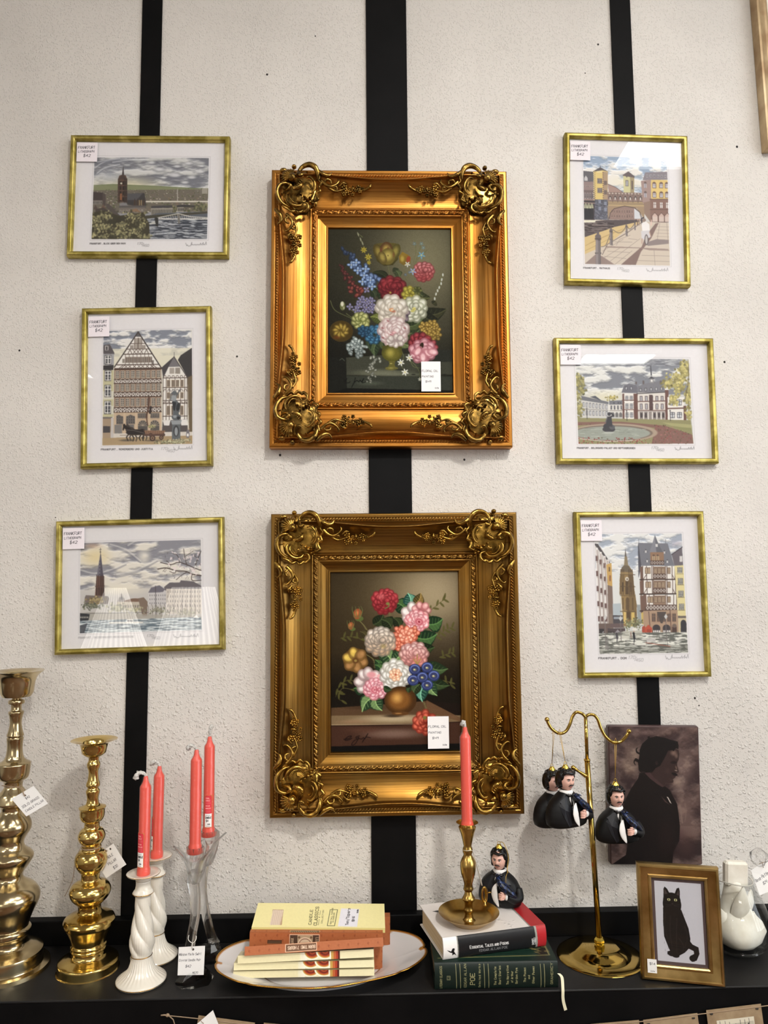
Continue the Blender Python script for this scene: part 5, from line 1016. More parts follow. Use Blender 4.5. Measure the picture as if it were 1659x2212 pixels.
    p.poly([(640, 1075), (655, 1000), (700, 950), (820, 918), (940, 938), (995, 1000), (1000, 1075)], (150, 124, 116)); p.poly([(930, 940), (990, 990), (1000, 1060), (930, 1060)], (206, 208, 214)); wins(p, 660, 950, 920, 1060, 9, 2, (190, 160, 146), (92, 76, 76), .5, .7); p.lines([[(640, 1065), (655, 1000), (700, 948), (820, 915), (940, 935), (995, 985), (1010, 1040)]], (88, 72, 70), 8)
    # right building
    p.poly([(1060, 520), (1312, 508), (1315, 600), (1100, 610), (1030, 610)], (140, 132, 140)); wins(p, 1060, 540, 1312, 580, 6, 1, (200, 196, 200), (100, 98, 106), .5, .8); p.rect(1125, 605, 1316, 830, (226, 196, 120)); p.poly([(1010, 620), (1125, 605), (1125, 900), (1030, 880)], (166, 140, 134))
    for y in (640, 750):
        for x in (1162, 1242, 1306): p.ell(x, y+12, 22, 24, (120, 92, 84)); p.rect(x-22, y+12, x+22, y+62, (120, 92, 84)); p.rect(x-15, y+10, x+15, y+56, (206, 208, 216)); p.line([(x, y), (x, y+58)], (110, 90, 90), 4); p.line([(x-15, y+25), (x+15, y+25)], (110, 90, 90), 3)
        p.ell(1060, y+10, 16, 22, (110, 92, 90)); p.rect(1046, y+10, 1074, y+60, (180, 178, 188)); p.line([(1060, y), (1060, y+60)], (100, 88, 88), 4)
    p.rect(1110, 825, 1318, 1095, (140, 108, 98)); p.poly([(1040, 870), (1115, 850), (1110, 1090), (1045, 1000)], (150, 124, 110)); 
    for x in (1165, 1240, 1308): p.rect(x-14, 865, x+14, 930, (226, 222, 218)); p.line([(x, 865), (x, 930)], (110, 84, 80), 5); p.line([(x-14, 890), (x+14, 890)], (110, 84, 80), 4); p.ell(x, 1030, 30, 42, (200, 172, 160)); p.rect(x-30, 1030, x+30, 1090, (206, 186, 176)); p.line([(x-34, 1090), (x-34, 1020), (x, 984), (x+34, 1020)], (96, 70, 66), 6)
    p.lines([[(1110, 830), (1318, 825)], [(1110, 950), (1318, 945)], [(1110, 1092), (1318, 1092)]], (100, 76, 72), 6)
    # street, kerb, paving
    p.poly([(355, 1085), (1000, 1070), (1060, 1090), (1325, 1100), (1328, 1592), (358, 1592)], (206, 192, 176)); p.poly([(355, 1110), (480, 1095), (620, 1080), (1010, 1070), (980, 1100), (700, 1160), (360, 1285)], (92, 82, 84)); p.clouds(360, 1110, 700, 1230, (74, 66, 68), (120, 106, 104), 60, 8, 44); p.poly([(352, 1090), (490, 1085), (480, 1110), (352, 1115)], (226, 222, 200))
    p.poly([(358, 1285), (700, 1160), (990, 1090), (1000, 1110), (830, 1190), (700, 1300), (600, 1370), (358, 1480)], (214, 186, 128)); 
    for q in ([(370, 1380), (520, 1300), (700, 1220)], [(365, 1440), (560, 1340), (690, 1270)], [(420, 1350), (620, 1260), (800, 1180)]): p.line(q, (180, 148, 100), 7, .7)
    p.poly([(358, 1590), (480, 1480), (560, 1500), (700, 1592)], (150, 130, 124)); p.poly([(770, 1592), (1010, 1380), (1060, 1250), (1170, 1110), (1210, 1100), (1120, 1280), (1000, 1440), (940, 1592)], (136, 112, 106)); p.poly([(600, 1380), (1310, 1400), (1325, 1420), (1100, 1420), (1000, 1400), (600, 1400)], (150, 128, 122), .8); p.poly([(1060, 1330), (1180, 1290), (1320, 1295), (1320, 1340), (1080, 1370)], (130, 116, 118), .8)
    g = (150, 134, 126)
    for i in range(5): y = 1145+i*38; p.line([(1180, y), (1322, y+2)], g, 3)
    for q in ([(1160, 1592), (1150, 1420)], [(1220, 1100), (1190, 1290)], [(1300, 1100), (1310, 1290)], [(960, 1540), (1325, 1545)], [(1010, 1480), (1325, 1482)], [(560, 1440), (800, 1300)], [(600, 1592), (820, 1420), (990, 1290)], [(700, 1592), (900, 1430)], [(560, 1530), (760, 1400)], [(620, 1440), (870, 1450)], [(580, 1500), (830, 1520)], [(720, 1370), (760, 1300), (880, 1250)], [(860, 1290), (960, 1300)], [(700, 1330), (900, 1330)]): p.line(q, g, 4)
    p.line([(560, 1480), (620, 1360), (850, 1220), (1000, 1110)], (120, 104, 100), 8)
    # posts and chains
    def post(x, y, h, w_):
        p.rect(x-w_, y-h, x+w_, y, (132, 122, 124)); p.rect(x, y-h, x+w_, y, (90, 82, 86)); p.ell(x, y-h-w_*.6, w_*1.2, w_*1.1, (110, 100, 104)); p.ell(x, y-h-w_*2.2, w_*.5, w_*1.0, (110, 100, 104)); p.rect(x-w_*1.3, y-h, x+w_*1.3, y-h+w_*.6, (90, 82, 84)); p.rect(x-w_*1.3, y-h*.45, x+w_*1.3, y-h*.4, (90, 82, 84))
        for k in (-.5, .1, .6): p.line([(x+k*w_, y), (x+k*w_, y-h*.9)], (176, 168, 166), w_*.2, .8)
    post(935, 1190, 80, 7); post(838, 1260, 110, 10); post(662, 1370, 160, 16); post(512, 1592, 300, 28)
    for q in ([(682, 1190), (740, 1225), (790, 1210), (835, 1150)], [(848, 1150), (880, 1180), (930, 1120)], [(550, 1390), (600, 1370), (645, 1260)]): p.line(q, (110, 100, 98), 7, sm=5)
    # person cycling
    p.ell(1042, 1075, 20, 22, (150, 130, 120)); p.line([(1015, 1120), (1012, 1055), (1035, 1045)], (80, 72, 78), 16); p.poly([(1010, 1110), (1060, 1085), (1100, 1120), (1105, 1200), (1020, 1210)], (232, 228, 226)); p.poly([(1005, 1200), (1100, 1190), (1110, 1270), (1060, 1290), (1010, 1300)], (206, 202, 206)); p.ell(1065, 1300, 22, 62, (96, 88, 92)); p.ell(1065, 1300, 14, 50, (190, 182, 178)); p.line([(1015, 1290), (1012, 1340)], (190, 160, 146), 14); p.line([(1100, 1210), (1115, 1260)], (200, 170, 150), 10)
    for x, c in ((965, (120, 100, 96)), (985, (160, 140, 130)), (1120, (226, 190, 180))): p.line([(x, 1130), (x+4, 1080)], c, 12); p.ell(x+4, 1072, 7, 8, (200, 170, 150))
    p.text(342, 1645, 'FRANKFURT . RATHAUS', 17, INK, 3.2, sx=1.08); frac(p, 728, 1650, 26); sign(p, 1062, 1655, 38, 250)
    return p
def litho_palace():
    p = sheet([(140, 135), (1495, 140), (1528, 1180), (155, 1185)], 400, 305, 0)
    plate(p, [(278, 258), (1340, 262), (1375, 1058), (298, 1060)])
    p.poly([(290, 285), (1328, 272), (1362, 1042), (308, 1052)], (200, 200, 198)); p.clouds(288, 272, 1330, 600, (132, 136, 146), (222, 222, 218), 120, 50, 51, .38, .62); p.clouds(288, 272, 1330, 340, (112, 114, 122), (170, 172, 178), 90, 26, 52, al=.6); p.ell(560, 620, 300, 90, (226, 220, 190), al=.8, soft=1)
    p.foliage(615, 630, 55, 34, 40, [(120, 112, 60), (206, 190, 110)], 13, 2)
    # long wing
    p.poly([(340, 610), (590, 665), (590, 690), (345, 650)], (118, 120, 128)); p.poly([(420, 620), (470, 610), (530, 655)], (92, 94, 104)); p.poly([(345, 650), (592, 688), (592, 800), (345, 808)], (206, 204, 200))
    for i in range(8):
        x = 362+i*30; 
        for y in (690+i*3.2, 765+i*1.0): p.rect(x-10, y-22, x+8, y+22, (120, 120, 126)); p.rect(x-5, y-16, x+5, y+18, (200, 202, 206))
    p.line([(345, 728), (592, 745)], (120, 116, 116), 4)
    p.poly([(590, 655), (722, 650), (725, 690), (592, 692)], (122, 124, 132)); p.rect(592, 690, 725, 805, (216, 212, 206)); wins(p, 600, 695, 722, 738, 4, 1, (150, 150, 152), (96, 96, 104), .5, .9); p.line([(592, 745), (722, 745)], (130, 124, 120), 5)
    for x in (630, 665, 700): p.ell(x, 780, 14, 20, (120, 118, 118)); p.rect(x-14, 780, x+14, 805, (120, 118, 118))
    for x in (640, 680, 700): p.poly([(x-9, 680), (x, 664), (x+9, 680)], (80, 80, 88))
    rb = (116, 84, 78)
    # corner pavilion
    p.poly([(710, 580), (735, 512), (780, 498), (850, 515), (870, 575), (860, 590)], (116, 116, 126)); p.poly([(718, 585), (862, 585), (860, 825), (722, 825)], (226, 222, 216)); p.rect(718, 590, 735, 825, rb); p.rect(820, 590, 858, 825, rb)
    for y in (605, 675, 755): wins(p, 738, y, 820, y+58, 2, 1, (92, 90, 96), (190, 192, 196), .7, .8); p.rect(734, y+52, 822, y+62, (236, 232, 226))
    for y in (650, 735): p.line([(716, y), (862, y)], rb, 7)
    for x in (755, 800): p.rect(x-10, 525, x+10, 555, (74, 74, 84)); p.rect(x-6, 530, x+6, 552, (180, 182, 188))
    # main block
    p.poly([(850, 560), (860, 520), (960, 490), (1090, 470), (1125, 490), (1120, 570), (870, 590)], (126, 126, 134)); p.rect(858, 580, 1125, 825, (220, 214, 206)); p.line([(850, 590), (1125, 575)], (80, 76, 80), 8)
    for i in range(5): x = 885+i*48; p.rect(x-9, 540-i*3, x+9, 572-i*3, (80, 78, 86)); p.rect(x-5, 545-i*3, x+5, 568-i*3, (190, 192, 196))
    for y in (610, 680): 
        for i in range(5): x = 890+i*48; p.rect(x-14, y, x+12, y+52, (100, 84, 84)); p.rect(x-9, y+5, x+7, y+48, (172, 172, 178)); 
    p.line([(858, 662), (1125, 655)], rb, 9); p.line([(858, 742), (1125, 742)], rb, 8); p.rect(962, 600, 995, 742, (96, 76, 76)); p.rect(858, 750, 1125, 825, (150, 140, 136))
    for x in (868, 910, 952, 990, 1030, 1070, 1108): p.rect(x-5, 755, x+5, 825, (224, 218, 212))
    for x in (890, 930, 1010, 1050, 1090): p.rect(x-10, 765, x+10, 808, (84, 76, 78))
    p.line([(980, 340), (985, 420)], (80, 80, 88), 7, w2=12); p.poly([(960, 455), (985, 430), (1015, 455)], (84, 84, 92)); p.rect(970, 455, 1005, 492, (150, 148, 150)); p.ell(988, 472, 9, 11, (232, 230, 226)); 
    for x in (845, 912, 1070): p.rect(x-8, 470 if x > 850 else 480, x+8, 505, (110, 100, 100))
    # right wing
    p.rect(1108, 545, 1140, 830, rb); p.rect(1130, 620, 1282, 830, (228, 224, 218)); 
    for y in (640, 755): wins(p, 1140, y, 1270, y+58, 2, 1, (84, 84, 92), (206, 208, 212), .66, .9); 
    p.line([(1128, 725), (1285, 720)], rb, 12); p.rect(1275, 700, 1300, 830, rb); p.rect(1105, 530, 1150, 555, (232, 230, 226))
    # trees
    for a in ((1230, 480, 110, 130, 150), (1290, 380, 60, 120, 80), (1320, 620, 40, 160, 80), (1190, 640, 60, 70, 60), (1130, 500, 60, 50, 40), (1325, 780, 30, 60, 30)): p.foliage(*a, [(120, 112, 66), (206, 194, 122)], 20, int(a[0]), .9)
    p.line([(1330, 330), (1320, 500), (1290, 640)], (104, 92, 70), 9, .7)
    for a in ((320, 500, 60, 70, 60), (310, 440, 30, 40, 20), (350, 570, 50, 40, 30), (320, 740, 36, 90, 50), (310, 600, 40, 60, 30)): p.foliage(*a, [(92, 92, 62), (190, 180, 116)], 18, int(a[1]), .9)
    # lawn, flower beds, pond
    p.poly([(300, 810), (1340, 830), (1362, 1042), (308, 1052)], (150, 146, 104)); p.poly([(305, 850), (700, 845), (1100, 880), (1350, 960), (1360, 1042), (980, 1045), (1010, 900), (700, 862), (305, 880)], (140, 104, 96)); R = random.Random(3)
    for i in range(520):
        x = R.uniform(310, 1355); y = R.uniform(845, 1045)
        if y < 865+max(0, x-700)*.02 or (x < 1010 and y > 880 and y < 985) or (x > 1100 and y < 870+(x-1100)*.35): continue
        p.ell(x, y, R.uniform(4, 9), R.uniform(3, 7), R.choice([(168, 84, 84), (150, 70, 72), (110, 96, 70), (186, 120, 112), (96, 84, 66)]), al=.85, soft=.4)
    p.poly([(1080, 850), (1345, 870), (1350, 900), (1180, 890)], (170, 166, 116)); p.poly([(1150, 880), (1345, 905), (1350, 925), (1250, 915)], (146, 146, 98))
    p.ell(640, 945, 395, 82, (176, 156, 136)); p.ell(625, 948, 365, 70, (126, 110, 100)); p.ell(618, 950, 350, 62, (156, 162, 152)); p.rect(270, 860, 305, 1060, (226, 223, 226))
    for i in range(60): x = R.uniform(320, 900); y = 950+R.uniform(-50, 50); p.line([(x, y), (x+R.uniform(20, 60), y+R.uniform(-3, 3))], R.choice([(120, 128, 118), (196, 200, 188), (140, 146, 132)]), 4, .7)
    p.line([(310, 1000), (560, 1025), (800, 1015)], (206, 200, 184), 8, .8)
    for i in range(60): x = R.uniform(312, 900); y = R.uniform(990, 1045); p.ell(x, y, 8, 6, R.choice([(176, 84, 84), (150, 64, 66), (104, 92, 66)]), soft=.4)
    g = (74, 74, 80)
    p.ell(590, 915, 58, 26, g); p.ell(565, 890, 26, 26, g); p.ell(620, 895, 26, 22, (100, 100, 106)); p.poly([(560, 890), (575, 800), (615, 795), (625, 890)], g); p.ell(595, 775, 16, 18, g); p.line([(610, 800), (635, 790), (615, 768)], g, 14); p.line([(580, 800), (560, 850)], (110, 110, 116), 8); p.ell(590, 945, 64, 12, (200, 204, 196), al=.7, soft=.5)
    p.line([(592, 600), (593, 760)], (236, 236, 234), 6, .9); 
    for x, y in ((390, 730), (755, 745), (1152, 745)): p.line([(x, y), (x+2, y+90)], (70, 68, 70), 5); p.ell(x, y, 7, 9, (110, 108, 110))
    p.text(296, 1092, 'FRANKFURT . BOLONGARO-PALAST UND NEPTUNBRUNNEN', 13, INK, 2.6, sx=1.0); frac(p, 978, 1092, 22); sign(p, 1192, 1095, 28, 180)
    return p
def litho_cathedral():
    p = sheet([(180, 200), (1422, 187), (1492, 1800), (222, 1808)], 320, 400, 0)
    plate(p, [(325, 362), (1272, 352), (1335, 1620), (372, 1628)])
    p.poly([(340, 380), (1260, 372), (1318, 1604), (382, 1614)], (206, 208, 208)); p.clouds(340, 372, 1275, 760, (160, 170, 186), (224, 224, 222), 130, 50, 61, .36, .6); p.ell(1200, 470, 120, 60, (166, 160, 176), al=.6, soft=1); p.poly([(500, 760), (820, 760), (820, 1150), (520, 1150)], (222, 224, 222), .7)
    # left office block
    p.poly([(342, 470), (400, 500), (495, 670), (505, 1300), (385, 1300)], (196, 190, 186)); p.poly([(342, 470), (375, 475), (400, 515), (498, 660), (498, 680), (342, 485)], (84, 80, 84))
    for i, x in enumerate((350, 390, 430, 465)):
        k = (x-342)/160; y0 = 500+170*k; n = 5
        for j in range(n):
            a = y0+j*(1290-y0)/n; h = (1290-y0)/n; xo = 14*j/n+k*4; w_ = 26-6*k
            p.rect(x+xo, a+6, x+xo+w_, a+h*.55, (226, 222, 220)); p.rect(x+xo, a+h*.58, x+xo+w_, a+h*.92, (110, 84, 82))
    for x in (362, 400, 440, 472): p.line([(x+4, 520+(x-342)), (x+32, 1300)], (150, 128, 120), 7)
    p.poly([(462, 690), (515, 672), (524, 920), (475, 900)], (206, 164, 90)); p.rect(486, 715, 500, 760, (110, 84, 60)); p.rect(492, 800, 508, 860, (150, 100, 70)); p.poly([(472, 900), (524, 915), (532, 1200), (480, 1300)], (128, 108, 98)); p.rect(480, 1200, 530, 1460, (136, 118, 106)); 
    p.poly([(525, 1095), (610, 1090), (620, 1215), (528, 1215)], (176, 188, 196)); p.poly([(525, 1215), (635, 1215), (645, 1300), (530, 1300)], (80, 78, 84)); p.rect(535, 1230, 635, 1255, (150, 158, 168)); p.rect(480, 1300, 640, 1345, (110, 92, 92))
    p.poly([(375, 1300), (500, 1300), (478, 1490), (380, 1490)], (112, 94, 88)); p.rect(382, 1355, 432, 1470, (60, 58, 62)); p.line([(395, 1440), (425, 1385)], (196, 196, 200), 7); p.rect(470, 1350, 655, 1400, (84, 74, 76)); p.rect(470, 1380, 535, 1460, (70, 64, 66)); p.line([(480, 1430), (520, 1395)], (200, 196, 196), 6)
    # cathedral tower
    bt = (150, 122, 78); bd = (92, 74, 56)
    p.poly([(628, 1180), (615, 1000), (598, 1000), (600, 850), (612, 740), (650, 690), (700, 700), (740, 760), (755, 950), (778, 1100), (782, 1330), (640, 1330)], bt)
    p.poly([(690, 700), (740, 760), (755, 950), (778, 1100), (782, 1330), (700, 1330)], (116, 94, 66), .8)
    p.poly([(610, 760), (625, 715), (660, 690), (700, 705), (735, 770)], (112, 100, 84)); p.poly([(648, 695), (655, 600), (680, 600), (692, 700)], (140, 124, 96)); p.poly([(655, 605), (663, 520), (675, 605)], (104, 96, 92))
    for x in (606, 622, 640, 702, 722, 742): p.line([(x, 1000), (x+(x-672)*-.12, 740)], bd, 7)
    for x0, y0, w_, h_ in ((662, 850, 28, 60), (660, 930, 32, 70), (664, 1050, 36, 110), (672, 1180, 36, 80), (625, 880, 14, 90), (712, 880, 14, 90), (628, 1040, 12, 110), (730, 1040, 14, 120)): p.ell(x0+w_/2, y0, w_/2, w_*.6, bd); p.rect(x0, y0, x0+w_, y0+h_, bd)
    for y in (790, 915, 1010, 1175): p.line([(606, y), (762, y+4)], (96, 78, 58), 7)
    for i in range(9): p.line([(612+i*15, 790), (614+i*15, 770)], (176, 150, 100), 5)
    for i in range(14): p.line([(610+i*12, 1005), (612+i*12, 1180)], (176, 146, 84), 3, .6)
    p.ell(678, 838, 20, 22, (214, 206, 190)); p.ell(680, 840, 9, 9, (120, 104, 92)); p.ell(680, 838, 20, 22, (130, 110, 80), al=.0)
    p.poly([(780, 1105), (815, 1105), (830, 1300), (790, 1300)], (150, 158, 160)); p.poly([(820, 1110), (845, 1110), (850, 1310), (830, 1310)], (206, 176, 96)); p.rect(640, 1180, 665, 1300, (222, 190, 110)); p.rect(720, 1185, 755, 1330, (216, 184, 100))
    p.foliage(690, 1310, 55, 60, 60, [(96, 100, 72), (160, 160, 120)], 14, 4); p.foliage(780, 1300, 60, 70, 70, [(84, 88, 66), (150, 150, 112)], 14, 5)
    # half timbered tower house
    B = (92, 70, 62); Wt = (230, 226, 220); br = (150, 122, 102)
    p.poly([(800, 462), (1110, 468), (1180, 700), (830, 700), (800, 830)], (120, 122, 132)); p.poly([(800, 462), (830, 700), (800, 830), (795, 500)], (84, 84, 94))
    for x in (805, 1088): p.line([(x, 465), (x, 425)], (96, 96, 104), 4)
    for x, y in ((878, 545), (892, 645), (1075, 555), (1105, 650)): p.poly([(x-22, y+16), (x, y-20), (x+22, y+16)], (84, 84, 92)); p.rect(x-10, y-4, x+10, y+20, (196, 194, 196))
    p.poly([(975, 380), (1015, 480), (1060, 560), (915, 565), (945, 480)], (132, 134, 144)); p.poly([(975, 380), (1015, 480), (1060, 560), (990, 560)], (104, 106, 116)); p.rect(982, 475, 1006, 505, (210, 208, 206))
    p.rect(925, 560, 1068, 690, (150, 116, 92)); 
    for x in (950, 992): p.ell(x+12, 600, 14, 16, (92, 74, 66)); p.rect(x-2, 598, x+26, 645, (190, 166, 130)); p.line([(x+12, 590), (x+12, 645)], B, 5)
    timber(p, 930, 1068, 650, 688, 5, B, Wt, 6)
    for (y0, y1, x0, x1, xm) in ((705, 840, 845, 1185, 815), (850, 990, 850, 1190, 812), (1005, 1165, 870, 1200, 815)):
        p.rect(x0, y0, x1, y1, Wt); p.poly([(xm, y0+10), (x0, y0), (x0, y1), (xm+6, y1+30)], (120, 92, 80))
        for x in (x0, x0+40, x0+95, 955, 1085, 1100, x1-30, x1): p.line([(x, y0), (x, y1)], B, 7)
        p.rect(955, y0+5, 1085, y1, br)
        for x in (x0+22, 962, 1002, 1042, 1104): w_ = 34 if x != x0+22 else 60; p.rect(x, y0+14, x+w_, y0+80, (110, 88, 76)); p.rect(x+5, y0+20, x+w_*.45, y0+76, (176, 152, 124)); p.rect(x+w_*.55, y0+20, x+w_-4, y0+76, (176, 152, 124))
        timber(p, 957, 1085, y1-52, y1-10, 4, B, Wt, 6); p.line([(xm, y1+6), (x1+8, y1+2)], (66, 50, 46), 12)
        p.lines([[(x0+5, y1), (x0+40, y0+85)], [(x1-5, y1), (x1-32, y0+85)]], B, 6)
    timber(p, 875, 1195, 1110, 1160, 9, B, Wt, 6); p.poly([(850, 1000), (880, 1000), (885, 1130), (855, 1120)], (120, 92, 82))
    p.poly([(845, 1170), (1210, 1160), (1225, 1450), (870, 1450), (850, 1330)], (176, 146, 120)); wins(p, 930, 1190, 1200, 1290, 5, 1, (140, 110, 92), (96, 84, 80), .8, .9); p.poly([(990, 1180), (1090, 1180), (1050, 1300), (1030, 1300)], (84, 76, 74)); p.lines([[(905, 1180), (925, 1440)], [(1130, 1170), (1145, 1450)]], (110, 84, 76), 9)
    for x in (985, 1092): p.ell(x, 1345, 40, 32, (70, 66, 70)); p.rect(x-40, 1345, x+40, 1400, (70, 66, 70)); [p.rect(x-34+i*20, 1372, x-20+i*20, 1398, (232, 228, 222)) for i in range(4)]; p.rect(x-42, 1405, x+42, 1448, (196, 164, 136))
    p.rect(1150, 1335, 1200, 1448, (84, 66, 62)); p.ell(1175, 1325, 24, 20, (120, 104, 96))
    p.poly([(832, 1450), (832, 1340), (855, 1320), (870, 1345), (870, 1450)], (176, 74, 56)); p.poly([(862, 1452), (862, 1350), (900, 1312), (938, 1350), (942, 1445)], (196, 82, 60)); p.rect(885, 1360, 925, 1440, (170, 66, 50))
    # yellow house
    p.poly([(1150, 580), (1262, 505), (1272, 700), (1180, 700)], (112, 104, 112)); p.line([(1150, 585), (1265, 505)], (70, 64, 72), 8); p.rect(1235, 600, 1265, 660, (206, 202, 200)); p.poly([(1180, 700), (1275, 695), (1298, 1250), (1215, 1250)], (224, 210, 150))
    for j, y in enumerate((715, 830, 960, 1095)): x = 1210+j*5; p.rect(x, y, x+55, y+(66 if j else 60), (96, 92, 90)); wins(p, x+3, y+3, x+52, y+63, 2, 1, (206, 200, 180), (110, 112, 116), .9, .95); p.line([(x-5, y+70), (x+62, y+70)], (150, 136, 100), 6)
    p.poly([(1215, 1225), (1300, 1220), (1308, 1450), (1225, 1450)], (206, 190, 150)); p.ell(1272, 1300, 30, 36, (60, 60, 66)); p.rect(1242, 1300, 1304, 1445, (60, 60, 66)); p.rect(1215, 1222, 1300, 1245, (110, 100, 96))
    # wet square
    p.poly([(378, 1480), (640, 1380), (830, 1375), (860, 1450), (1310, 1450), (1318, 1604), (382, 1614)], (176, 176, 164)); p.clouds(380, 1400, 1318, 1612, (104, 106, 100), (222, 222, 212), 60, 9, 66, .4, .62); p.poly([(640, 1380), (830, 1375), (850, 1450), (600, 1460)], (196, 194, 180), .6)
    p.poly([(380, 1540), (1318, 1520), (1318, 1606), (382, 1614)], (92, 94, 86), .35)
    for x, y, s_, c in ((748, 1495, 1, (44, 44, 50)), (568, 1490, .95, (70, 68, 76)), (715, 1450, .55, (150, 120, 110))):
        p.line([(x, y), (x+3*s_, y-40*s_)], c, 10*s_); p.line([(x+3*s_, y-40*s_), (x-4*s_, y-95*s_)], c, 22*s_); p.ell(x, y-112*s_, 8*s_, 9*s_, (190, 160, 140))
    p.poly([(548, 1395), (575, 1362), (605, 1392)], (150, 146, 150)); p.ell(755, 1360, 26, 16, (226, 222, 214)); p.ell(745, 1515, 14, 8, (60, 60, 60), soft=.5)
    for x, y, h in ((450, 1570, 310), (612, 1480, 210), (1090, 1470, 220)): p.line([(x, y), (x-6, y-h)], (120, 112, 112), 7); p.poly([(x-24, y-h-20), (x-4, y-h-50), (x+14, y-h-20), (x-4, y-h+8)], (200, 200, 200))
    p.rect(880, 1455, 975, 1492, (206, 204, 200)); wins(p, 880, 1455, 975, 1492, 8, 2, (120, 116, 114), (214, 212, 208), .85, .8, div=False); p.line([(870, 1500), (1130, 1540)], (176, 92, 74), 6); p.lines([[(880, 1490), (882, 1520)], [(1100, 1460), (1102, 1530)], [(980, 1460), (1100, 1462)]], (80, 76, 76), 4); p.rect(1012, 1455, 1090, 1500, (130, 128, 124), .5)
    p.line([(462, 1460), (470, 1565)], (120, 118, 116), 26, .6)
    p.text(372, 1670, 'FRANKFURT . DOM', 19, INK, 3.6, sx=1.22); frac(p, 688, 1668, 30); sign(p, 1078, 1665, 42, 250)
    return p
# ---- thin frame with glass and sticky price note
lg = noisy(mat('satin_green_gold', (170, 150, 70), 0.48, 1.0), (150, 136, 66), (198, 182, 108), 38, lo=.42, hi=.62, bump=0.25, bscale=60, dist=0.0008)
printm = painted('printed_paper', 0.75, 0.2)
glass = bpy.data.materials.new('picture_glass'); glass.use_nodes = True; _nt = glass.node_tree; _nt.nodes.clear()
_o = _nt.nodes.new('ShaderNodeOutputMaterial'); _t = _nt.nodes.new('ShaderNodeBsdfTransparent'); _g = _nt.nodes.new('ShaderNodeBsdfGlossy'); _g.inputs['Roughness'].default_value = 0.0
_fz = _nt.nodes.new('ShaderNodeFresnel'); two_sided(_nt, _fz, 1.5); _x = _nt.nodes.new('ShaderNodeMixShader')
_m2 = _nt.nodes.new('ShaderNodeMath'); _m2.operation = 'MULTIPLY'; _m2.inputs[1].default_value = 1.8
_nt.links.new(_fz.outputs[0], _m2.inputs[0]); _nt.links.new(_m2.outputs[0], _x.inputs[0]); _nt.links.new(_t.outputs[0], _x.inputs[1]); _nt.links.new(_g.outputs[0], _x.inputs[2]); _nt.links.new(_x.outputs[0], _o.inputs[0])
def mitre_frame(name, w, h, prof, m, parent, y0=0.0):
    """prof: list of (distance from outer edge inwards, height toward viewer)"""
    M = MB(); n = len(prof); vs = []
    for j, (t, hh) in enumerate(prof):
        for sx, sz in ((-1, 1), (1, 1), (1, -1), (-1, -1)): vs.append((sx*(w/2-t), y0-hh, sz*(h/2-t)))
    M.add([v for v in vs], [(j*4+i, j*4+(i+1) % 4, (j+1)*4+(i+1) % 4, (j+1)*4+i) for j in range(n-1) for i in range(4)], 0, True)
    o = M.build(name, m, parent, sharp=math.radians(30)); return o
def litho(px, label, pic, wide, tag_lines=('FRANKFURT', 'LITHOGRAPH', '$42'), tilt=0.0):
    c, w_, h_, a = fit_rect(px, -0.018); w, h = (0.3435, 0.2725) if wide else (0.2725, 0.3435)
    gy = pic.a.mean(-1, keepdims=True); pic.a = pic.a*.84+gy*.16
    t = thing('picture_frame', label, 'picture', (c.x, -0.001, c.z), (tilt, a, 0), group='thin gold frames with city views')
    B = 0.0112
    prof = [(0, 0), (0, 0.010), (0.0006, 0.0135)]+[(0.0005+(B-0.001)*(0.5-0.5*math.cos(k/8*PI)), 0.0135+0.0045*math.sin(k/8*PI)) for k in range(1, 8)]+[(B-0.0005, 0.0130), (B, 0.0125), (B, 0.0062)]
    mitre_frame('moulding', w, h, prof, lg, t)
    iw, ih = w-2*B+.0002, h-2*B+.0002
    pic.mesh('print', iw, ih, printm, t, -0.0068)
    MB().box(-iw/2, iw/2, -0.0064, 0.0, -ih/2, ih/2).build('backing_board', blackp, t)
    MB().add([(-iw/2, -0.0085, -ih/2), (iw/2, -0.0085, -ih/2), (iw/2, -0.0085, ih/2), (-iw/2, -0.0085, ih/2)], [(0, 1, 2, 3)], 0, False).build('glass', glass, t)
    s = 0.0445
    o = card([(7, 34, tag_lines[0], 13, -.02, .76), (8, 54, tag_lines[1], 11, -.02, .80), (34, 75, tag_lines[2], 13)], 100, 100, s, s*.98, t, (-iw/2+s/2+0.0015, -0.0100, ih/2-s/2-.002-(0.004 if not wide else 0.001)), (0, 0, 0), 'price_note', (232, 224, 230))
    return t
litho([(150, 287), (494, 292), (494, 557), (144, 552)], 'wide gold frame with view of a spired cathedral above a river and iron bridge', litho_river(), True)
litho([(173, 664), (455, 661), (459, 1006), (173, 1010)], 'upright gold frame with view of a big gabled timber house and horse cart', litho_gable(), False)
litho([(119, 1127), (482, 1118), (484, 1402), (117, 1414)], 'wide gold frame with needle church spire, river and blossoming branch', litho_spire(), True)
litho([(1222, 285), (1489, 289), (1492, 616), (1221, 614)], 'upright gold frame with yellow towers, arched bridge gallery and chained posts', litho_bridge(), False)
litho([(1199, 731), (1544, 730), (1553, 998), (1204, 1000)], 'wide gold frame with palace, round pond and red flower beds', litho_palace(), True)
litho([(1242, 1110), (1522, 1105), (1538, 1460), (1254, 1462)], 'upright gold frame with brown cathedral tower beside a timbered tower house', litho_cathedral(), False)
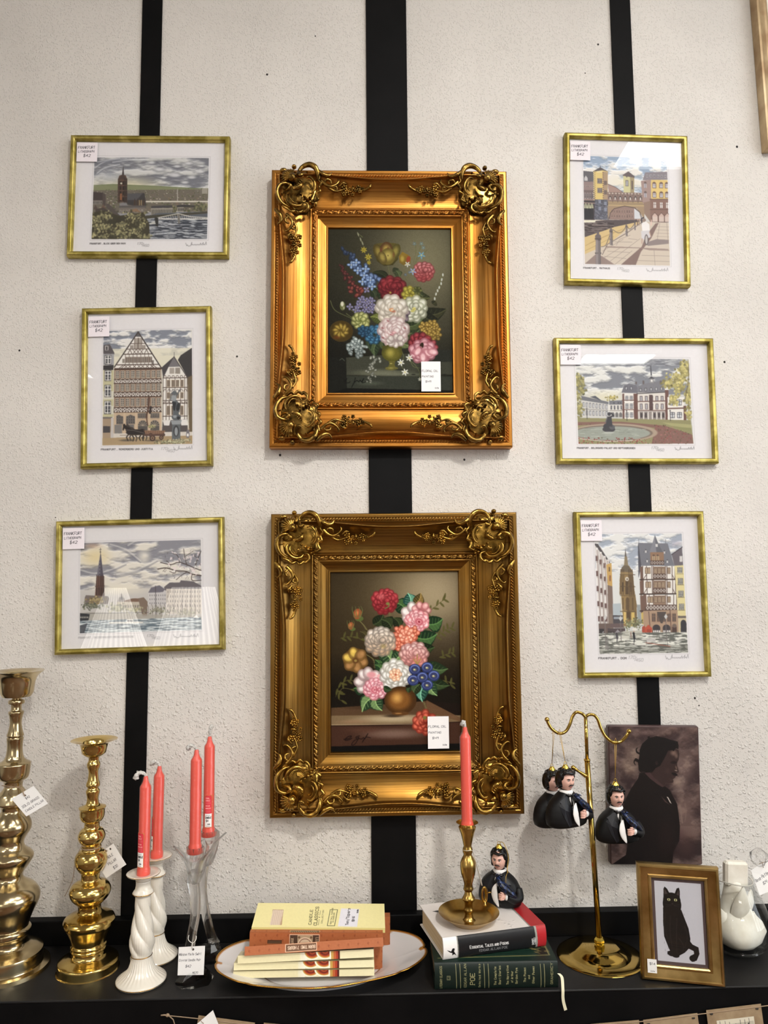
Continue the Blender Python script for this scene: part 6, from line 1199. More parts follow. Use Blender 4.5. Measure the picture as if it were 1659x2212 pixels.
# ------------------------------------------------------------------ shelf objects: shared helpers
def pz(x, y, Y): return P(x, y, Y).z
def foot(px, py, r):      # centre of a round foot: px its middle column, py the row of its front edge
    cy = S(px, py).y+r; lo, hi = py-120, py
    for _ in range(30):
        m_ = (lo+hi)/2
        if S(px, m_).y > cy: lo = m_
        else: hi = m_
    return Vector((S(px, lo).x, cy, 0))
def quad_card(name, pic, corners, parent, org, m=pricem, bulge=0.0):
    """corners: world points TL TR BR BL; parent origin org"""
    W, H = pic.W, pic.H; a = pic.a; ap = np.pad(a, ((0, 1), (0, 1), (0, 0)), 'edge')
    u = np.linspace(0, 1, W+1)[None, :, None]; v = np.linspace(0, 1, H+1)[:, None, None]; c = [np.array(q)-np.array(org) for q in corners]
    V = (c[0]*(1-u)+c[1]*u)*(1-v)+(c[3]*(1-u)+c[2]*u)*v
    if bulge: V = V+np.array((0, -bulge, 0))*np.sin(u*PI)
    return grid_obj(name, V, m, parent, lin(np.clip(ap, 0, 255)))
def note(W, H, rows, bg=(240, 238, 236), ink=(44, 40, 46), hole=None):
    p = Pic([(0, 0), (W, 0), (W, H), (0, H)], W, H, bg); p.grain(2, 3)
    for x, y, t, s, *r in rows: p.text(x, y, t, s, ink, max(1.1, s*.12), ang=(r[0] if r else 0), jit=.4, slant=.18, sx=(r[1] if len(r) > 1 else .85))
    if hole: p.ell(*hole, hole[-1], (70, 62, 56))
    return p
def cyl_card(name, pic, r, ac, aw, z0, z1, parent, m=pricem, c=(0, 0)):
    W, H = pic.W, pic.H; ap = np.pad(pic.a, ((0, 1), (0, 1), (0, 0)), 'edge'); a = ac+np.linspace(-aw/2, aw/2, W+1); V = np.zeros((H+1, W+1, 3))
    V[..., 0] = c[0]+(r*np.cos(a))[None]; V[..., 1] = c[1]+(r*np.sin(a))[None]; V[..., 2] = np.linspace(z1, z0, H+1)[:, None]
    return grid_obj(name, V, m, parent, lin(np.clip(ap, 0, 255)))
def prof_px(rows, cx, Y, sc, x0, y0):
    """rows (y, half width) in crop px -> (z, r) metres at depth Y, bottom first, z from the shelf"""
    out = []
    for y, h in rows:
        p = P(cx, y0+y/sc, Y); out.append((p.z, h/sc/ppm(p)))
    out.sort(key=lambda q: q[0]); return out
def smooth_prof(pr, n=4):
    pts = spline([(z, r, 0) for z, r in pr], n); return [(p.x, max(p.y, 0.0003)) for p in pts]
def rim_shell(prof, t=0.0012): return prof
# ---- brass pillars
brass = noisy(mat('polished_brass', (214, 182, 108), 0.15, 1.0), (184, 154, 84), (222, 196, 126), 14, bump=0.05, bscale=30, dist=0.001)
brass2 = noisy(mat('pale_brass', (206, 188, 148), 0.18, 1.0), (172, 154, 118), (214, 198, 160), 16, bump=0.06, bscale=36, dist=0.001)
twine = mat('jute_twine', (150, 128, 104), 0.9)
def pillar(name, label, base_px, r_base_px, rows, sc, x0, y0, m, cupz):
    b = S(base_px[0], base_px[1], 0); k = ppm(b); rb = r_base_px/k; c = foot(base_px[0], base_px[1], rb)
    t = thing(name, label, 'candle holder', (c.x, c.y, 0))
    # pixel column of the axis at each height
    pr = []
    for y, h in rows:
        z = None; zz = 0.3
        for _ in range(6):      # find z on the axis that projects to this row
            d = Vector((c.x, c.y, zz))-CAM; xx = 829.5+FPX*d.dot(RT)/d.dot(FW); z = P(xx, y0+y/sc, c.y).z; zz = z
        pr.append((z, h/sc/ppm((c.x, c.y, z))))
    pr.sort(key=lambda q: q[0]); pr[0] = (0, pr[0][1])
    return t, c, pr
rows2 = [(538, 131), (546, 112), (553, 90), (562, 80), (590, 72), (615, 68), (632, 48), (642, 30), (655, 28), (668, 32), (680, 37), (700, 35), (725, 27), (770, 30), (795, 38), (810, 38), (820, 30), (826, 31), (836, 38), (850, 38), (880, 32), (908, 35), (922, 45), (934, 76), (938, 76), (947, 70), (985, 69), (1010, 60), (1022, 46), (1040, 43), (1056, 46), (1065, 60), (1080, 70), (1105, 77), (1130, 70), (1152, 56), (1160, 55), (1182, 55), (1192, 70), (1215, 86), (1245, 92), (1275, 86), (1305, 68), (1318, 56), (1345, 52), (1362, 56), (1376, 84), (1392, 104), (1418, 116), (1440, 115), (1470, 100), (1495, 76), (1510, 65), (1538, 66), (1552, 80), (1566, 112), (1582, 138), (1598, 145), (1618, 141), (1650, 124), (1690, 106), (1722, 97), (1730, 98), (1738, 103), (1748, 102), (1752, 95), (1758, 101), (1768, 100), (1774, 92), (1800, 98), (1814, 124), (1822, 150), (1830, 168), (1834, 170), (1880, 171), (1884, 177), (1891, 178)]
def brass_pillar(label, base_px, rbp, rows, m, nm='pillar_candle_holder'):
    t, c, pr = pillar(nm, label, base_px, rbp, rows, 2.725, 0, 1400, m, 0)
    # split: base drum, column, cup with drip pan
    zt = pr[-1][0]; rt = pr[-1][1]
    inner = [(zt, rt*.985), (zt-0.004, rt*.55), (zt-0.006, rt*.5), (zt-0.014, rt*.46), (zt-0.016, rt*.06), (zt-.016, 0.0005)]
    i_cup = next(i for i in range(len(pr)) if pr[i][0] > zt-0.050 and pr[i][1] < 0.012 or i == len(pr)-1) if False else None
    zs = [q[0] for q in pr]
    zb = pr[[i for i, q in enumerate(pr) if q[1] > 0.8*pr[0][1]][-1]][0]
    k1 = [i for i, q in enumerate(pr) if q[0] <= zb+1e-6][-1]
    k2 = max(i for i, q in enumerate(pr) if q[1] < 0.0115)
    def part(nm, P_, cap=True):
        o = []
        for i in range(len(P_)-1):
            z0, r0 = P_[i]; z1, r1 = P_[i+1]; o.append((z0, r0))
            if i > 0 and i < len(P_)-2 and abs(z1-z0) > 0.002:
                for q in spline([(P_[i-1][0], P_[i-1][1], 0), (z0, r0, 0), (z1, r1, 0), (P_[i+2][0], P_[i+2][1], 0)], 4)[5:8]:
                    if z0 < q.x < z1: o.append((q.x, q.y))
        o.append(P_[-1]); return MB().lathe(o, 64).build(nm, m, t, sharp=math.radians(42))
    part('base', pr[:k1+1]); part('column', pr[k1:k2+1]); MB().lathe(pr[k2:]+inner, 64).build('cup', m, t, sharp=math.radians(42))
    return t, c, pr
t2, c2_, pr2 = brass_pillar('shorter yellow brass pillar candle holder of stacked bulbs beside the white candlesticks', (190, 2125), 65, rows2, brass)
rows1 = [(133, 146), (142, 138), (152, 124), (170, 108), (200, 98), (262, 91), (284, 78), (290, 27), (300, 25), (306, 43), (326, 43), (330, 30), (364, 30), (372, 41), (386, 41), (402, 36), (440, 32), (480, 38), (505, 45), (514, 47), (522, 42), (530, 46), (560, 43), (600, 43), (640, 50), (660, 64), (674, 88), (690, 90), (742, 85), (766, 76), (780, 56), (800, 50), (815, 49), (835, 62), (860, 80), (892, 90), (912, 90), (925, 70), (940, 62), (958, 61), (985, 82), (1012, 98), (1040, 107), (1072, 104), (1110, 82), (1138, 70), (1162, 72), (1182, 85), (1200, 108), (1216, 122), (1230, 125), (1250, 119), (1290, 95), (1320, 75), (1350, 72), (1374, 95), (1400, 133), (1430, 158), (1462, 168), (1500, 163), (1560, 136), (1600, 120), (1636, 112), (1644, 120), (1655, 126), (1680, 124), (1690, 112), (1720, 108), (1742, 116), (1756, 140), (1768, 170), (1780, 194), (1786, 196), (1850, 198), (1856, 200), (1862, 236), (1872, 240)]
t1, c1_, pr1 = brass_pillar('tallest brass pillar candle holder, paler, cut by the left edge', (14, 2136), 87, rows1, brass2)
def hang_tag(t, org, cpx, Y, rows, string, W=110, H=100, hole=None, bow=None):
    cs = [P(x, y, Y) for x, y in cpx]
    o = quad_card('price_tag', note(W, H, rows, hole=hole), cs, t, org)
    MB().tube([Vector(q)-Vector(org) for q in spline(string, 6)], 0.0009, 6).build('string', twine, o if False else t)
    return o
Y1 = c1_.y-0.052
hang_tag(t1, c1_, [(24.4, 1725.7), (72.3, 1697.6), (104, 1735.6), (57, 1763.6)], Y1, [(48, 36, '$42', 9), (12, 62, 'SOLID BRASS', 10, -.02, .9), (12, 84, 'CANDLE PILLAR', 9, -.02, .9)], [P(4, 1697, c1_.y-.03), P(28, 1700, Y1+.01), P(48, 1704, Y1+.003), P(50, 1712, Y1-.002), P(54, 1720, Y1-.001)], hole=(56, 18, 4))
zz = P(20, 1697, c1_.y).z; MB().lathe([(zz-.0012, 0.0150), (zz, 0.0160), (zz+.0012, 0.0150)], 28).build('string_loop', twine, t1)
Y2 = c2_.y+0.012
hang_tag(t2, c2_, [(201, 1852), (245, 1822), (273, 1867.3), (229.3, 1897)], Y2, [(36, 40, 'CANDLE', 10), (40, 64, 'PILLAR', 10), (52, 88, '$30', 10)], [P(175, 1828, c2_.y-.018), P(205, 1830, c2_.y-.012), P(222, 1834, Y2-.004), P(232, 1838, Y2-.001)], hole=(86, 12, 4))
zz = P(195, 1829, c2_.y).z; MB().lathe([(zz-.0012, 0.0172), (zz, 0.0182), (zz+.0012, 0.0172)], 28).build('string_loop', twine, t2)
MB().tube([Vector(q)-Vector(c2_) for q in spline([P(174, 1830, c2_.y-.014), P(162, 1865, c2_.y-.01), P(157, 1900, c2_.y), P(140, 1936, c2_.y+.01)], 6)], 0.0006, 5).build('loose_string', twine, t2)
# ---- white spiral candlesticks
ivory = mat('ivory_porcelain', (226, 219, 206), 0.16, spec=0.55, Coat_Weight=0.4, Coat_Roughness=0.05)
gilt = mat('gilt_line', (196, 148, 66), 0.22, 1.0)
def white_stick(label, bpx, rb):
    c = foot(bpx[0], bpx[1], rb); t = thing('porcelain_candlestick', label, 'candlestick', (c.x, c.y, 0), group='white porcelain candlesticks')
    k = rb/54.0            # metres per photo px
    def rf(a, z, r):
        if 0.068 < z/k*0.001*1 < -1: return r
        zz = z/k; 
        if 34 <= zz <= 150:      # rope twisted body, lobes deepen in the middle
            e = min(1, (zz-34)/14, (150-zz)/26); ph = 4*(a+ (zz-34)*0.0215); lobe = (0.5+0.5*math.cos(ph)); lobe = 1-abs(math.sin(ph/2))**0.8
            return r*(1+0.16*e*(lobe-0.45)+0.006*math.cos(26*a))
        if zz < 32: return r*(1+0.022*math.cos(26*a)*min(1, (zz+2)/10)*(1 if zz > 4 else 0.2))
        if zz > 150 and zz < 168: return r*(1+0.008*math.cos(26*a))
        return r
    # heights in photo px along the axis (foreshortened rows already undone by eye), radius in px
    P_ = [(0, 50), (1.5, 54), (6, 54.5), (8, 53), (12, 47), (20, 36), (30, 28.5), (42, 24.5), (52, 22.5), (57, 22.2), (60, 22.8), (63, 22.2), (72, 23.5), (84, 25.5), (96, 26), (110, 25), (125, 22.5), (140, 20), (152, 18), (166, 17), (186, 16.6), (196, 17), (198, 19), (201, 22), (204, 22.6), (207, 21), (212, 17.5), (220, 16), (228, 16), (234, 17), (240, 18.5), (243, 28), (246, 36), (248, 37), (249, 36.5), (246.5, 26), (245, 15), (244, 11), (240, 10.5), (239.5, 0.5)]
    sc_ = 0.93
    def rf2(a, z, r):
        zz = z/k/sc_
        if 62 <= zz <= 190:
            e = max(0, min(1, (zz-62)/10, (190-zz)/24)); ph = 4*(a+(zz-62)*0.030); l_ = (ph/(2*PI)) % 1.0; saw = 1-l_ if True else l_
            lobe = (math.sin(PI*min(1, l_*1.0))**0.6)*(0.55+0.45*l_)
            return r*(1+0.30*e*(lobe-0.55)+0.006*math.cos(30*a))
        if 8 < zz < 56: return r*(1+0.020*math.cos(30*a)*min(1, (zz-8)/6)*min(1, (56-zz)/5))
        return r
    q = []
    for i in range(len(P_)-1):
        z0, r0 = P_[i]; z1, r1 = P_[i+1]; n = max(1, int(abs(z1-z0)/2.2))
        for j in range(n): q.append((z0+(z1-z0)*j/n, r0+(r1-r0)*j/n))
    q.append(P_[-1])
    def cut(a0, a1): return [(z*k*sc_, r*k) for z, r in q[a0:a1]]
    i1 = max(i for i, v in enumerate(q) if v[0] <= 60 and i < 60); i2 = max(i for i, v in enumerate(q[:-12]) if v[0] <= 241)
    MB().lathe(cut(0, i1+1), 180, rfun=rf2).build('foot', ivory, t); MB().lathe(cut(i1, i2+1), 180, rfun=rf2).build('stem', ivory, t); MB().lathe(cut(i2, len(q)), 64).build('drip_plate', ivory, t)
    for zz, rr, d in ((3.5, 54.6, .8), (60, 23.0, .9), (202.5, 22.8, .8), (248.3, 36.9, .6)):
        MB().lathe([((zz-d)*k*sc_, rr*k), (zz*k*sc_, (rr+.5)*k), ((zz+d)*k*sc_, rr*k)], 72, cap=False).build('gold_line', gilt, t)

    return t, c, 240*k*sc_, k
wA, cA, zA, kA = white_stick('front white spiral porcelain candlestick with gold lines', (305, 2147), 0.0430)
wB, cB, zB, kB = white_stick('rear white spiral porcelain candlestick partly hidden behind its twin', (333, 2092), 0.0430)
# ---- candles in cellophane
wax = mat('coral_wax', (230, 92, 78), 0.38, spec=0.4, Subsurface_Weight=0.15, Subsurface_Radius=(0.01, 0.004, 0.003), Subsurface_Scale=0.4)
cello = bpy.data.materials.new('cellophane'); cello.use_nodes = True; _nt = cello.node_tree; _nt.nodes.clear()
_o = _nt.nodes.new('ShaderNodeOutputMaterial'); _t = _nt.nodes.new('ShaderNodeBsdfTransparent'); _t.inputs[0].default_value = (.97, .97, .97, 1); _g = _nt.nodes.new('ShaderNodeBsdfGlossy'); _g.inputs['Roughness'].default_value = 0.12
_l = _nt.nodes.new('ShaderNodeFresnel'); two_sided(_nt, _l, 1.38); _x = _nt.nodes.new('ShaderNodeMixShader')
_nz = _nt.nodes.new('ShaderNodeTexNoise'); _nz.inputs['Scale'].default_value = 220; _b = _nt.nodes.new('ShaderNodeBump'); _b.inputs['Strength'].default_value = .6; _b.inputs['Distance'].default_value = .0008
_tc = _nt.nodes.new('ShaderNodeTexCoord'); _nt.links.new(_tc.outputs['Object'], _nz.inputs['Vector']); _nt.links.new(_nz.outputs['Fac'], _b.inputs['Height']); _nt.links.new(_b.outputs[0], _g.inputs['Normal']); _nt.links.new(_b.outputs[0], _l.inputs['Normal'])
_nt.links.new(_l.outputs[0], _x.inputs[0]); _nt.links.new(_t.outputs[0], _x.inputs[1]); _nt.links.new(_g.outputs[0], _x.inputs[2]); _nt.links.new(_x.outputs[0], _o.inputs[0])
cello2 = mat('crumpled_cellophane', (246, 243, 238), .15, spec=.9, Transmission_Weight=.15, IOR=1.2, Alpha=.6)
def candle_label():
    p = Pic([(0, 0), (60, 0), (60, 190), (0, 190)], 60, 190, (222, 84, 78))
    p.rect(0, 0, 60, 190, (206, 140, 84)); p.poly([(8, 2), (52, 2), (58, 12), (58, 178), (52, 188), (8, 188), (2, 178), (2, 12)], (216, 60, 72))
    p.rect(3, 108, 57, 186, (240, 238, 236))
    for y, t, s in ((22, 'FORMAL', 7), (36, 'CANDLE', 8), (66, 'DRIPLESS', 6), (80, 'SMOKELESS', 6)): p.text(9, y, t, s, (246, 190, 184), 1.3, sx=.8)
    for y in (44, 50, 88, 94, 100): p.line([(10, y), (48, y)], (240, 150, 148), 1.2)
    p.text(8, 136, 'CANDLE', 10, (24, 22, 26), 2.6, jit=.4, sx=.85); p.text(14, 154, '$4', 11, (24, 22, 26), 2.4, jit=.3); p.text(26, 172, 'bdm', 7, (24, 22, 26), 2.0); p.line([(10, 118), (44, 118)], (120, 118, 118), 2); p.line([(20, 180), (44, 180)], (90, 90, 90), 2)
    return p
CL = candle_label()
def candle(label, xy, z0, top_px, lab=None, lean=0.0, curl=(-1, 0.6), r=0.0100, fine=False):
    """z0 foot of candle; top_px: pixel row of the shoulder"""
    x, y = xy; t = thing('taper_candle', label, 'candle', (x, y, z0), (0, lean, 0), group='coral red candles wrapped in cellophane')
    zt = P(top_px[0], top_px[1], y).z-z0; r2 = r*1.16
    prof = [(0, r2*.97), (.001, r2), (.013, r2*1.0), (.0165, r*1.02), (.02, r), (zt-.001, r*.98), (zt+.001, r*.93), (zt+.006, r*.62), (zt+.011, r*.44), (zt+.0165, r*.38), (zt+.0185, r*.28), (zt+.0192, .0004)]
    MB().lathe(prof, 36).build('candle', wax, t)
    R = random.Random(int(top_px[1]))
    wr = lambda a, z, rr: rr*(1+.014*math.sin(9*a+40*z)+.01*math.sin(23*a))
    MB().lathe([(0.001, r2+.0006), (.0135, r2+.0006), (.0175, r+.0007), (zt, r+.0004), (zt+.003, r*.9), (zt+.010, r*.62), (zt+.017, r*.5), (zt+.020, r*.36)], 40, rfun=wr, cap=False).build('cellophane_wrap', cello, t)
    cx, cz = curl; pts = spline([(0, 0, zt+.018), (cx*.002, -.001, zt+.023), (cx*.007, -.002, zt+.026+cz*.004), (cx*.012, -.002, zt+.024+cz*.010), (cx*.014, 0, zt+.018+cz*.016)], 6)
    M = MB()
    for s_ in range(3):
        M.tube([(p.x+R.uniform(-.0012, .0012), p.y+R.uniform(-.0014, .0014), p.z+R.uniform(-.001, .001)) for p in pts], [.0022+.0030*i/len(pts)*R.uniform(.6, 1.25) for i in range(len(pts))], 8, flat=.6)
    M.build('twisted_wrap_end', cello2, t)
    if lab is not None: cyl_card('candle_sticker', CL, r+.0010, lab, 1.35, .018, .078, t)
    MB().tube([(0, 0, zt+.018), (.0005, 0, zt+.0235)], .0006, 5).build('wick', mat('wick', (214, 200, 180), .9) if 'wick' not in bpy.data.materials else bpy.data.materials['wick'], t)
    return t
candle('front coral candle with price sticker, standing in the front white candlestick', (cA.x, cA.y), zA, (313, 1699), lab=-2.0, curl=(-1.3, -.2), lean=0.004)
candle('coral candle with side sticker in the rear white candlestick', (cB.x+.001, cB.y), zB, (345, 1676), lab=-2.75, curl=(-1, .3), lean=0.012)
# ---- crystal candlesticks
crystal = mat('lead_crystal', (252, 253, 253), 0.0, spec=0.5, Transmission_Weight=1.0, IOR=1.5)
_n = crystal.node_tree; _mx = _n.nodes.new('ShaderNodeMixShader'); _mx.inputs[0].default_value = .28; _tr = _n.nodes.new('ShaderNodeBsdfTransparent'); _n.links.new(_n.nodes['Principled BSDF'].outputs[0], _mx.inputs[1]); _n.links.new(_tr.outputs[0], _mx.inputs[2]); _n.links.new(_mx.outputs[0], _n.nodes['Material Output'].inputs[0])
def crystal_stick(label, bpx, yc, rb, stem, cup_c, cup_r, cup_h, fins, seed, W0=.0115):
    """stem: list of pixel points bottom to top; fins: list of (dx, dy, dz) tips relative to the cup"""
    c = foot(bpx[0], bpx[1], rb*.9); Y = c.y+yc; t = thing('crystal_candlestick', label, 'candlestick', (c.x, c.y, 0), group='flared crystal candlesticks')
    R = random.Random(seed); M = MB(); n = 9; rings = []
    for z, f in ((0, .96), (.004, 1.0), (.011, .93), (.020, .62), (.030, .34), (.036, .24)):
        rings.append([(rb*f*(1+R.uniform(-.10, .10))*math.cos(2*PI*(i+.3*R.random())/n), rb*.88*f*(1+R.uniform(-.10, .10))*math.sin(2*PI*(i+.3*R.random())/n), max(0, z+(R.uniform(-.003, .003) if z > .005 else 0))) for i in range(n)])
    vs = [v for r_ in rings for v in r_]; fs = [[n-1-i for i in range(n)], [5*n+i for i in range(n)]]
    for j in range(5):
        for i in range(n): a, b_, d, e = j*n+i, j*n+(i+1) % n, (j+1)*n+(i+1) % n, (j+1)*n+i; fs += [(a, b_, d), (a, d, e)]
    M.add(vs, fs, 0, False); M.build('base', crystal, t)
    pts = [P(x, y, Y)-c for x, y in stem]; pts[0] = Vector((pts[0].x, pts[0].y, .030)); pts = spline(pts, 5); cc = P(cup_c[0], cup_c[1], Y)-c   # cup bottom centre
    M = MB(); k = len(pts); vs = []; fs = []; nn = 24
    for j, p in enumerate(pts):
        f = j/(k-1); w_ = W0*(0.95-.25*math.sin(PI*f)+.25*f*f)
        for i in range(nn):
            a = 2*PI*i/nn; r_ = w_*(0.80+0.20*abs(math.cos(1.5*a+f*.5))**.6); vs.append((p.x+r_*math.cos(a), p.y+r_*math.sin(a)*.85, p.z))
    for j in range(k-1):
        for i in range(nn): fs.append((j*nn+i, j*nn+(i+1) % nn, (j+1)*nn+(i+1) % nn, (j+1)*nn+i))
    fs += [[nn-1-i for i in range(nn)], [(k-1)*nn+i for i in range(nn)]]; M.add(vs, fs, 0, True); M.build('stem', crystal, t)
    top = pts[-1]
    M = MB(); M.lathe([(0, .004), (.004, cup_r*.8), (.010, cup_r), (cup_h, cup_r*1.04), (cup_h, cup_r*.80), (.016, cup_r*.74), (.015, .0005)], 8, (cc.x, cc.y, cc.z)); M.build('cup', crystal, t, sharp=.3)
    for (dx, dy, dz, w_) in fins:
        a = Vector((top.x, top.y, top.z-.02)); e = Vector((cc.x+dx, cc.y+dy, cc.z+dz)); o = Vector((dx, dy, 0)).normalized(); m_ = Vector((cc.x, cc.y, cc.z))+o*(cup_r*.95)+Vector((0, 0, .004)); q = spline([a, a+(m_-a)*.45+o*.001, m_, m_+(e-m_)*.55-o*.001, e], 6); side = Vector((-o.y, o.x, 0)); M = MB(); vs = []; fs = []; K = len(q)
        for j, p in enumerate(q):
            f = j/(K-1); ww = w_*(.55+.6*math.sin(PI*min(1, f*1.0))**.7)*(1 if f < .8 else max(.12, (1-f)/.2)); th = .0060*(1-.5*f)
            for u, v in ((-1, 0), (-.5, -.7), (0, -1), (.5, -.7), (1, 0), (.5, .4), (0, .35), (-.5, .4)): vs.append(p+side*(ww*u)-o*(th*v))
        for j in range(K-1):
            for i in range(8): fs.append((j*8+i, j*8+(i+1) % 8, (j+1)*8+(i+1) % 8, (j+1)*8+i))
        fs += [[7-i for i in range(8)], [(K-1)*8+i for i in range(8)]]; M.add(vs, fs, 0, True); M.build('flared_fin', crystal, t)
    return t, c, cc+c
xA, kAc, ccA = crystal_stick('front crystal candlestick with the square paper tag', (418, 2138), 0.0, .033, [(411, 2100), (408, 2060), (414, 2020), (421, 1980), (422, 1940), (418, 1905), (421, 1882)], (421, 1862), .0155, .026, [(-.036, -.006, .030, .016), (.030, -.012, .026, .015), (.010, .030, .030, .015)], 4)
xB, kBc, ccB = crystal_stick('rear crystal candlestick, its stem bowing the other way', (455, 2087), 0.0, .031, [(462, 2050), (456, 2020), (448, 1990), (440, 1950), (436, 1910), (439, 1870), (446, 1845)], (450, 1824), .0155, .025, [(.034, -.008, .024, .016), (-.026, -.012, .010, .014), (.002, .030, .024, .015)], 9)
candle('tall coral candle without sticker in the front crystal candlestick', (ccA.x, ccA.y), ccA.z+.0155, (420, 1642), None, curl=(-1.1, .1))
candle('rearmost and highest coral candle, price sticker in front, in the rear crystal candlestick', (ccB.x, ccB.y), ccB.z+.0155, (453, 1612), lab=-1.45, curl=(.2, 1.2))
Yt = kAc.y-.016
quad_card('price_tag', note(130, 148, [(5, 46, 'Mikasa Flute Swirl', 12, 0, .62), (5, 76, 'Crystal Candle Pair', 11, 0, .62), (38, 108, '$42', 12), (74, 140, '#570', 9)], hole=(72, 16, 6)), [P(386, 2046, Yt), P(443, 2043, Yt), P(440, 2106, Yt-.002), P(383.5, 2107, Yt-.002)], xA, kAc)
MB().tube([Vector(q)-kAc for q in spline([P(408, 2020, Yt+.002), P(407, 2030, Yt-.002), P(416, 2037, Yt-.003), P(423, 2030, Yt-.002), P(424, 2022, Yt+.002)], 6)], .0006, 5).tube([Vector(q)-kAc for q in (P(416, 2037, Yt-.003), P(415, 2045, Yt-.002), P(415.5, 2051, Yt-.001))], .0007, 5).build('white_string', mat('white_thread', (226, 222, 214), .9), xA)
# ---- oval platter
china = mat('white_china', (216, 213, 213), 0.12, spec=0.5, Coat_Weight=0.3, Coat_Roughness=0.04)
def platter():
    a_, b_ = .1885, .1110; L0 = S(471, 2082, .028); R0 = S(912, 2041, .028); c = (L0+R0)/2; ang = math.atan2(R0.y-L0.y, R0.x-L0.x); F = S(690, 2134, .028)
    c = Vector((c.x, c.y-0.004, 0)); t = thing('oval_platter', 'oval white china platter with scalloped gold rim under the candle boxes', 'plate', (c.x, c.y, 0), (0, 0, ang*.72))
    H_, W_ = 44, 168; V = np.zeros((H_, W_, 3)); col = np.zeros((H_, W_, 3)); th = np.linspace(0, 2*PI, W_)
    sc_ = 1+.020*np.abs(np.sin(4*th))**.6-.012*np.exp(-((np.sin(4*th+PI/2*0))/.16)**2)
    prof = [(0, .0035), (.50, .0035), (.56, .0045), (.60, .008), (.66, .012), (.80, .018), (.93, .025), (1.0, .0290)]
    back = [(1.0, .0278), (.92, .0225), (.78, .015), (.68, .009), (.62, .0035), (.60, 0.0), (.57, 0.0), (.55, .002), (.0, .002)]
    def surf(pf, nm):
        f = np.interp(np.linspace(0, len(pf)-1, H_), range(len(pf)), [q[0] for q in pf]); z = np.interp(np.linspace(0, len(pf)-1, H_), range(len(pf)), [q[1] for q in pf]); V = np.zeros((H_, W_, 3)); col = np.zeros((H_, W_, 3))
        for i in range(H_):
            s_ = 1+(sc_-1)*max(0, (f[i]-.6)/.4); fl = z[i]+.0025*max(0, (f[i]-.8)/.2)*np.abs(np.sin(4*th))
            V[i, :, 0] = a_*f[i]*s_*np.cos(th); V[i, :, 1] = b_*(f[i]*.97+.03*(f[i] > .99))*s_*np.sin(th)*(1 if f[i] > .5 else 1); V[i, :, 2] = fl
            g = (f[i] > .988)|((f[i] > .95)&(np.abs(np.sin(4*th)) < .16)); col[i] = lin((218, 214, 214)); col[i][g] = lin((176, 120, 56))
            if abs(f[i]-.56) < .012: col[i] = lin((150, 128, 96))
        return V, col
    m = painted('gold_rimmed_china', 0.13, 0.5, coat=0.3)
    V1, c1 = surf(prof, 0); V2, c2 = surf(back, 1); grid_obj('plate_well', V1, m, t, c1, flip=False); grid_obj('plate_underside', V2, m, t, c2)
    rim = MB(); rim.tube([(a_*sc_[i]*math.cos(th[i]), b_*sc_[i]*math.sin(th[i]), .0287+.0025*abs(math.sin(4*th[i]))) for i in range(W_)], .0013, 6); rim.build('gold_rim', gilt, t)
    return t, c, ang
PL, PC, PA = platter()
# ---- candle boxes
def box_face(name, label, group, corners, Y, depth, face, top=None, tilt=0.0, side=(200, 190, 150), twist=0.0, bw=None, cat='box', extra=None, z_floor=None, hw=None):
    """front face fitted on plane y=Y; box runs back by depth; tilt leans the top backwards"""
    c, w, h, a = fit_rect(corners, Y)
    if hw: w, h = hw
    t = thing(name, label, cat, (c.x, Y, c.z), (tilt, a, twist), group=group)
    m = mat(name+'_card', side, .6); m2 = painted('printed_card', .5, .35)
    M = MB(); M.box(-w/2, w/2, 0.0003, depth, -h/2, h/2); M.build('carton', m, t)
    face.mesh('printed_front', w, h, m2, t, 0.0)
    if top is not None:
        W, H = top.W, top.H; ap = np.pad(top.a, ((0, 1), (0, 1), (0, 0)), 'edge'); V = np.zeros((H+1, W+1, 3)); V[..., 0] = np.linspace(-w/2, w/2, W+1)[None]; V[..., 1] = np.linspace(depth, 0, H+1)[:, None]; V[..., 2] = h/2+.0003
        grid_obj('printed_top', V, m2, t, lin(np.clip(ap, 0, 255)))
    if extra: extra(t, w, h, depth)
    return t
def cream_face(k):
    p = Pic([(0, 0), (1420, 0), (1420, 80), (0, 80)], 420, 26, (232, 224, 184))
    p.rect(0, 0, 650, 80, (228, 218, 176)); 
    for i in range(9): p.rect(650+i*8, 0, 658+i*8, 80, (232+i, 226+i, 196+i*3))
    for cx in (770, 905):
        for r_, c in ((95, (240, 236, 214)), (78, (196, 150, 70)), (66, (176, 70, 36)), (52, (120, 40, 26)), (34, (176, 78, 40)), (20, (110, 36, 24))): p.ell(cx+10, -8, r_, r_, c)
    for x0, x1, c in ((960, 975, (240, 236, 220)), (975, 1000, (196, 156, 80)), (1000, 1022, (190, 100, 50)), (1022, 1048, (170, 60, 34)), (1048, 1066, (80, 24, 20))): p.rect(x0, -5, x1, 90, c)
    p.grain(3, 5, k); return p
def brown_face(wd, ht, W, H, label=None, window=None, dens=14):
    p = Pic([(0, 0), (wd, 0), (wd, ht), (0, ht)], W, H, (176, 102, 62)); R = random.Random(wd+ht)
    n = max(1, int(ht/50))
    for j in range(n):
        for i in range(dens):
            x = (i+.5+.5*(j % 2))*wd/dens; y = (j+.5)*ht/n; p.ell(x, y, 11, 8, (146, 76, 44), -.5, al=.8); p.line([(x-4, y), (x-6, y+14), (x+6, y+18)], (140, 72, 42), 4, .8); p.line([(x, y), (x+14, y-10)], (206, 130, 80), 3, .6)
    if window: x0, y0, x1, y1 = window; p.rect(x0, y0, x1, y1, (60, 40, 30)); p.rect(x0+4, y0+8, x1-4, y1, (96, 70, 50))
    if label: label(p)
    p.grain(4, 4); return p
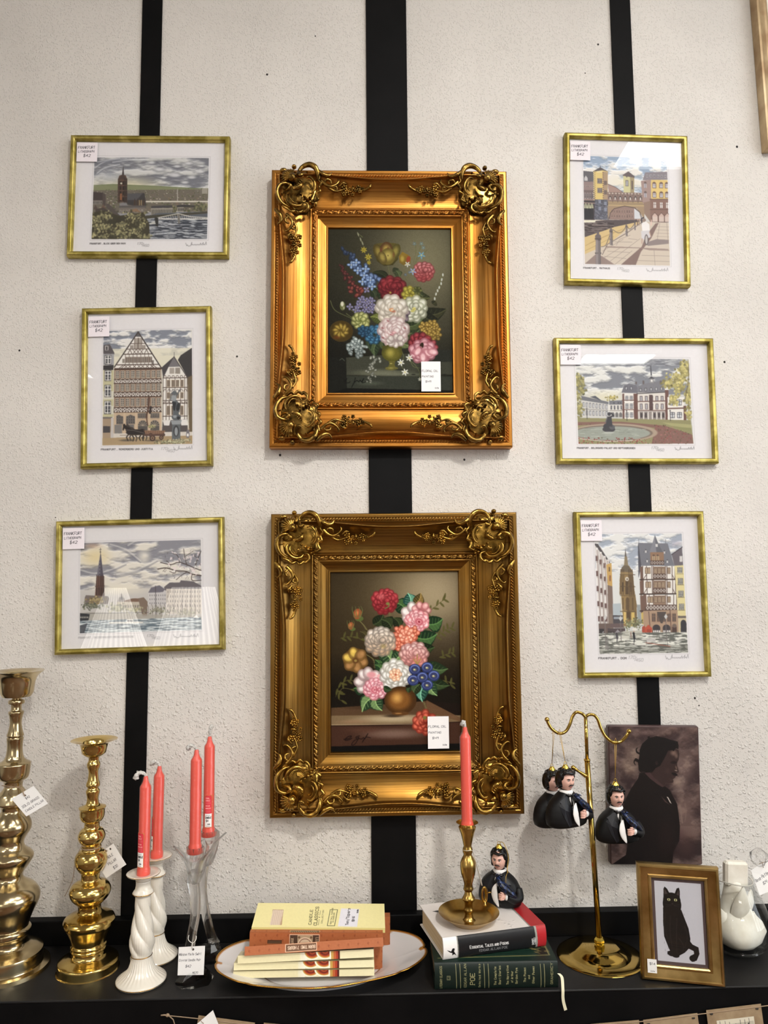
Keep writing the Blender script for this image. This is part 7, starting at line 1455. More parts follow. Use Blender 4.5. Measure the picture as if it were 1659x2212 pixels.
def lab_time(p):      # the box lies upside down, so the words stand on their heads
    p.rect(410, 5, 730, 85, (226, 190, 160)); p.rect(416, 12, 724, 78, (112, 76, 52)); p.text(712, 30, 'BURN TIME: 7 HOURS', 30, (236, 210, 184), 5, ang=PI, sx=.62)
def lab_emblem(p):
    p.rect(398, 18, 700, 130, (232, 190, 160)); p.rect(404, 26, 694, 130, (84, 62, 48)); p.rect(478, 26, 632, 130, (186, 160, 128)); p.ell(555, 110, 72, 62, (232, 206, 176)); p.ell(555, 112, 60, 52, (150, 110, 86)); p.ell(555, 112, 52, 44, (226, 200, 170)); p.line([(530, 110), (580, 110)], (84, 60, 46), 4)
    p.text(440, 112, 'WAX', 26, (226, 196, 160), 4, ang=-PI/2, sx=.8); p.text(662, 50, 'LUX', 26, (226, 196, 160), 4, ang=PI/2, sx=.8)
    for x, y in ((495, 50), (615, 50)): p.ell(x, y, 12, 12, (120, 90, 66))
def lab_thin(p): p.rect(400, 15, 700, 60, (206, 176, 140)); p.rect(405, 20, 695, 60, (110, 90, 66)); [p.line([(415+i*22, 30), (430+i*22, 50)], (206, 180, 146), 4) for i in range(12)]
K5 = lambda pts: [(500+x/4.608, 1940+y/4.608) for x, y in pts]
# layer depths run from the platter front backwards
Yc = PC.y-.052
G1 = 'long cream candle boxes with brown rainbow stripes'
box_face('candle_box', 'lowest cream candle box with brown rainbow stripes, lying at the platter front', G1, K5([(15, 738), (1420, 700), (1425, 778), (18, 792)]), Yc+.006, .030, cream_face(1), tilt=-.10, side=(226, 218, 180))
box_face('candle_box', 'middle cream candle box with brown rainbow stripes', G1, K5([(22, 655), (1420, 612), (1420, 692), (25, 712)]), Yc+.003, .034, cream_face(2), tilt=-.16, side=(226, 218, 180))
box_face('candle_box', 'topmost cream candle box, pushed slightly to the right', G1, K5([(60, 586), (1400, 505), (1432, 592), (64, 640)]), Yc, .034, cream_face(3), tilt=-.24, side=(206, 200, 168))
G2 = 'brown candle cartons'
box_face('candle_box', 'slanting brown candle carton with upside down burn time label', G2, K5([(130, 488), (1510, 395), (1512, 478), (132, 570)]), Yc-.002, .036, brown_face(1400, 90, 420, 28, lab_time), tilt=-.44, side=(160, 94, 58))
Yb = Yc+.047
box_face('candle_box', 'brown candle carton on edge with emblem label and small window', G2, K5([(178, 338), (1508, 350), (1500, 705), (176, 705)]), Yb, .011, brown_face(1330, 360, 400, 108, lab_emblem, (180, 78, 322, 112), 12), top=brown_face(1330, 50, 400, 16, lab_thin, None, 12), tilt=0.0, side=(160, 94, 58))
box_face('candle_box', 'brown candle carton standing behind the yellow box, only its right end showing', G2, K5([(480, 190), (1578, 186), (1580, 470), (480, 470)]), Yb+.062, .018, brown_face(1100, 320, 300, 90, None, None, 9), side=(160, 94, 58))
def yellow_top():
    p = Pic([(238, 80), (1490, 72), (1530, 282), (200, 292)], 430, 100, (240, 230, 168))
    p.rect(392, 136, 500, 270, (176, 140, 100)); p.poly([(396, 140), (498, 140), (480, 270), (380, 270)], (226, 206, 186)); [p.line([(410+i*18, 140), (398+i*18, 270)], (206, 182, 160), 4) for i in range(6)]
    g = (96, 92, 60); p.text(792, 262, 'CANDLE', 26, g, 4.5, ang=-PI/2, sx=.92, serif=1); p.text(848, 268, 'CLASSICS', 30, g, 5, ang=-PI/2, sx=.78, serif=1); p.text(902, 250, 'COLLECTION', 13, g, 2, ang=-PI/2, sx=1.0); p.line([(868, 140), (866, 180)], g, 3); p.line([(866, 215), (864, 265)], g, 3); p.ell(866, 198, 6, 4, g)
    p.line([(964, 130), (1036, 130), (1026, 270), (954, 270), (964, 130)], (70, 76, 50), 5); p.text(992, 258, 'TEN TALL TAPERS', 12, g, 2.4, ang=-PI/2, sx=.9); p.text(1012, 240, '10 CANDLES', 11, g, 2.2, ang=-PI/2, sx=.9)
    p.poly([(1070, 118), (1252, 122), (1252, 276), (1060, 274)], (232, 230, 238)); p.text(1160, 262, 'Ten/Tapers', 26, (30, 28, 32), 4, ang=-PI/2, sx=.62, jit=.3); p.text(1214, 230, '$15', 20, (30, 28, 32), 4, ang=-PI/2, jit=.3); p.text(1243, 155, 'bdm', 14, (30, 28, 32), 4, ang=-PI/2, sx=.8)
    p.grain(3, 5); return p
def yellow_box():
    cs = K5([(238, 80), (1490, 72), (1530, 300), (200, 292)]); Yf = Yb+.0118
    a = P(*cs[3], Yf); b = P(*cs[2], Yf); w_ = (b-a).length; ang = math.atan2(-(b-a).z, (b-a).x)
    c = (a+b)/2; t = thing('candle_box', 'pale yellow box of tapers lying on top with a small window and price note', 'box', (c.x, Yf, c.z), (math.radians(7), ang, 0))
    d = .080; hh = .0085; m = mat('yellow_card', (232, 222, 146), .55)
    MB().box(-w_/2, w_/2, 0, d, -hh, 0).build('carton', m, t)
    p = yellow_top(); W, H = p.W, p.H; ap = np.pad(p.a, ((0, 1), (0, 1), (0, 0)), 'edge'); V = np.zeros((H+1, W+1, 3)); V[..., 0] = np.linspace(-w_/2, w_/2, W+1)[None]; V[..., 1] = np.linspace(d, 0, H+1)[:, None]; V[..., 2] = .0003
    grid_obj('printed_lid', V, painted('printed_card', .5, .35), t, lin(np.clip(ap, 0, 255)))
yellow_box()
# ------------------------------------------------------------------ books
GZ = 0.0445; WZ = GZ+0.037
def quadmesh(name, pic, V4, parent, m, off=(0, 0, 0)):   # V4 local points TL TR BR BL
    W, H = pic.W, pic.H; ap = np.pad(pic.a, ((0, 1), (0, 1), (0, 0)), 'edge'); u = np.linspace(0, 1, W+1)[None, :, None]; v = np.linspace(0, 1, H+1)[:, None, None]; c = [np.array(q, float)+np.array(off) for q in V4]
    return grid_obj(name, (c[0]*(1-u)+c[1]*u)*(1-v)+(c[3]*(1-u)+c[2]*u)*v, m, parent, lin(np.clip(ap, 0, 255)))
def book(name, label, cat, BL, BR, z0, z1, depth, cover, pages, spine_pic, top_pic, round_sp=.004, board=.0025):
    """spine faces the viewer; local x along the spine, y back, z up; returns thing"""
    a = Vector((BL.x, BL.y, z0)); b = Vector((BR.x, BR.y, z0)); w_ = (b-a).length; ang = math.atan2(b.y-a.y, b.x-a.x); c = (a+b)/2; h = z1-z0
    t = thing(name, label, cat, (c.x, c.y, z0), (0, 0, ang)); M = MB()
    M.box(-w_/2, w_/2, .006, depth, h-board, h, 0, bev=.0008); M.box(-w_/2, w_/2, .006, depth, 0, board, 0, bev=.0008)
    # rounded spine shell
    n = 10; vs = []; fs = []
    for i in range(n+1):
        f = i/n; y = .006-.006*math.sin(PI*f)**.55 if round_sp else 0; z = h*f; vs += [(-w_/2, y, z), (w_/2, y, z), (w_/2, y+.004, z), (-w_/2, y+.004, z)]
    for i in range(n):
        for k in range(4): fs.append((i*4+k, i*4+(k+1) % 4, (i+1)*4+(k+1) % 4, (i+1)*4+k))
    fs += [(0, 1, 2, 3), (n*4+3, n*4+2, n*4+1, n*4)]; M.add(vs, fs, 0, True)
    M.build('cover', cover, t, sharp=.6)
    MB().box(-w_/2+.004, w_/2-.004, .004, depth-.005, board, h-board).build('pages', pages, t)
    m = painted('printed_book_cloth' if name != 'white_book' else 'printed_dust_jacket', .5 if name != 'white_book' else .32, .35)
    W, H = spine_pic.W, spine_pic.H; ap = np.pad(spine_pic.a, ((0, 1), (0, 1), (0, 0)), 'edge'); V = np.zeros((H+1, W+1, 3)); f = np.linspace(1, 0, H+1)[:, None]
    V[..., 0] = np.linspace(-w_/2, w_/2, W+1)[None]; V[..., 1] = .006-.006*np.sin(PI*np.clip(f, .0001, .9999))**.55-.0004; V[..., 2] = h*f
    grid_obj('spine_print', V, m, t, lin(np.clip(ap, 0, 255)))
    quadmesh('front_cover_print', top_pic, [(-w_/2, depth, h+.0003), (w_/2, depth, h+.0003), (w_/2, .0055, h+.0003), (-w_/2, .0055, h+.0003)], t, m)
    return t, w_, h
pagem = noisy(mat('page_edges', (206, 186, 150), .8), (184, 160, 122), (216, 198, 164), 4, (1, 1, 260))
def green_spine():
    p = Pic([(190, 398), (1490, 380), (1498, 640), (190, 655)], 470, 95, (11, 27, 21)); g = (176, 168, 120); g2 = (150, 146, 108)
    for x in (412, 455, 708, 752, 1305, 1345): p.line([(x, 410), (x+8, 640)], g, 5, .9)
    def vt(x, y, t, h, sx=.9, w=None, se=0, sl=0): p.text(x, y, t, h, g, w or h*.13, ang=-PI/2, sx=sx, serif=se, slant=sl)
    vt(268, 640, 'LITERARY CLASSICS', 22, .66); vt(522, 630, 'EDGAR ALLAN', 24, .95, 3); vt(608, 600, 'POE', 46, .95, 6, 1); vt(670, 630, 'Selected Works', 20, .92, 3)
    vt(836, 606, 'The Complete', 22, .78, 3.4); vt(884, 600, 'Short Stories', 22, .72, 3.4); vt(966, 602, 'The Narrative', 22, .74, 3.4); vt(1012, 580, 'of Arthur', 20, .72, 3.4); vt(1060, 592, 'Gordon Pym', 22, .78, 3.4); vt(1148, 576, 'The Poems', 22, .8, 3.4); vt(1190, 545, 'and', 18, .8, 3.2); vt(1240, 590, 'Other Poems', 22, .76, 3.4); vt(1438, 600, 'GRAMERCY', 24, 1.15, 3)
    p.line([(320, 515), (352, 515), (352, 550), (320, 550), (320, 515)], g2, 4); p.line([(330, 524), (344, 524), (344, 542), (330, 542)], g2, 3); p.grain(3, 3); return p
def green_top():
    p = Pic([(0, 0), (100, 0), (100, 70), (0, 70)], 130, 90, (14, 34, 27))
    for i in range(13): p.line([(4, 22+i*3.6), (84, 20+i*3.6)], (26, 58, 42), 1.2)
    p.line([(86, 4), (96, 4), (96, 62), (4, 64)], (150, 140, 90), .9); R = random.Random(2)
    for i in range(40): x = 84+R.uniform(-3, 10); y = R.uniform(8, 58); p.line([(x, y), (x+3, y+R.uniform(-2, 2))], (140, 120, 70), .7)
    return p
gl_, gr_ = S(939.5, 2141, 0), S(1207, 2136, 0)
greenc = mat('dark_green_cloth', (12, 30, 24), .5, spec=.3)
gb, gw, gh = book('green_book', 'thick dark green hardback with gold spine lettering at the bottom of the pile', 'book', gl_, gr_, 0, GZ, .150, greenc, pagem, green_spine(), green_top())
ribbon = mat('cream_ribbon', (226, 220, 190), .5)
rp = [P(1207, 2103, gr_.y-.001), P(1214, 2112, gr_.y-.005), P(1216, 2138, SHELF_FRONT-.010), P(1216.5, 2160, SHELF_FRONT-.011), P(1222, 2182, SHELF_FRONT-.011)]
rp = [gb.matrix_basis.inverted() @ q for q in spline(rp, 6)]; vs = []; fs = []
for i, q in enumerate(rp): w_ = .0024; vs += [(q.x-w_, q.y, q.z-.0012*(i/len(rp))), (q.x+w_, q.y-.0005, q.z+.0012*(i/len(rp))), (q.x+w_, q.y+.0004, q.z), (q.x-w_, q.y+.0006, q.z)]
for i in range(len(rp)-1):
    for k in range(4): fs.append((i*4+k, i*4+(k+1) % 4, (i+1)*4+(k+1) % 4, (i+1)*4+k))
MB().add(vs, fs, 0, False).build('bookmark_ribbon', ribbon, gb)
def white_spine():
    p = Pic([(290, 115), (1378, -20), (1376, 222), (292, 380)], 430, 88, (26, 26, 28))
    p.poly([(280, 60), (448, 60), (460, 400), (280, 400)], (236, 233, 230)); p.poly([(440, 60), (452, 60), (466, 400), (454, 400)], (150, 148, 140)); p.poly([(1262, -60), (1282, -60), (1300, 400), (1280, 400)], (150, 148, 140)); p.poly([(1282, -60), (1420, -60), (1420, 400), (1300, 400)], (176, 38, 44))
    a = -.125; k = (16, 16, 18)
    p.poly([(330, 248), (352, 252), (376, 262), (392, 226), (412, 222), (416, 240), (408, 256), (412, 268), (440, 318), (414, 296), (388, 312), (392, 284), (362, 274)], k)
    wh = (240, 238, 236); x = 584; y = 232
    for w_, h1 in (('E', 36), ('SSENTIAL', 26), (' ', 30), ('T', 34), ('ALES', 26), (' ', 26), ('AND', 26), (' ', 26), ('P', 34), ('OEMS', 26)):
        ad = p.text(x, y, w_, h1, wh, 4.8, ang=a, sx=.70, serif=1); x += ad*math.cos(a); y += ad*math.sin(a)
    p.text(688, 270, 'EDGAR ALLAN POE', 28, (170, 170, 172), 3, ang=a*1.0, sx=.82, serif=1)
    p.text(1252, 195, 'BARNES', 16, (236, 234, 232), 3.6, ang=-PI/2-.08, sx=.85); p.text(1274, 190, '& NOBLE', 16, (236, 234, 232), 3.6, ang=-PI/2-.08, sx=.85)
    p.grain(3, 3); return p
def white_top():
    p = Pic([(0, 0), (100, 0), (100, 62), (0, 62)], 200, 130, (230, 224, 220))
    p.poly([(84, 0), (86, 0), (87, 62), (84.6, 62)], (140, 138, 130)); p.rect(86, 0, 101, 62, (172, 36, 42)); p.poly([(8, 15), (18, 14), (24, 17), (18, 18.5), (12, 18)], (22, 22, 24)); p.clouds(50, 38, 82, 60, (176, 168, 162), (230, 224, 220), 6, 5, 3, .15, .36, al=.8)
    p.grain(2, 3); return p
zb = GZ+.0006
wl_, wr_ = S(958.5, 2077, zb), S(1181, 2046, zb)
whitec = mat('white_jacket', (226, 222, 218), .35)
bk = S(909, 1961, WZ); dep = math.hypot(bk.x-S(960, 2027, WZ).x, bk.y-S(960, 2027, WZ).y)
wb_, ww, wh_ = book('white_book', 'thick white jacketed hardback with black and red spine, lying on the green book', 'book', wl_, wr_, zb, WZ, .142, whitec, pagem, white_spine(), white_top())
MB().box(ww/2-.0285, ww/2+.0004, .0062, .1425, wh_+.0002-.003, wh_+.0001).build('red_jacket_edge', mat('red_jacket', (166, 34, 42), .35), wb_)
# ------------------------------------------------------------------ brass chamberstick
brass3 = noisy(mat('aged_brass', (186, 152, 84), 0.24, 1.0), (146, 116, 58), (206, 172, 100), 22, bump=0.05, bscale=30)
def chamber():
    zt = WZ+.0007; F = S(1015, 2011.5, zt); k = ppm(F); c0 = S(1013, 1990, zt); t = thing('chamberstick', 'brass chamberstick with wide drip pan and ring handle on the white book', 'candlestick', (c0.x, c0.y, zt)); c = Vector(c0)
    km = ppm(c)
    R_ = 65.5/km; M = MB(); M.lathe([(0, R_*.60), (.0012, R_*.62), (.006, R_*.74), (.0165, R_*.985), (.0175, R_*1.0), (.0165, R_*.975), (.007, R_*.73), (.0022, R_*.60), (.0018, R_*.2), (.0018, .0005)], 64); M.build('pan', brass3, t, sharp=.7)
    rows = [(1547, 50), (1535, 44), (1510, 34), (1485, 27), (1468, 24), (1462, 30), (1452, 33), (1440, 30), (1428, 26), (1400, 27), (1385, 33), (1378, 42), (1368, 44), (1355, 36), (1340, 28), (1320, 24), (1312, 32), (1303, 34), (1292, 30), (1270, 28), (1240, 36), (1200, 48), (1160, 53), (1125, 51), (1095, 38), (1078, 28), (1068, 28), (1058, 33), (1045, 35), (1032, 32), (1018, 26), (1000, 30), (960, 38), (925, 47), (900, 57), (888, 58), (880, 50), (872, 46), (862, 68), (858, 74)]
    pr = []
    for y, h in rows:
        z = zt+.05
        for _ in range(6): d = Vector((c.x, c.y, z))-CAM; xx = 829.5+FPX*d.dot(RT)/d.dot(FW); z = P(xx, 1500+y/3.108, c.y).z
        pr.append((max(.0018, z-zt), h/3.108/ppm((c.x, c.y, z))))
    pr.sort(key=lambda q: q[0]); top = pr[-1][0]
    MB().lathe(pr+[(top-.001, pr[-1][1]*.9), (top-.004, .0112), (top-.016, .0108), (top-.016, .0004)], 48).build('stem', brass3, t, sharp=.8)
    # ring handle at the right rear of the pan
    hc = P(590+0, 0, 0) if False else None
    q = P(860+578/3.108, 1500+1343/3.108, c.y+R_*.55)-c; pts = [(q.x+.0045*math.cos(a)*.9, q.y+.009*math.cos(a)*.2, q.z+.0125*math.sin(a)) for a in [2*PI*i/28 for i in range(29)]]
    M = MB(); M.tube(pts, .0022, 8, flat=1.5, cap=False); M.tube(spline([(q.x+.001, q.y, q.z-.0125), (q.x+.001, q.y-.004, q.z-.018), (q.x*.96, R_*.50, .016)], 5), .002, 8); M.tube([(q.x+.005, q.y, q.z+.003), (q.x+.014, q.y+.001, q.z+.0035)], .0014, 6); M.build('ring_handle', brass3, t)
    w_ = lambda x, y, d: P(860+x/3.108, 1500+y/3.108, c.y+d)-c
    sp = spline([w_(432, 1045, -.004), w_(462, 1050, -.014), w_(500, 1052, -.006), w_(520, 1120, .0), w_(548, 1220, .01), w_(562, 1282, .02)], 8)
    M = MB(); M.tube(sp, [.0005+.0012*(i/len(sp)) for i in range(len(sp))], 6, flat=.4); M.build('white_string', bpy.data.materials['white_thread'], t)
    return t, c, zt+top
ch, chc, chz = chamber()
candle('single coral candle on the brass chamberstick before the lower gilt frame', (chc.x, chc.y), chz-.0145, (1003, 1592), None, curl=(-.35, .3), lean=-.004)
# ------------------------------------------------------------------ bust ornaments
skin = mat('painted_skin', (222, 176, 160), .45); blackg = mat('glossy_black', (10, 10, 12), .25, spec=.5); coat = mat('painted_black_coat', (9, 9, 11), .5, spec=.3); lapel = mat('charcoal_lapel', (19, 20, 26), .45, spec=.35)
shirt = mat('white_shirt', (232, 230, 228), .4); goldcap = mat('gold_cap', (226, 196, 90), .18, 1.0); goldthread = mat('gold_thread', (196, 160, 76), .4, .6)
bluebird = noisy(mat('glitter_blue_black', (16, 22, 44), .3, .3), (9, 11, 20), (38, 60, 112), 220, lo=.48, hi=.68, bump=.4, bscale=300)
def bust(label, top_c, yaw, hook=None, pitch=0.0, scale=1.0, string=None):
    """origin at the bottom centre; 0.105 m tall"""
    t = thing('bust_ornament', label, 'ornament', top_c, (pitch, 0, yaw), group='glass ornaments of a moustached man with a raven')
    s = scale
    lv = [(0, .029, .016, .002), (.001, .0355, .019, .001), (.004, .0400, .0215, 0), (.011, .0422, .0232, 0), (.022, .0415, .0235, 0), (.034, .0385, .0222, .001), (.044, .0335, .020, .001), (.051, .0268, .0175, .001), (.056, .0200, .0150, .001), (.060, .0155, .0125, .001), (.063, .0115, .0105, .001), (.066, .0095, .0095, .001)]
    def tor(a, z, grow=0):
        i = max(0, min(len(lv)-2, next((k for k in range(len(lv)-1) if z < lv[k+1][0]), len(lv)-2))); f = (z-lv[i][0])/(lv[i+1][0]-lv[i][0]); rx = lv[i][1]*(1-f)+lv[i+1][1]*f+grow; ry = lv[i][2]*(1-f)+lv[i+1][2]*f+grow; ca, sa = math.cos(a), math.sin(a); n = 2.5
        k = (abs(ca)**n+abs(sa)**n)**(-1/n); return (rx*k*ca*s, (ry*k*sa+.001)*s, z*s)
    zz = lerpl([l[0] for l in lv], 34); n = 36; vs = [tor(2*PI*i/n, z) for z in zz for i in range(n)]; fs = [(j*n+i, j*n+(i+1) % n, (j+1)*n+(i+1) % n, (j+1)*n+i) for j in range(len(zz)-1) for i in range(n)]+[[n-1-i for i in range(n)], [(len(zz)-1)*n+i for i in range(n)]]
    MB().add(vs, fs, 0, True).build('coat', coat, t)
    def patch(pts, g, m, nm, ed=.0008):       # pts: (angle deg from front to viewer's right, z)
        M = MB(); k = len(pts); A = [tor(math.radians(-90+a), z, g) for a, z in pts]; B = [tor(math.radians(-90+a), z, g-.0025) for a, z in pts]
        ca = sum(a for a, z in pts)/k; cz = sum(z for a, z in pts)/k; A2 = [tor(math.radians(-90+a*.999), z, g+.0004) for a, z in pts]
        M.add(A+B+[tor(math.radians(-90+ca), cz, g+.0006)], [(i, (i+1) % k, 2*k) for i in range(k)]+[(i, k+i, k+(i+1) % k, (i+1) % k) for i in range(k)], 0, False); return M.build(nm, m, t)
    patch([(-10, .061), (-34, .056), (-48, .048), (-40, .046), (-46, .042), (-28, .022), (-14, .004), (-8, .008), (-10, .030)], .0016, lapel, 'lapel'); patch([(34, .056), (14, .061), (12, .045), (14, .030), (22, .028), (46, .044)], .0014, lapel, 'lapel')
    patch([(-12, .062), (-10, .050), (-2, .038), (3, .040), (13, .052), (14, .062)], .0010, shirt, 'shirt_front'); patch([(-10, .040), (-9, .006), (12, .006), (12, .040), (2, .034)], .0006, blackg, 'waistcoat')
    MB().lathe([(.0585*s, .0135*s), (.0625*s, .0128*s), (.0655*s, .0112*s), (.0655*s, .009*s), (.060*s, .009*s)], 28, (0, .0005*s, 0)).build('collar', shirt, t)
    M = MB(); q = [(-.010, -.0125, .0595), (-.004, -.0150, .0575), (.001, -.0158, .0585), (.006, -.0150, .0575), (.012, -.0120, .0595)]; M.tube([tuple(v*s for v in p) for p in q], [.0012*s, .0026*s, .0016*s, .0026*s, .0012*s], 8)
    M.tube([tuple(v*s for v in p) for p in ((0, -.0160, .058), (-.002, -.0205, .049), (-.003, -.0228, .040))], [.001*s, .0019*s, .0014*s], 7); M.tube([tuple(v*s for v in p) for p in ((.001, -.0160, .058), (.004, -.0200, .050), (.003, -.0225, .044))], [.001*s, .0017*s, .0012*s], 7); M.build('cravat', blackg, t)
    # head: one sculpted surface
    hc = Vector((0, -.0005, .0830)); nz, na = 40, 48; V = np.zeros((nz, na, 3))
    for j in range(nz):
        ph = PI*(j+.0)/(nz-1); cz = -math.cos(ph); z = cz*.0208
        for i in range(na):
            a = 2*PI*i/na-PI/2; ca, sa = math.cos(a), math.sin(a); fr = max(0, -sa)
            rr = math.sin(ph)
            w_ = .0146*(1-.20*max(0, -cz)**1.3); d_ = .0165*(1-.10*max(0, -cz))
            x = w_*rr*ca; y = d_*rr*sa
            if fr > 0:
                g = lambda cx, czz, sx_, sz_: math.exp(-((x-cx)/sx_)**2-((z-czz)/sz_)**2)
                y -= .0042*g(0, -.0035, .0017, .0028)+.0018*g(0, .0008, .0013, .003)   # nose
                y -= .0014*g(0, -.0165, .0045, .0028)+.0010*g(0, .0045, .008, .0016)      # chin, brow
                y += .0018*g(-.0048, .0012, .0026, .0018)+.0018*g(.0048, .0012, .0026, .0018)   # eye sockets
                y -= .0010*g(0, -.0098, .0036, .0022); y -= .0006*g(.0072, -.004, .003, .004)+.0006*g(-.0072, -.004, .003, .004)
            V[j, i] = ((hc.x+x)*s, (hc.y+y)*s, (hc.z+z)*s)
    V = np.concatenate([V, V[:, :1]], 1); o = grid_obj('head', V, skin, t, flip=False)
    import bmesh; bm = bmesh.new(); bm.from_mesh(o.data); bmesh.ops.remove_doubles(bm, verts=bm.verts, dist=1e-6); bmesh.ops.recalc_face_normals(bm, faces=bm.faces); bm.to_mesh(o.data); bm.free()
    fc = lambda x, z, d=0: (x*s, (-.0005-.0165*math.sqrt(max(.05, 1-(x/.0146)**2-((z-.083)/.0208)**2))-d)*s, z*s)
    M = MB(); 
    for k in (-1, 1): M.tube([fc(k*.0022, .0866, .0008), fc(k*.0048, .0876, .0010), fc(k*.0080, .0868, .0004)], [.0004*s, .0007*s, .0004*s], 6)
    M.build('eyebrows', blackg, t); M = MB()
    for k in (-1, 1): M.ball(fc(k*.0047, .0843, -.0010), (.0021*s, .0012*s, .0010*s), 10, 6)
    ey = M.build('eyes', shirt, t); M = MB()
    for k in (-1, 1): M.ball(fc(k*.0047, .0843, .0001), (.0009*s, .0005*s, .0009*s), 8, 5); M.tube([fc(k*.0028, .0852, .0002), fc(k*.0048, .0857, .0003), fc(k*.0068, .0851, .0001)], .0003*s, 5)
    M.build('pupils', blackg, ey)
    M = MB(); M.tube([fc(-.0052, .0742, .0006), fc(-.0030, .0762, .0016), fc(0, .0768, .0022), fc(.0030, .0762, .0016), fc(.0052, .0742, .0006)], [.0004*s, .0011*s, .0010*s, .0011*s, .0004*s], 7); M.build('moustache', blackg, t)
    M = MB(); M.tube([fc(-.0024, .0732, .0012), fc(0, .0729, .0017), fc(.0024, .0732, .0012)], .0006*s, 6); M.build('lips', mat('lips', (170, 90, 90), .5) if 'lips' not in bpy.data.materials else bpy.data.materials['lips'], t)
    # hair: swept mass open over the face, wavy locks
    M = MB(); n2, m2 = 40, 22; vs = []; fs = []
    for j in range(m2+1):
        ph = PI*.5*j/m2*1.30
        for i in range(n2):
            a = 2*PI*i/n2-PI/2; fr = max(0, -math.sin(a)); lim = PI*.65*(1-.60*fr**.65)*(1.0 if abs(math.cos(a)) < .2 else 1.0); p_ = min(ph, lim); wv = 1+.05*math.sin(6*a+9*p_)+.03*math.sin(11*a-5*p_); 
            rx, ry, rz = .0172*wv, .0178*wv, .0172*wv; vs.append(((rx*math.sin(p_)*math.cos(a))*s, (.0012+ry*math.sin(p_)*math.sin(a)*.96)*s, (.0885+rz*math.cos(p_))*s))
    for j in range(m2):
        for i in range(n2): fs.append((j*n2+i, j*n2+(i+1) % n2, (j+1)*n2+(i+1) % n2, (j+1)*n2+i))
    M.add(vs, fs)
    for k in (-1, 1):
        M.ball((k*.0122*s, .0040*s, .0820*s), (.0058*s, .0110*s, .0150*s), 16, 10); M.ball((k*.0118*s, -.0010*s, .0905*s), (.0052*s, .0095*s, .0095*s), 14, 9); M.ball((k*.0128*s, .001*s, .0745*s), (.0040*s, .0070*s, .0060*s), 12, 8)
    M.tube([tuple(v*s for v in p) for p in ((-.0135, -.0095, .0935), (-.0105, -.0140, .0985), (-.004, -.0160, .0985), (.003, -.0160, .0960), (.009, -.0135, .0985), (.0135, -.0090, .0940))], [.002*s, .0030*s, .0032*s, .0028*s, .0032*s, .002*s], 9)
    M.ball((0, .008*s, .080*s), (.0145*s, .0105*s, .0150*s), 16, 10); M.build('hair', blackg, t)
    # arm, hand, paper, raven
    M = MB(); M.tube([tuple(v*s for v in p) for p in spline([(.036, -.002, .034), (.0395, -.010, .022), (.0345, -.0205, .020), (.0235, -.0275, .026)], 5)], lerpl([.008*s, .0095*s, .0085*s, .0065*s], 16), 12); M.build('sleeve', coat, t)
    M = MB(); M.ball((.0155*s, -.0300*s, .0275*s), (.0062*s, .0050*s, .0060*s), 14, 9)
    for i in range(4): z = .0318-.0030*i; M.tube([tuple(v*s for v in p) for p in ((.0175, -.0330, z), (.0120, -.0358, z-.0004), (.0080, -.0335, z-.0008), (.0082, -.0300, z-.001))], [.0015*s, .0017*s, .0016*s, .0012*s], 7)
    M.tube([tuple(v*s for v in p) for p in ((.0180, -.0320, .0310), (.0150, -.0350, .0345), (.0110, -.0350, .0350))], [.0018*s, .0019*s, .0013*s], 7); M.build('hand', skin, t)
    MB().tube([tuple(v*s for v in p) for p in ((.0215, -.0280, .0268), (.0185, -.0295, .0272))], [.0068*s, .0064*s], 14).build('cuff', shirt, t)
    M = MB(); q = spline([(.0015, -.0265, .047), (-.002, -.0295, .036), (-.001, -.0305, .022), (.0055, -.0300, .006)], 6); M.tube([tuple(v*s for v in p) for p in q], [x*s for x in lerpl([.001, .0045, .0062, .0052, .0006], len(q))], 10, flat=.22, nrm=(0, 1, 0)); M.build('paper_quill', shirt, t)
    M = MB(); q = spline([(.0015, -.0245, .0585), (.0060, -.0270, .0560), (.0130, -.0300, .0470), (.0230, -.0290, .0390), (.0330, -.0260, .0310), (.0390, -.0240, .0260)], 5)
    M.tube([tuple(v*s for v in p) for p in q], [x*s for x in lerpl([.0028, .0056, .0082, .0086, .0058, .0014], len(q))], 12, flat=.75); bd = M.build('raven', bluebird, t)
    M = MB(); M.ball((.0030*s, -.0262*s, .0605*s), (.0042*s, .0040*s, .0040*s), 12, 8); M.tube([tuple(v*s for v in p) for p in ((.0050, -.028, .0615), (.0085, -.0300, .0612), (.0118, -.0305, .0600))], [.0020*s, .0014*s, .0003*s], 7)
    for k in range(6): M.tube([tuple(v*s for v in p) for p in ((.011+.003*k, -.0350+.0008*k, .0515-.003*k), (.019+.003*k, -.0350+.0014*k, .0435-.0028*k), (.026+.0025*k, -.0310+.001*k, .0355-.002*k))], [.0012*s, .0018*s, .0004*s], 6)
    M.build('raven_head_and_wing', bluebird, bd)
    M = MB(); cr = lambda a, z, r: r*(1+.10*abs(math.sin(4*a))*(1 if z < .1065*s else 0)); M.lathe([(.1030*s, .0068*s), (.1040*s, .0066*s), (.1075*s, .0046*s), (.1095*s, .0042*s), (.1100*s, .0036*s), (.1100*s, .0003)], 32, rfun=cr)
    M.tube([(.0028*s*math.sin(a), 0, (.1120-.0030*math.cos(a))*s) for a in [2*PI*i/16 for i in range(17)]], .0005*s, 6, cap=False); M.build('ornament_cap', goldcap, t)
    return t
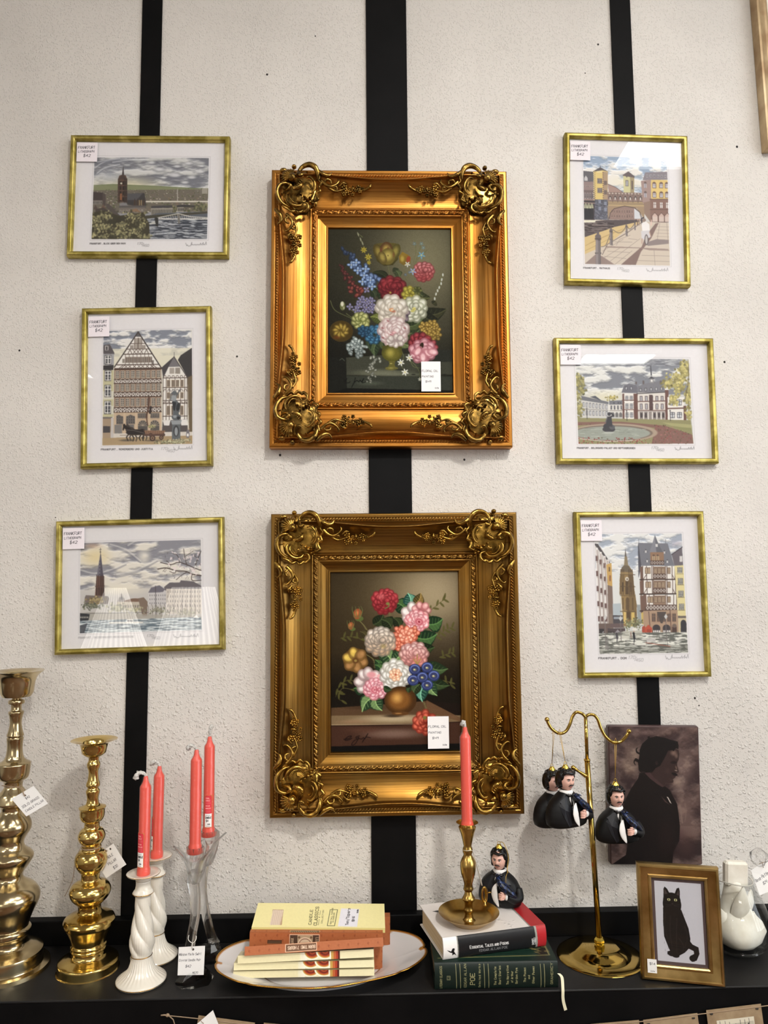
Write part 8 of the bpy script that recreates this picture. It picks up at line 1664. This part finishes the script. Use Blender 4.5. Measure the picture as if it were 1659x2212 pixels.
def hang(t, hook_pt, off=.0016):
    Mi = t.matrix_basis.inverted(); h_ = Mi @ Vector(hook_pt); M = MB()
    M.tube([(0, 0, .1148), (h_.x-off, h_.y, h_.z)], .00045, 5); M.tube([(0, 0, .1148), (h_.x+off, h_.y, h_.z)], .00045, 5)
    M.tube([(h_.x-off, h_.y, h_.z), (h_.x, h_.y, h_.z+.0045), (h_.x+off, h_.y, h_.z)], .00045, 5); M.tube([(h_.x-off, h_.y, h_.z-.004), (h_.x-.006, h_.y-.001, h_.z-.0065)], .0005, 5)
    M.build('hanging_thread', goldthread, t)
# ------------------------------------------------------------------ brass ornament stand
brass4 = mat('bright_brass', (190, 160, 84), 0.10, 1.0)
def stand():
    c = S(1294, 2062, 0); c.y = -.100; Y = c.y; t = thing('ornament_stand', 'tall brass ornament stand with two curling hooks and round domed base', 'stand', (c.x, c.y, 0)); R_ = .0790
    MB().lathe([(0, R_*.98), (.0008, R_), (.002, R_*.985), (.0035, R_*.90), (.0045, R_*.74), (.0045, R_*.70), (.010, R_*.60), (.0165, R_*.47), (.0180, R_*.43), (.0185, R_*.40), (.0185, .0005)], 96).build('base', brass4, t, sharp=.9)
    w_ = lambda x, y, d=0: P(1140+x/3.106, 1500+y/3.106, Y+d)-c
    b0 = w_(483, 1712); b0 = Vector((b0.x, 0, .0185)); b1 = w_(398, 440); b2 = w_(388, 150)
    M = MB(); M.lathe([(.0185, .0095), (.0215, .0105), (.0225, .0085), (.026, .0098), (.030, .0098), (.033, .0075), (.034, .0062)], 8, (b0.x, b0.y, 0)); M.build('collar', goldcap, t, sharp=.4)
    MB().tube([b0, b1], .0052, 20).tube([b1-(b1-b0).normalized()*.002, b1+(b2-b1).normalized()*.002], .0060, 20).build('pole', brass4, t)
    MB().tube([b1, b2], .0034, 16).build('upper_rod', brass4, t)
    L_ = spline([w_(386, 152), w_(362, 128), w_(325, 120), w_(300, 150), w_(283, 200, -.002), w_(255, 248, -.004), w_(212, 262, -.006), w_(165, 235, -.008), w_(138, 195, -.009), w_(130, 172, -.009)], 8); R2 = spline([w_(386, 152), w_(412, 136), w_(445, 140), w_(470, 170), w_(490, 225), w_(522, 282), w_(570, 320), w_(620, 318), w_(655, 288), w_(678, 252)], 8)
    M = MB(); M.tube(L_, .0030, 14); M.ball(tuple(w_(129, 168, -.009)), .0045, 16, 10); M.build('hook_arm', brass4, t); M = MB(); M.tube(R2, .0030, 14); M.ball(tuple(w_(679, 247)), .0046, 16, 10); M.build('hook_arm', brass4, t)
    k0, k1 = w_(384, 545, -.004), w_(305, 492, -.012); M = MB(); M.tube([k0+Vector((.008, .003, 0)), k0, (k0+k1)/2, k1], [.003, .0042, .0026, .0036], 12); M.ball(tuple(k1), .0046, 12, 8); M.build('thumb_screw', brass4, t)
    return t, c, w_
sd, sc0, wst = stand()
def place_bust(label, px_bottom, Y, yaw, hook=None, pitch=0.0, scale=1.0):
    p = P(px_bottom[0], px_bottom[1], Y); t = bust(label, (p.x, Y, p.z), yaw, pitch=pitch, scale=scale)
    if hook is not None: bpy.context.view_layer.update(); hang(t, hook)
    return t
hkL = wst(200, 258, -.006)+sc0; hkR = wst(590, 322)+sc0
place_bust('bust ornament half hidden behind its twin on the left hook', (1196, 1782), -.072, math.radians(24), hook=hkL+Vector((-.004, .012, .0035)))
place_bust('bust ornament in front on the left hook, looking right past the pole', (1225, 1783), -.132, math.radians(22), hook=hkL+Vector((.003, -.004, .0035)))
place_bust('bust ornament hanging alone on the right hook before the dark portrait', (1334, 1817), sc0.y, math.radians(4), hook=hkR+Vector((0, 0, .0035)))
pb = S(1084, 1960, WZ+.001); t4 = bust('bust ornament standing on the white book behind the chamberstick', (pb.x, pb.y+.016, WZ+.0012), math.radians(-26))
M = MB(); M.tube(spline([(.002, 0, .1145), (.010, -.006, .116), (.0165, -.008, .106), (.0195, -.006, .090), (.0185, -.010, .074), (.0200, -.016, .066)], 8), .0007, 6).tube([(.0200, -.016, .066), (.0185, -.022, .060), (.0190, -.026, .048)], .0006, 6).tube([(.0195, -.016, .070), (.022, -.018, .066)], .0007, 6); M.build('hanging_thread', goldthread, t4)
# ------------------------------------------------------------------ portrait canvas
def portrait():
    p = Pic([(218, 182), (1410, 182), (1472, 2022), (222, 2025)], 280, 410, (70, 52, 52)); H, W = p.H, p.W
    p.clouds(218, 182, 1470, 2025, (44, 32, 33), (104, 84, 78), 260, 230, 5, .3, .72)
    for x, y, rx, ry, c, a in ((560, 560, 230, 330, (140, 120, 106), .75), (480, 720, 150, 200, (150, 130, 112), .6), (1240, 700, 210, 330, (136, 114, 106), .75), (1150, 930, 160, 150, (170, 148, 134), .75), (1230, 1260, 110, 190, (116, 92, 86), .7), (700, 250, 300, 90, (104, 82, 78), .7), (1130, 620, 120, 160, (150, 128, 118), .5), (540, 960, 60, 60, (136, 112, 102), .6), (1180, 1200, 60, 90, (130, 108, 98), .5), (1250, 1750, 200, 300, (70, 50, 48), .6), (1150, 1620, 130, 140, (66, 44, 46), .6)): p.ell(x, y, rx, ry, c, al=a, soft=1)
    p.clouds(218, 182, 1470, 1500, (60, 44, 44), (132, 112, 102), 90, 80, 15, .38, .7, al=.28)
    p.line([(1165, 1220), (1185, 1330), (1200, 1450)], (120, 100, 92), 34, .7, 20, sm=5); p.line([(1240, 1200), (1250, 1340), (1235, 1440)], (112, 92, 84), 26, .6, 12, sm=5)
    bk = (20, 15, 15); sk = (50, 36, 34)
    p.poly([(600, 860), (620, 790), (680, 775), (820, 860), (960, 960), (1030, 1010), (1075, 1100), (1130, 1200), (1150, 1330), (1170, 1500), (1160, 1700), (1080, 1850), (1060, 2040), (215, 2040), (420, 1900), (450, 1750), (400, 1500), (380, 1300), (420, 1150), (500, 1000)], bk)
    p.ell(700, 1700, 330, 420, bk, soft=.35); p.ell(980, 1650, 170, 360, (30, 20, 20), al=.7, soft=.8)
    p.poly([(690, 790), (740, 770), (830, 830), (940, 890), (962, 960), (930, 975), (860, 935), (760, 860)], (62, 44, 44)); p.poly([(905, 1090), (960, 1140), (1050, 1230), (1010, 1200), (960, 1170)], (60, 44, 42)); p.poly([(985, 1098), (1010, 1110), (1030, 1150), (1056, 1200), (1030, 1180), (1010, 1140)], (190, 178, 168))
    # face in profile looking right
    p.poly([(760, 780), (800, 640), (860, 560), (1000, 480), (1090, 460), (1150, 480), (1160, 540), (1150, 610), (1128, 650), (1135, 700), (1152, 760), (1148, 778), (1120, 782), (1118, 800), (1128, 815), (1112, 826), (1100, 850), (1070, 868), (1082, 890), (1075, 912), (1030, 920), (970, 918), (965, 970), (900, 920), (820, 850)], sk)
    p.ell(1085, 520, 70, 60, (128, 104, 92), al=.8, soft=.95); p.ell(1120, 560, 40, 50, (132, 108, 96), al=.6, soft=1); p.ell(1085, 645, 60, 26, (24, 17, 17), al=.9, soft=.6); p.ell(1118, 715, 18, 46, (112, 90, 80), -.25, al=.8, soft=.9); p.ell(1115, 752, 30, 9, (172, 152, 138), .25, al=.8, soft=.7)
    p.ell(1095, 800, 44, 18, (20, 14, 14), .35); p.ell(1000, 760, 60, 60, (64, 46, 44), al=.6, soft=1); p.ell(1050, 880, 34, 22, (66, 50, 46), al=.7, soft=.9); p.ell(1075, 840, 16, 8, (60, 40, 40), soft=.6)
    h = (17, 13, 13)
    p.poly([(700, 780), (650, 760), (610, 740), (600, 660), (620, 560), (625, 480), (660, 400), (740, 330), (850, 300), (960, 320), (1060, 350), (1140, 370), (1150, 420), (1145, 462), (1120, 450), (1080, 480), (1010, 490), (960, 590), (900, 690), (840, 720), (790, 780)], h)
    for q in ([(620, 530), (585, 510), (580, 470), (600, 455)], [(610, 640), (560, 620), (548, 650), (565, 680)], [(620, 740), (640, 770), (665, 765)], [(760, 330), (740, 315), (760, 305)], [(1080, 480), (1110, 450), (1145, 462)], [(600, 620), (570, 600), (552, 625)]): p.line(q, h, 26, 1, 8, sm=5)
    p.ell(852, 655, 26, 40, (40, 28, 28), al=.9, soft=.6); p.clouds(620, 320, 1100, 700, (10, 8, 8), (30, 24, 24), 50, 24, 23, al=.0)
    p.grain(3, 2); return p
cc_, cw, ch_, ca_ = fit_rect([(1315, 1569), (1509, 1568), (1519, 1870), (1318, 1868)], -.022)
cv = thing('canvas_portrait', 'dark canvas print of a man in silhouette profile, wild haired, above the cat frame', 'picture', (cc_.x, -.0045, cc_.z), (0, ca_, 0))
cm = painted('canvas_print', .38, .4, bump=.15)
MB().box(-cw/2, cw/2, -.0170, 0, -ch_/2, ch_/2, bev=.0025).build('wrapped_edges', noisy(mat('brown_canvas_edge', (70, 50, 50), .4), (54, 38, 40), (92, 70, 68), 14), cv)
portrait().mesh('portrait_print', cw-.004, ch_-.004, cm, cv, -.0173)
# ------------------------------------------------------------------ cat picture
def cat_pic():
    p = Pic([(822, 1230), (1188, 1260), (1215, 1818), (850, 1785)], 170, 262, (198, 198, 206)); p.grain(2, 3)
    k = (9, 10, 12); k2 = (30, 29, 28)
    p.poly([(1085, 1640), (1120, 1680), (1165, 1700), (1172, 1745), (1150, 1790), (1115, 1798), (1095, 1780), (1105, 1755), (1130, 1745), (1128, 1725), (1095, 1710), (1060, 1700)], k); p.ell(1120, 1775, 26, 22, k)
    p.poly([(893, 1420), (1035, 1440), (1060, 1500), (1090, 1570), (1103, 1640), (1098, 1700), (1060, 1735), (1010, 1758), (985, 1768), (965, 1755), (925, 1745), (925, 1725), (945, 1720), (930, 1690), (900, 1620), (893, 1520)], k)
    p.ell(963, 1400, 72, 78, k); p.ell(962, 1372, 68, 54, k); p.poly([(896, 1360), (897, 1290), (905, 1275), (925, 1290), (948, 1330)], k); p.poly([(980, 1335), (1000, 1290), (1018, 1285), (1025, 1310), (1024, 1375)], k)
    p.poly([(905, 1330), (905, 1292), (930, 1325)], (66, 56, 56)); p.poly([(998, 1335), (1014, 1300), (1018, 1340)], (66, 56, 56))
    for x, y in ((938, 1367), (991, 1371)): p.ell(x, y, 13, 11, (10, 10, 10)); p.ell(x, y, 12, 9.5, (206, 206, 150)); p.ell(x, y, 4, 8, (10, 10, 10))
    p.ell(966, 1397, 7, 4, (50, 44, 44)); p.lines([[(955, 1405), (910, 1400)], [(955, 1410), (912, 1415)], [(978, 1408), (1022, 1404)], [(978, 1412), (1020, 1420)]], (70, 68, 68), 1.6, .8)
    for q in ([(950, 1480), (948, 1600), (965, 1720)], [(1000, 1500), (995, 1640), (1000, 1740)], [(1060, 1560), (1080, 1620), (1060, 1700)], [(910, 1460), (905, 1560), (930, 1640)], [(1020, 1640), (1050, 1690), (1040, 1730)]): p.line(q, k2, 10, .8, 4, sm=5)
    p.clouds(895, 1440, 1095, 1740, k, k2, 10, 26, 4, al=0); p.ell(960, 1745, 28, 14, k); p.ell(990, 1755, 28, 14, k); R = random.Random(6)
    for i in range(160): x = 963+R.gauss(0, 50); y = 1560+R.gauss(0, 80); p.line([(x, y), (x+R.uniform(-3, 3), y+12)], (34, 32, 31), 2, .5) if 900 < x < 1080 and 1450 < y < 1720 else None
    return p
def cat_frame():
    BL = S(1384, 2109, 0); BR = S(1564.5, 2127, 0); wv = (BR-BL); w_ = wv.length; ang = math.atan2(wv.y, wv.x); nb = Vector((-math.sin(ang), math.cos(ang), 0))     # backwards
    def up(px, B):
        d = ray(*px); side = wv.normalized(); t_ = (B-CAM).dot(side)/d.dot(side); q = CAM+d*t_-B; return q.z, q.dot(nb)
    (z1, b1), (z2, b2) = up((1372.5, 1860), BL), up((1552, 1875), BR); zz = (z1+z2)/2; bb = (b1+b2)/2; h = math.hypot(zz, bb); lean = math.atan2(bb, zz); print('cat', w_, h, z1, b1, z2, b2, math.degrees(lean), math.degrees(ang))
    lean = max(.06, min(lean, .30)); h = zz/math.cos(lean)
    c = (BL+BR)/2; t = thing('picture_frame', 'gold standing frame with a photo of a sitting black cat, leaning on the shelf', 'picture', (c.x, c.y, .0006), (-lean, 0, ang)); off = Vector((0, 0, h/2))
    gm = noisy(mat('satin_bronze_gold', (196, 164, 108), .3, 1.0), (166, 138, 84), (214, 184, 124), 20, bump=.1, bscale=60)
    B = .0245; prof = [(0, 0), (0, .011), (.002, .0145), (.005, .0150), (.0065, .0128), (.0085, .0122), (.014, .0100), (.0185, .0085), (.0200, .0100), (.0225, .0102), (B, .0085), (B, .004)]
    o = mitre_frame('moulding', w_, h, prof, gm, t); o.location = off
    iw, ih = w_-2*B, h-2*B; mm = Pic([(0, 0), (100, 0), (100, 150), (0, 150)], 60, 90, (84, 70, 72)); o = mm.mesh('mat_board', iw, ih, printm, t, -.0045); o.location = off
    o = cat_pic().mesh('cat_photo', iw-.0105, ih-.0115, printm, t, -.0050); o.location = off
    o = MB().box(-w_/2+.003, w_/2-.003, -.004, .002, -h/2+.003, h/2-.003).build('backing_board', blackp, t, off)
    o = MB().add([(-iw/2, -.0056, -ih/2), (iw/2, -.0056, -ih/2), (iw/2, -.0056, ih/2), (-iw/2, -.0056, ih/2)], [(0, 1, 2, 3)], 0, False).build('glass', glass, t, off)
    MB().prism([(-.018, .0), (.018, .0), (.012, h*.62), (-.012, h*.62)], .0, .0015).build('easel_back', blackp, t, (0, .0025, 0), (math.radians(0), 0, 0))
    card([(14, 42, '$14', 16), (20, 92, 'bdm', 10)], 60, 100, .0155, .0225, t, (-w_/2+.0185, -.0152, .0245), (0, 0, 0), 'price_sticker', (232, 230, 228))
cat_frame()
# ------------------------------------------------------------------ glass bowl with folded white cloth
clearg = bpy.data.materials.new('clear_glass'); clearg.use_nodes = True; _nt = clearg.node_tree; _nt.nodes.clear()
_o = _nt.nodes.new('ShaderNodeOutputMaterial'); _t = _nt.nodes.new('ShaderNodeBsdfTransparent'); _t.inputs[0].default_value = (.95, .965, .96, 1); _g = _nt.nodes.new('ShaderNodeBsdfGlossy'); _g.inputs['Roughness'].default_value = 0.02
_l = _nt.nodes.new('ShaderNodeFresnel'); two_sided(_nt, _l, 1.5); _x = _nt.nodes.new('ShaderNodeMixShader'); _nt.links.new(_l.outputs[0], _x.inputs[0]); _nt.links.new(_t.outputs[0], _x.inputs[1]); _nt.links.new(_g.outputs[0], _x.inputs[2]); _nt.links.new(_x.outputs[0], _o.inputs[0])
def bowl():
    c = S(1596, 2056, 0); c.y = -.088; t = thing('glass_bowl', 'round clear glass bowl with ribbed foot at the right end of the shelf', 'bowl', (c.x, c.y, 0))
    pr = [(0, .026), (.002, .036), (.004, .030), (.006, .040), (.0085, .037), (.011, .048), (.014, .046), (.018, .054), (.030, .062), (.045, .0655), (.062, .064), (.080, .056), (.100, .046), (.118, .038), (.130, .0355), (.134, .037), (.1345, .0355)]
    MB().lathe(pr, 72, cap=False).build('bowl', clearg, t, sharp=1.0)
    porc = noisy(mat('white_fabric', (228, 221, 206), .55), (214, 206, 190), (236, 231, 220), 30, bump=.1, bscale=200)
    cl = thing('folded_white_cloth', 'folded shiny white cloth stuffed in the glass bowl, one end standing out', 'cloth', (c.x, c.y, .0135))
    def petalm(nm, base, hgt, width, turn, roll, thick=.002, bulge=.012, tip=.6):
        n, m_ = 22, 26; V = np.zeros((m_, n, 3))
        for j in range(m_):
            f = j/(m_-1)
            for i in range(n):
                u = (i/(n-1)-.5)*2; w_ = width*(math.sin(PI*(.12+.80*f)))**.6*(1-(1-tip)*f); a = u*roll
                R_ = w_/max(.05, roll) if roll else 0; x = R_*math.sin(a); y = R_*(1-math.cos(a)) - bulge*math.sin(PI*f); z = hgt*f-.010*u*u*f+.004*math.sin(3*u+turn*5)*f
                y -= .010*f*f; V[j, i] = (x, y, z)
        Rz = Matrix.Rotation(turn, 3, 'Z'); V = (V.reshape(-1, 3) @ np.array(Rz).T+np.array(base)).reshape(m_, n, 3)
        o = grid_obj(nm, V, porc, cl); md = o.modifiers.new('s', 'SOLIDIFY'); md.thickness = thick; md.offset = 0; return o
    MB().lathe([(0, .012), (.002, .034), (.012, .046), (.028, .049), (.042, .043), (.056, .032), (.072, .024), (.095, .019), (.112, .015), (.118, .002)], 60, rfun=lambda a, z, r: r*(1+.07*math.sin(3*a+z*60)+.04*math.sin(5*a-z*90))).build('cloth_bundle', porc, cl)
    petalm('fold', (-.004, -.018, .002), .052, .040, .25, 1.1, bulge=.020); petalm('fold', (.020, -.010, .004), .060, .036, .9, 1.1, bulge=.016); petalm('fold', (-.026, -.008, .010), .058, .032, -.5, 1.0, bulge=.015)
    petalm('fold', (.000, -.020, .040), .070, .028, .15, 1.2, bulge=.010, tip=.75); petalm('fold', (.018, -.012, .052), .050, .020, .6, .9, bulge=.006, tip=.9)
    M = MB(); vs = []
    M.box(-.026, .018, -.012, .006, .105, .150, bev=.004); o = M.build('standing_end', porc, cl, (0, 0, 0), (0, math.radians(3), 0))
    ng = MB(); ng.tube([(.0335*math.cos(a), .0335*math.sin(a), .116+.002*math.sin(2*a)) for a in [2*PI*i/40 for i in range(41)]], .0011, 6, cap=False); ng.build('cord', mat('clear_cord', (206, 200, 190), .2), cl)
    # cellophane bag tied beside it with a tag
    wr = MB(); R = random.Random(3); wr.lathe([(0, .002), (.006, .010), (.016, .016), (.026, .0135), (.034, .004)], 26, rfun=lambda a, z, r: r*(1+.16*math.sin(5*a+z*200)+.1*math.sin(9*a))); w_ = wr.build('cellophane_knot', cello, t, P(1640, 1872, c.y)-c)
    q = [P(1622, 1880, c.y+.01), P(1668, 1850, c.y+.01), P(1690, 1915, c.y+.005), P(1641, 1934, c.y+.005)]
    quad_card('price_tag', note(130, 120, [(6, 62, 'Rose Pottery', 14, -.1, .62), (38, 84, '$29', 11, -.05)]), [q[0], q[1], q[2], q[3]], t, c)
    MB().tube([Vector(x)-c for x in (P(1646, 1862, c.y), P(1649, 1874, c.y+.008))], .0006, 5).tube([Vector(x)-c for x in (P(1640, 1866, c.y), P(1655, 1861, c.y+.008))], .0006, 5).build('string', twine, t)
bowl()
# ------------------------------------------------------------------ big wooden frame, upper right
def wood_frame():
    a = P(1632, 0, -.024); b = P(1657.5, 319, -.024); ang = -math.atan2(a.x-b.x, a.z-b.z)*-1
    th = math.atan2(b.x-a.x, a.z-b.z); w_, h = .56, .72
    t = thing('picture_frame', 'large tilted pale wood and gilt frame cut by the upper right edge', 'picture', (b.x, -.001, b.z), (0, -th, 0))
    wm = noisy(mat('pale_gilt_wood', (176, 150, 112), .4, .35), (150, 120, 84), (206, 184, 146), 12, (1, 1, 1)); off = Vector((w_/2, 0, h/2))
    o = mitre_frame('moulding', w_, h, [(0, 0), (0, .020), (.002, .0235), (.006, .0245), (.009, .0225), (.012, .0205), (.020, .0185), (.024, .0200), (.0265, .0165), (.030, .0150), (.030, .008)], wm, t); o.location = off
    p = Pic([(0, 0), (100, 0), (100, 130), (0, 130)], 100, 130, (226, 222, 212)); p.rect(16, 18, 84, 112, (186, 176, 150)); p.ell(50, 60, 22, 30, (150, 136, 108), soft=.8)
    o = p.mesh('print', w_-.058, h-.058, printm, t, -.0085); o.location = off
    MB().box(-w_/2+.005, w_/2-.005, -.008, -.001, -h/2+.005, h/2-.005).build('backing_board', blackp, t, off)
wood_frame()
# ------------------------------------------------------------------ paper garland under the shelf
def garland():
    Yg = SHELF_FRONT-.004; o0 = P(900, 2300, Yg); t = thing('paper_garland', 'string garland of kraft cards with sheet music and birds under the shelf edge', 'garland', o0)
    kraft = noisy(mat('kraft_card', (150, 126, 96), .85), (138, 114, 86), (160, 138, 108), 40)
    def sheetp(seed):
        p = Pic([(0, 0), (100, 0), (100, 110), (0, 110)], 100, 110, (214, 206, 186)); R = random.Random(seed)
        for k in range(4):
            for l in range(5): p.line([(2, 12+k*26+l*2.6), (98, 10+k*26+l*2.6)], (90, 84, 76), .6)
            for i in range(7): x = 8+i*13+R.uniform(-2, 2); y = 12+k*26+R.uniform(0, 11); p.ell(x, y, 2, 1.5, (24, 22, 22)); p.line([(x+2, y), (x+2, y-10)], (24, 22, 22), .9)
        b = (14, 13, 14); p.poly([(36, 48), (50, 34), (62, 20), (72, 14), (76, 16), (70, 26), (66, 44), (58, 56), (46, 64), (30, 76), (34, 62)], b); p.poly([(40, 60), (30, 40), (44, 46)], b); return p
    pts = [P(362, 2193, Yg), P(430, 2200, Yg), P(551, 2214, Yg), P(760, 2232, Yg), P(1000, 2236, Yg), P(1275, 2214, Yg), P(1384, 2206, Yg), P(1512, 2190, Yg), P(1647, 2173, Yg), P(1760, 2158, Yg)]
    M = MB(); M.tube([Vector(q)+Vector((0, -.001, 0))-o0 for q in spline(pts, 6)], .0008, 6); k = P(362, 2193, Yg)-o0
    M.ball(tuple(k), (.0035, .003, .0028), 10, 6); M.tube([k, k+Vector((-.006, -.001, .001)), k+Vector((-.011, 0, 0))], .0013, 7); M.tube([k+Vector(v) for v in ((.002, -.001, 0), (.010, -.002, -.006), (.015, -.001, -.022))], .0009, 6); M.build('twine', twine, t)
    for i, (x0, y0, x1, y1) in enumerate(((429, 2193, 551, 2209), (570, 2209, 690, 2220), (1275, 2212, 1380, 2203), (1389, 2203, 1506, 2188), (1525, 2182, 1643, 2168))):
        a, b = P(x0, y0, Yg), P(x1, y1, Yg); w_ = (b-a).length; h = w_*1.25; ang = math.atan2(-(b.z-a.z), b.x-a.x); c = (a+b)/2-o0
        o = MB().box(-w_/2, w_/2, -.0008, 0, -h, 0).build('card', kraft, t, (c.x, c.y, c.z), (0, ang, 0))
        s_ = sheetp(i).mesh('sheet_music', w_*.68, h*.76, printm, o, -.0011); s_.location = (0, 0, -h/2-.004)
        hm = MB(); [hm.lathe([(-.0005, .0028), (.0005, .0028)], 12, (k*(w_/2-.008), 0, 0)) for k in (-1, 1)]; g = hm.build('punched_holes', nailm, o, (0, -.0008, -.0065), (0, 0, 0)); 
    Yt = Yg-.004; q = [P(460, 2182, Yt), P(424, 2213, Yt), P(436, 2262, Yt), P(482, 2238, Yt)]
    quad_card('price_tag', note(60, 60, []), [q[1], q[0], q[3], q[2]], t, o0); MB().tube([Vector(x)-o0 for x in (P(437, 2200, Yg-.001), P(434, 2206, Yt), P(440, 2211, Yt-.0005))], .0006, 5).build('string', twine, t)
nailm = bpy.data.materials['nail_hole']
garland()
# ------------------------------------------------------------------ two lit floor lamps behind the viewer (seen mirrored in the lower left picture)
def lamp(label, x, y, z, rt, rb, h):
    t = thing('floor_lamp', label, 'lamp', (x, y, ZF), group='floor lamps with pleated shades'); zb = z-ZF
    sm = bpy.data.materials.get('lit_pleated_shade')
    if not sm:
        sm = mat('lit_pleated_shade', (240, 232, 216), .8); bsdf(sm).inputs['Emission Color'].default_value = (1, .97, .92, 1)
        tc = N(sm, 'ShaderNodeTexCoord'); gr = N(sm, 'ShaderNodeTexGradient', gradient_type='RADIAL'); L(sm, tc.outputs['Object'], gr.inputs[0]); mm = N(sm, 'ShaderNodeMath', operation='MULTIPLY'); mm.inputs[1].default_value = 2*PI*38; L(sm, gr.outputs['Fac'], mm.inputs[0]); sn = N(sm, 'ShaderNodeMath', operation='SINE'); L(sm, mm.outputs[0], sn.inputs[0])
        ma = N(sm, 'ShaderNodeMath', operation='MULTIPLY_ADD'); L(sm, sn.outputs[0], ma.inputs[0]); ma.inputs[1].default_value = 1.3; ma.inputs[2].default_value = 3.2; L(sm, ma.outputs[0], bsdf(sm).inputs['Emission Strength'])
    o = MB().lathe([(zb, rb), (zb+h, rt)], 144, rfun=lambda a, zz, r: r*(1+.025*math.sin(36*a)), cap=False).build('lamp_shade', sm, t)
    MB().lathe([(0, .13), (.015, .13), (.025, .10), (.03, .012), (zb+h*.8, .010), (zb+h*.8, .002)], 32).build('pole', metalw, t)
def mirrored(px, py, dist):   # place seen in a picture glass: mirror image of a point dist in front of the wall
    q = P(px, py, dist); return Vector((q.x, -dist, q.z))
A = mirrored(420, 1268, 1.9); B = mirrored(253, 1270, 2.3)
lamp('floor lamp with large pleated shade behind the viewer', A.x, A.y, A.z-.34, .094, .19, .34)
lamp('floor lamp with smaller pleated shade behind the viewer to the left', B.x, B.y, B.z-.40, .049, .19, .40)
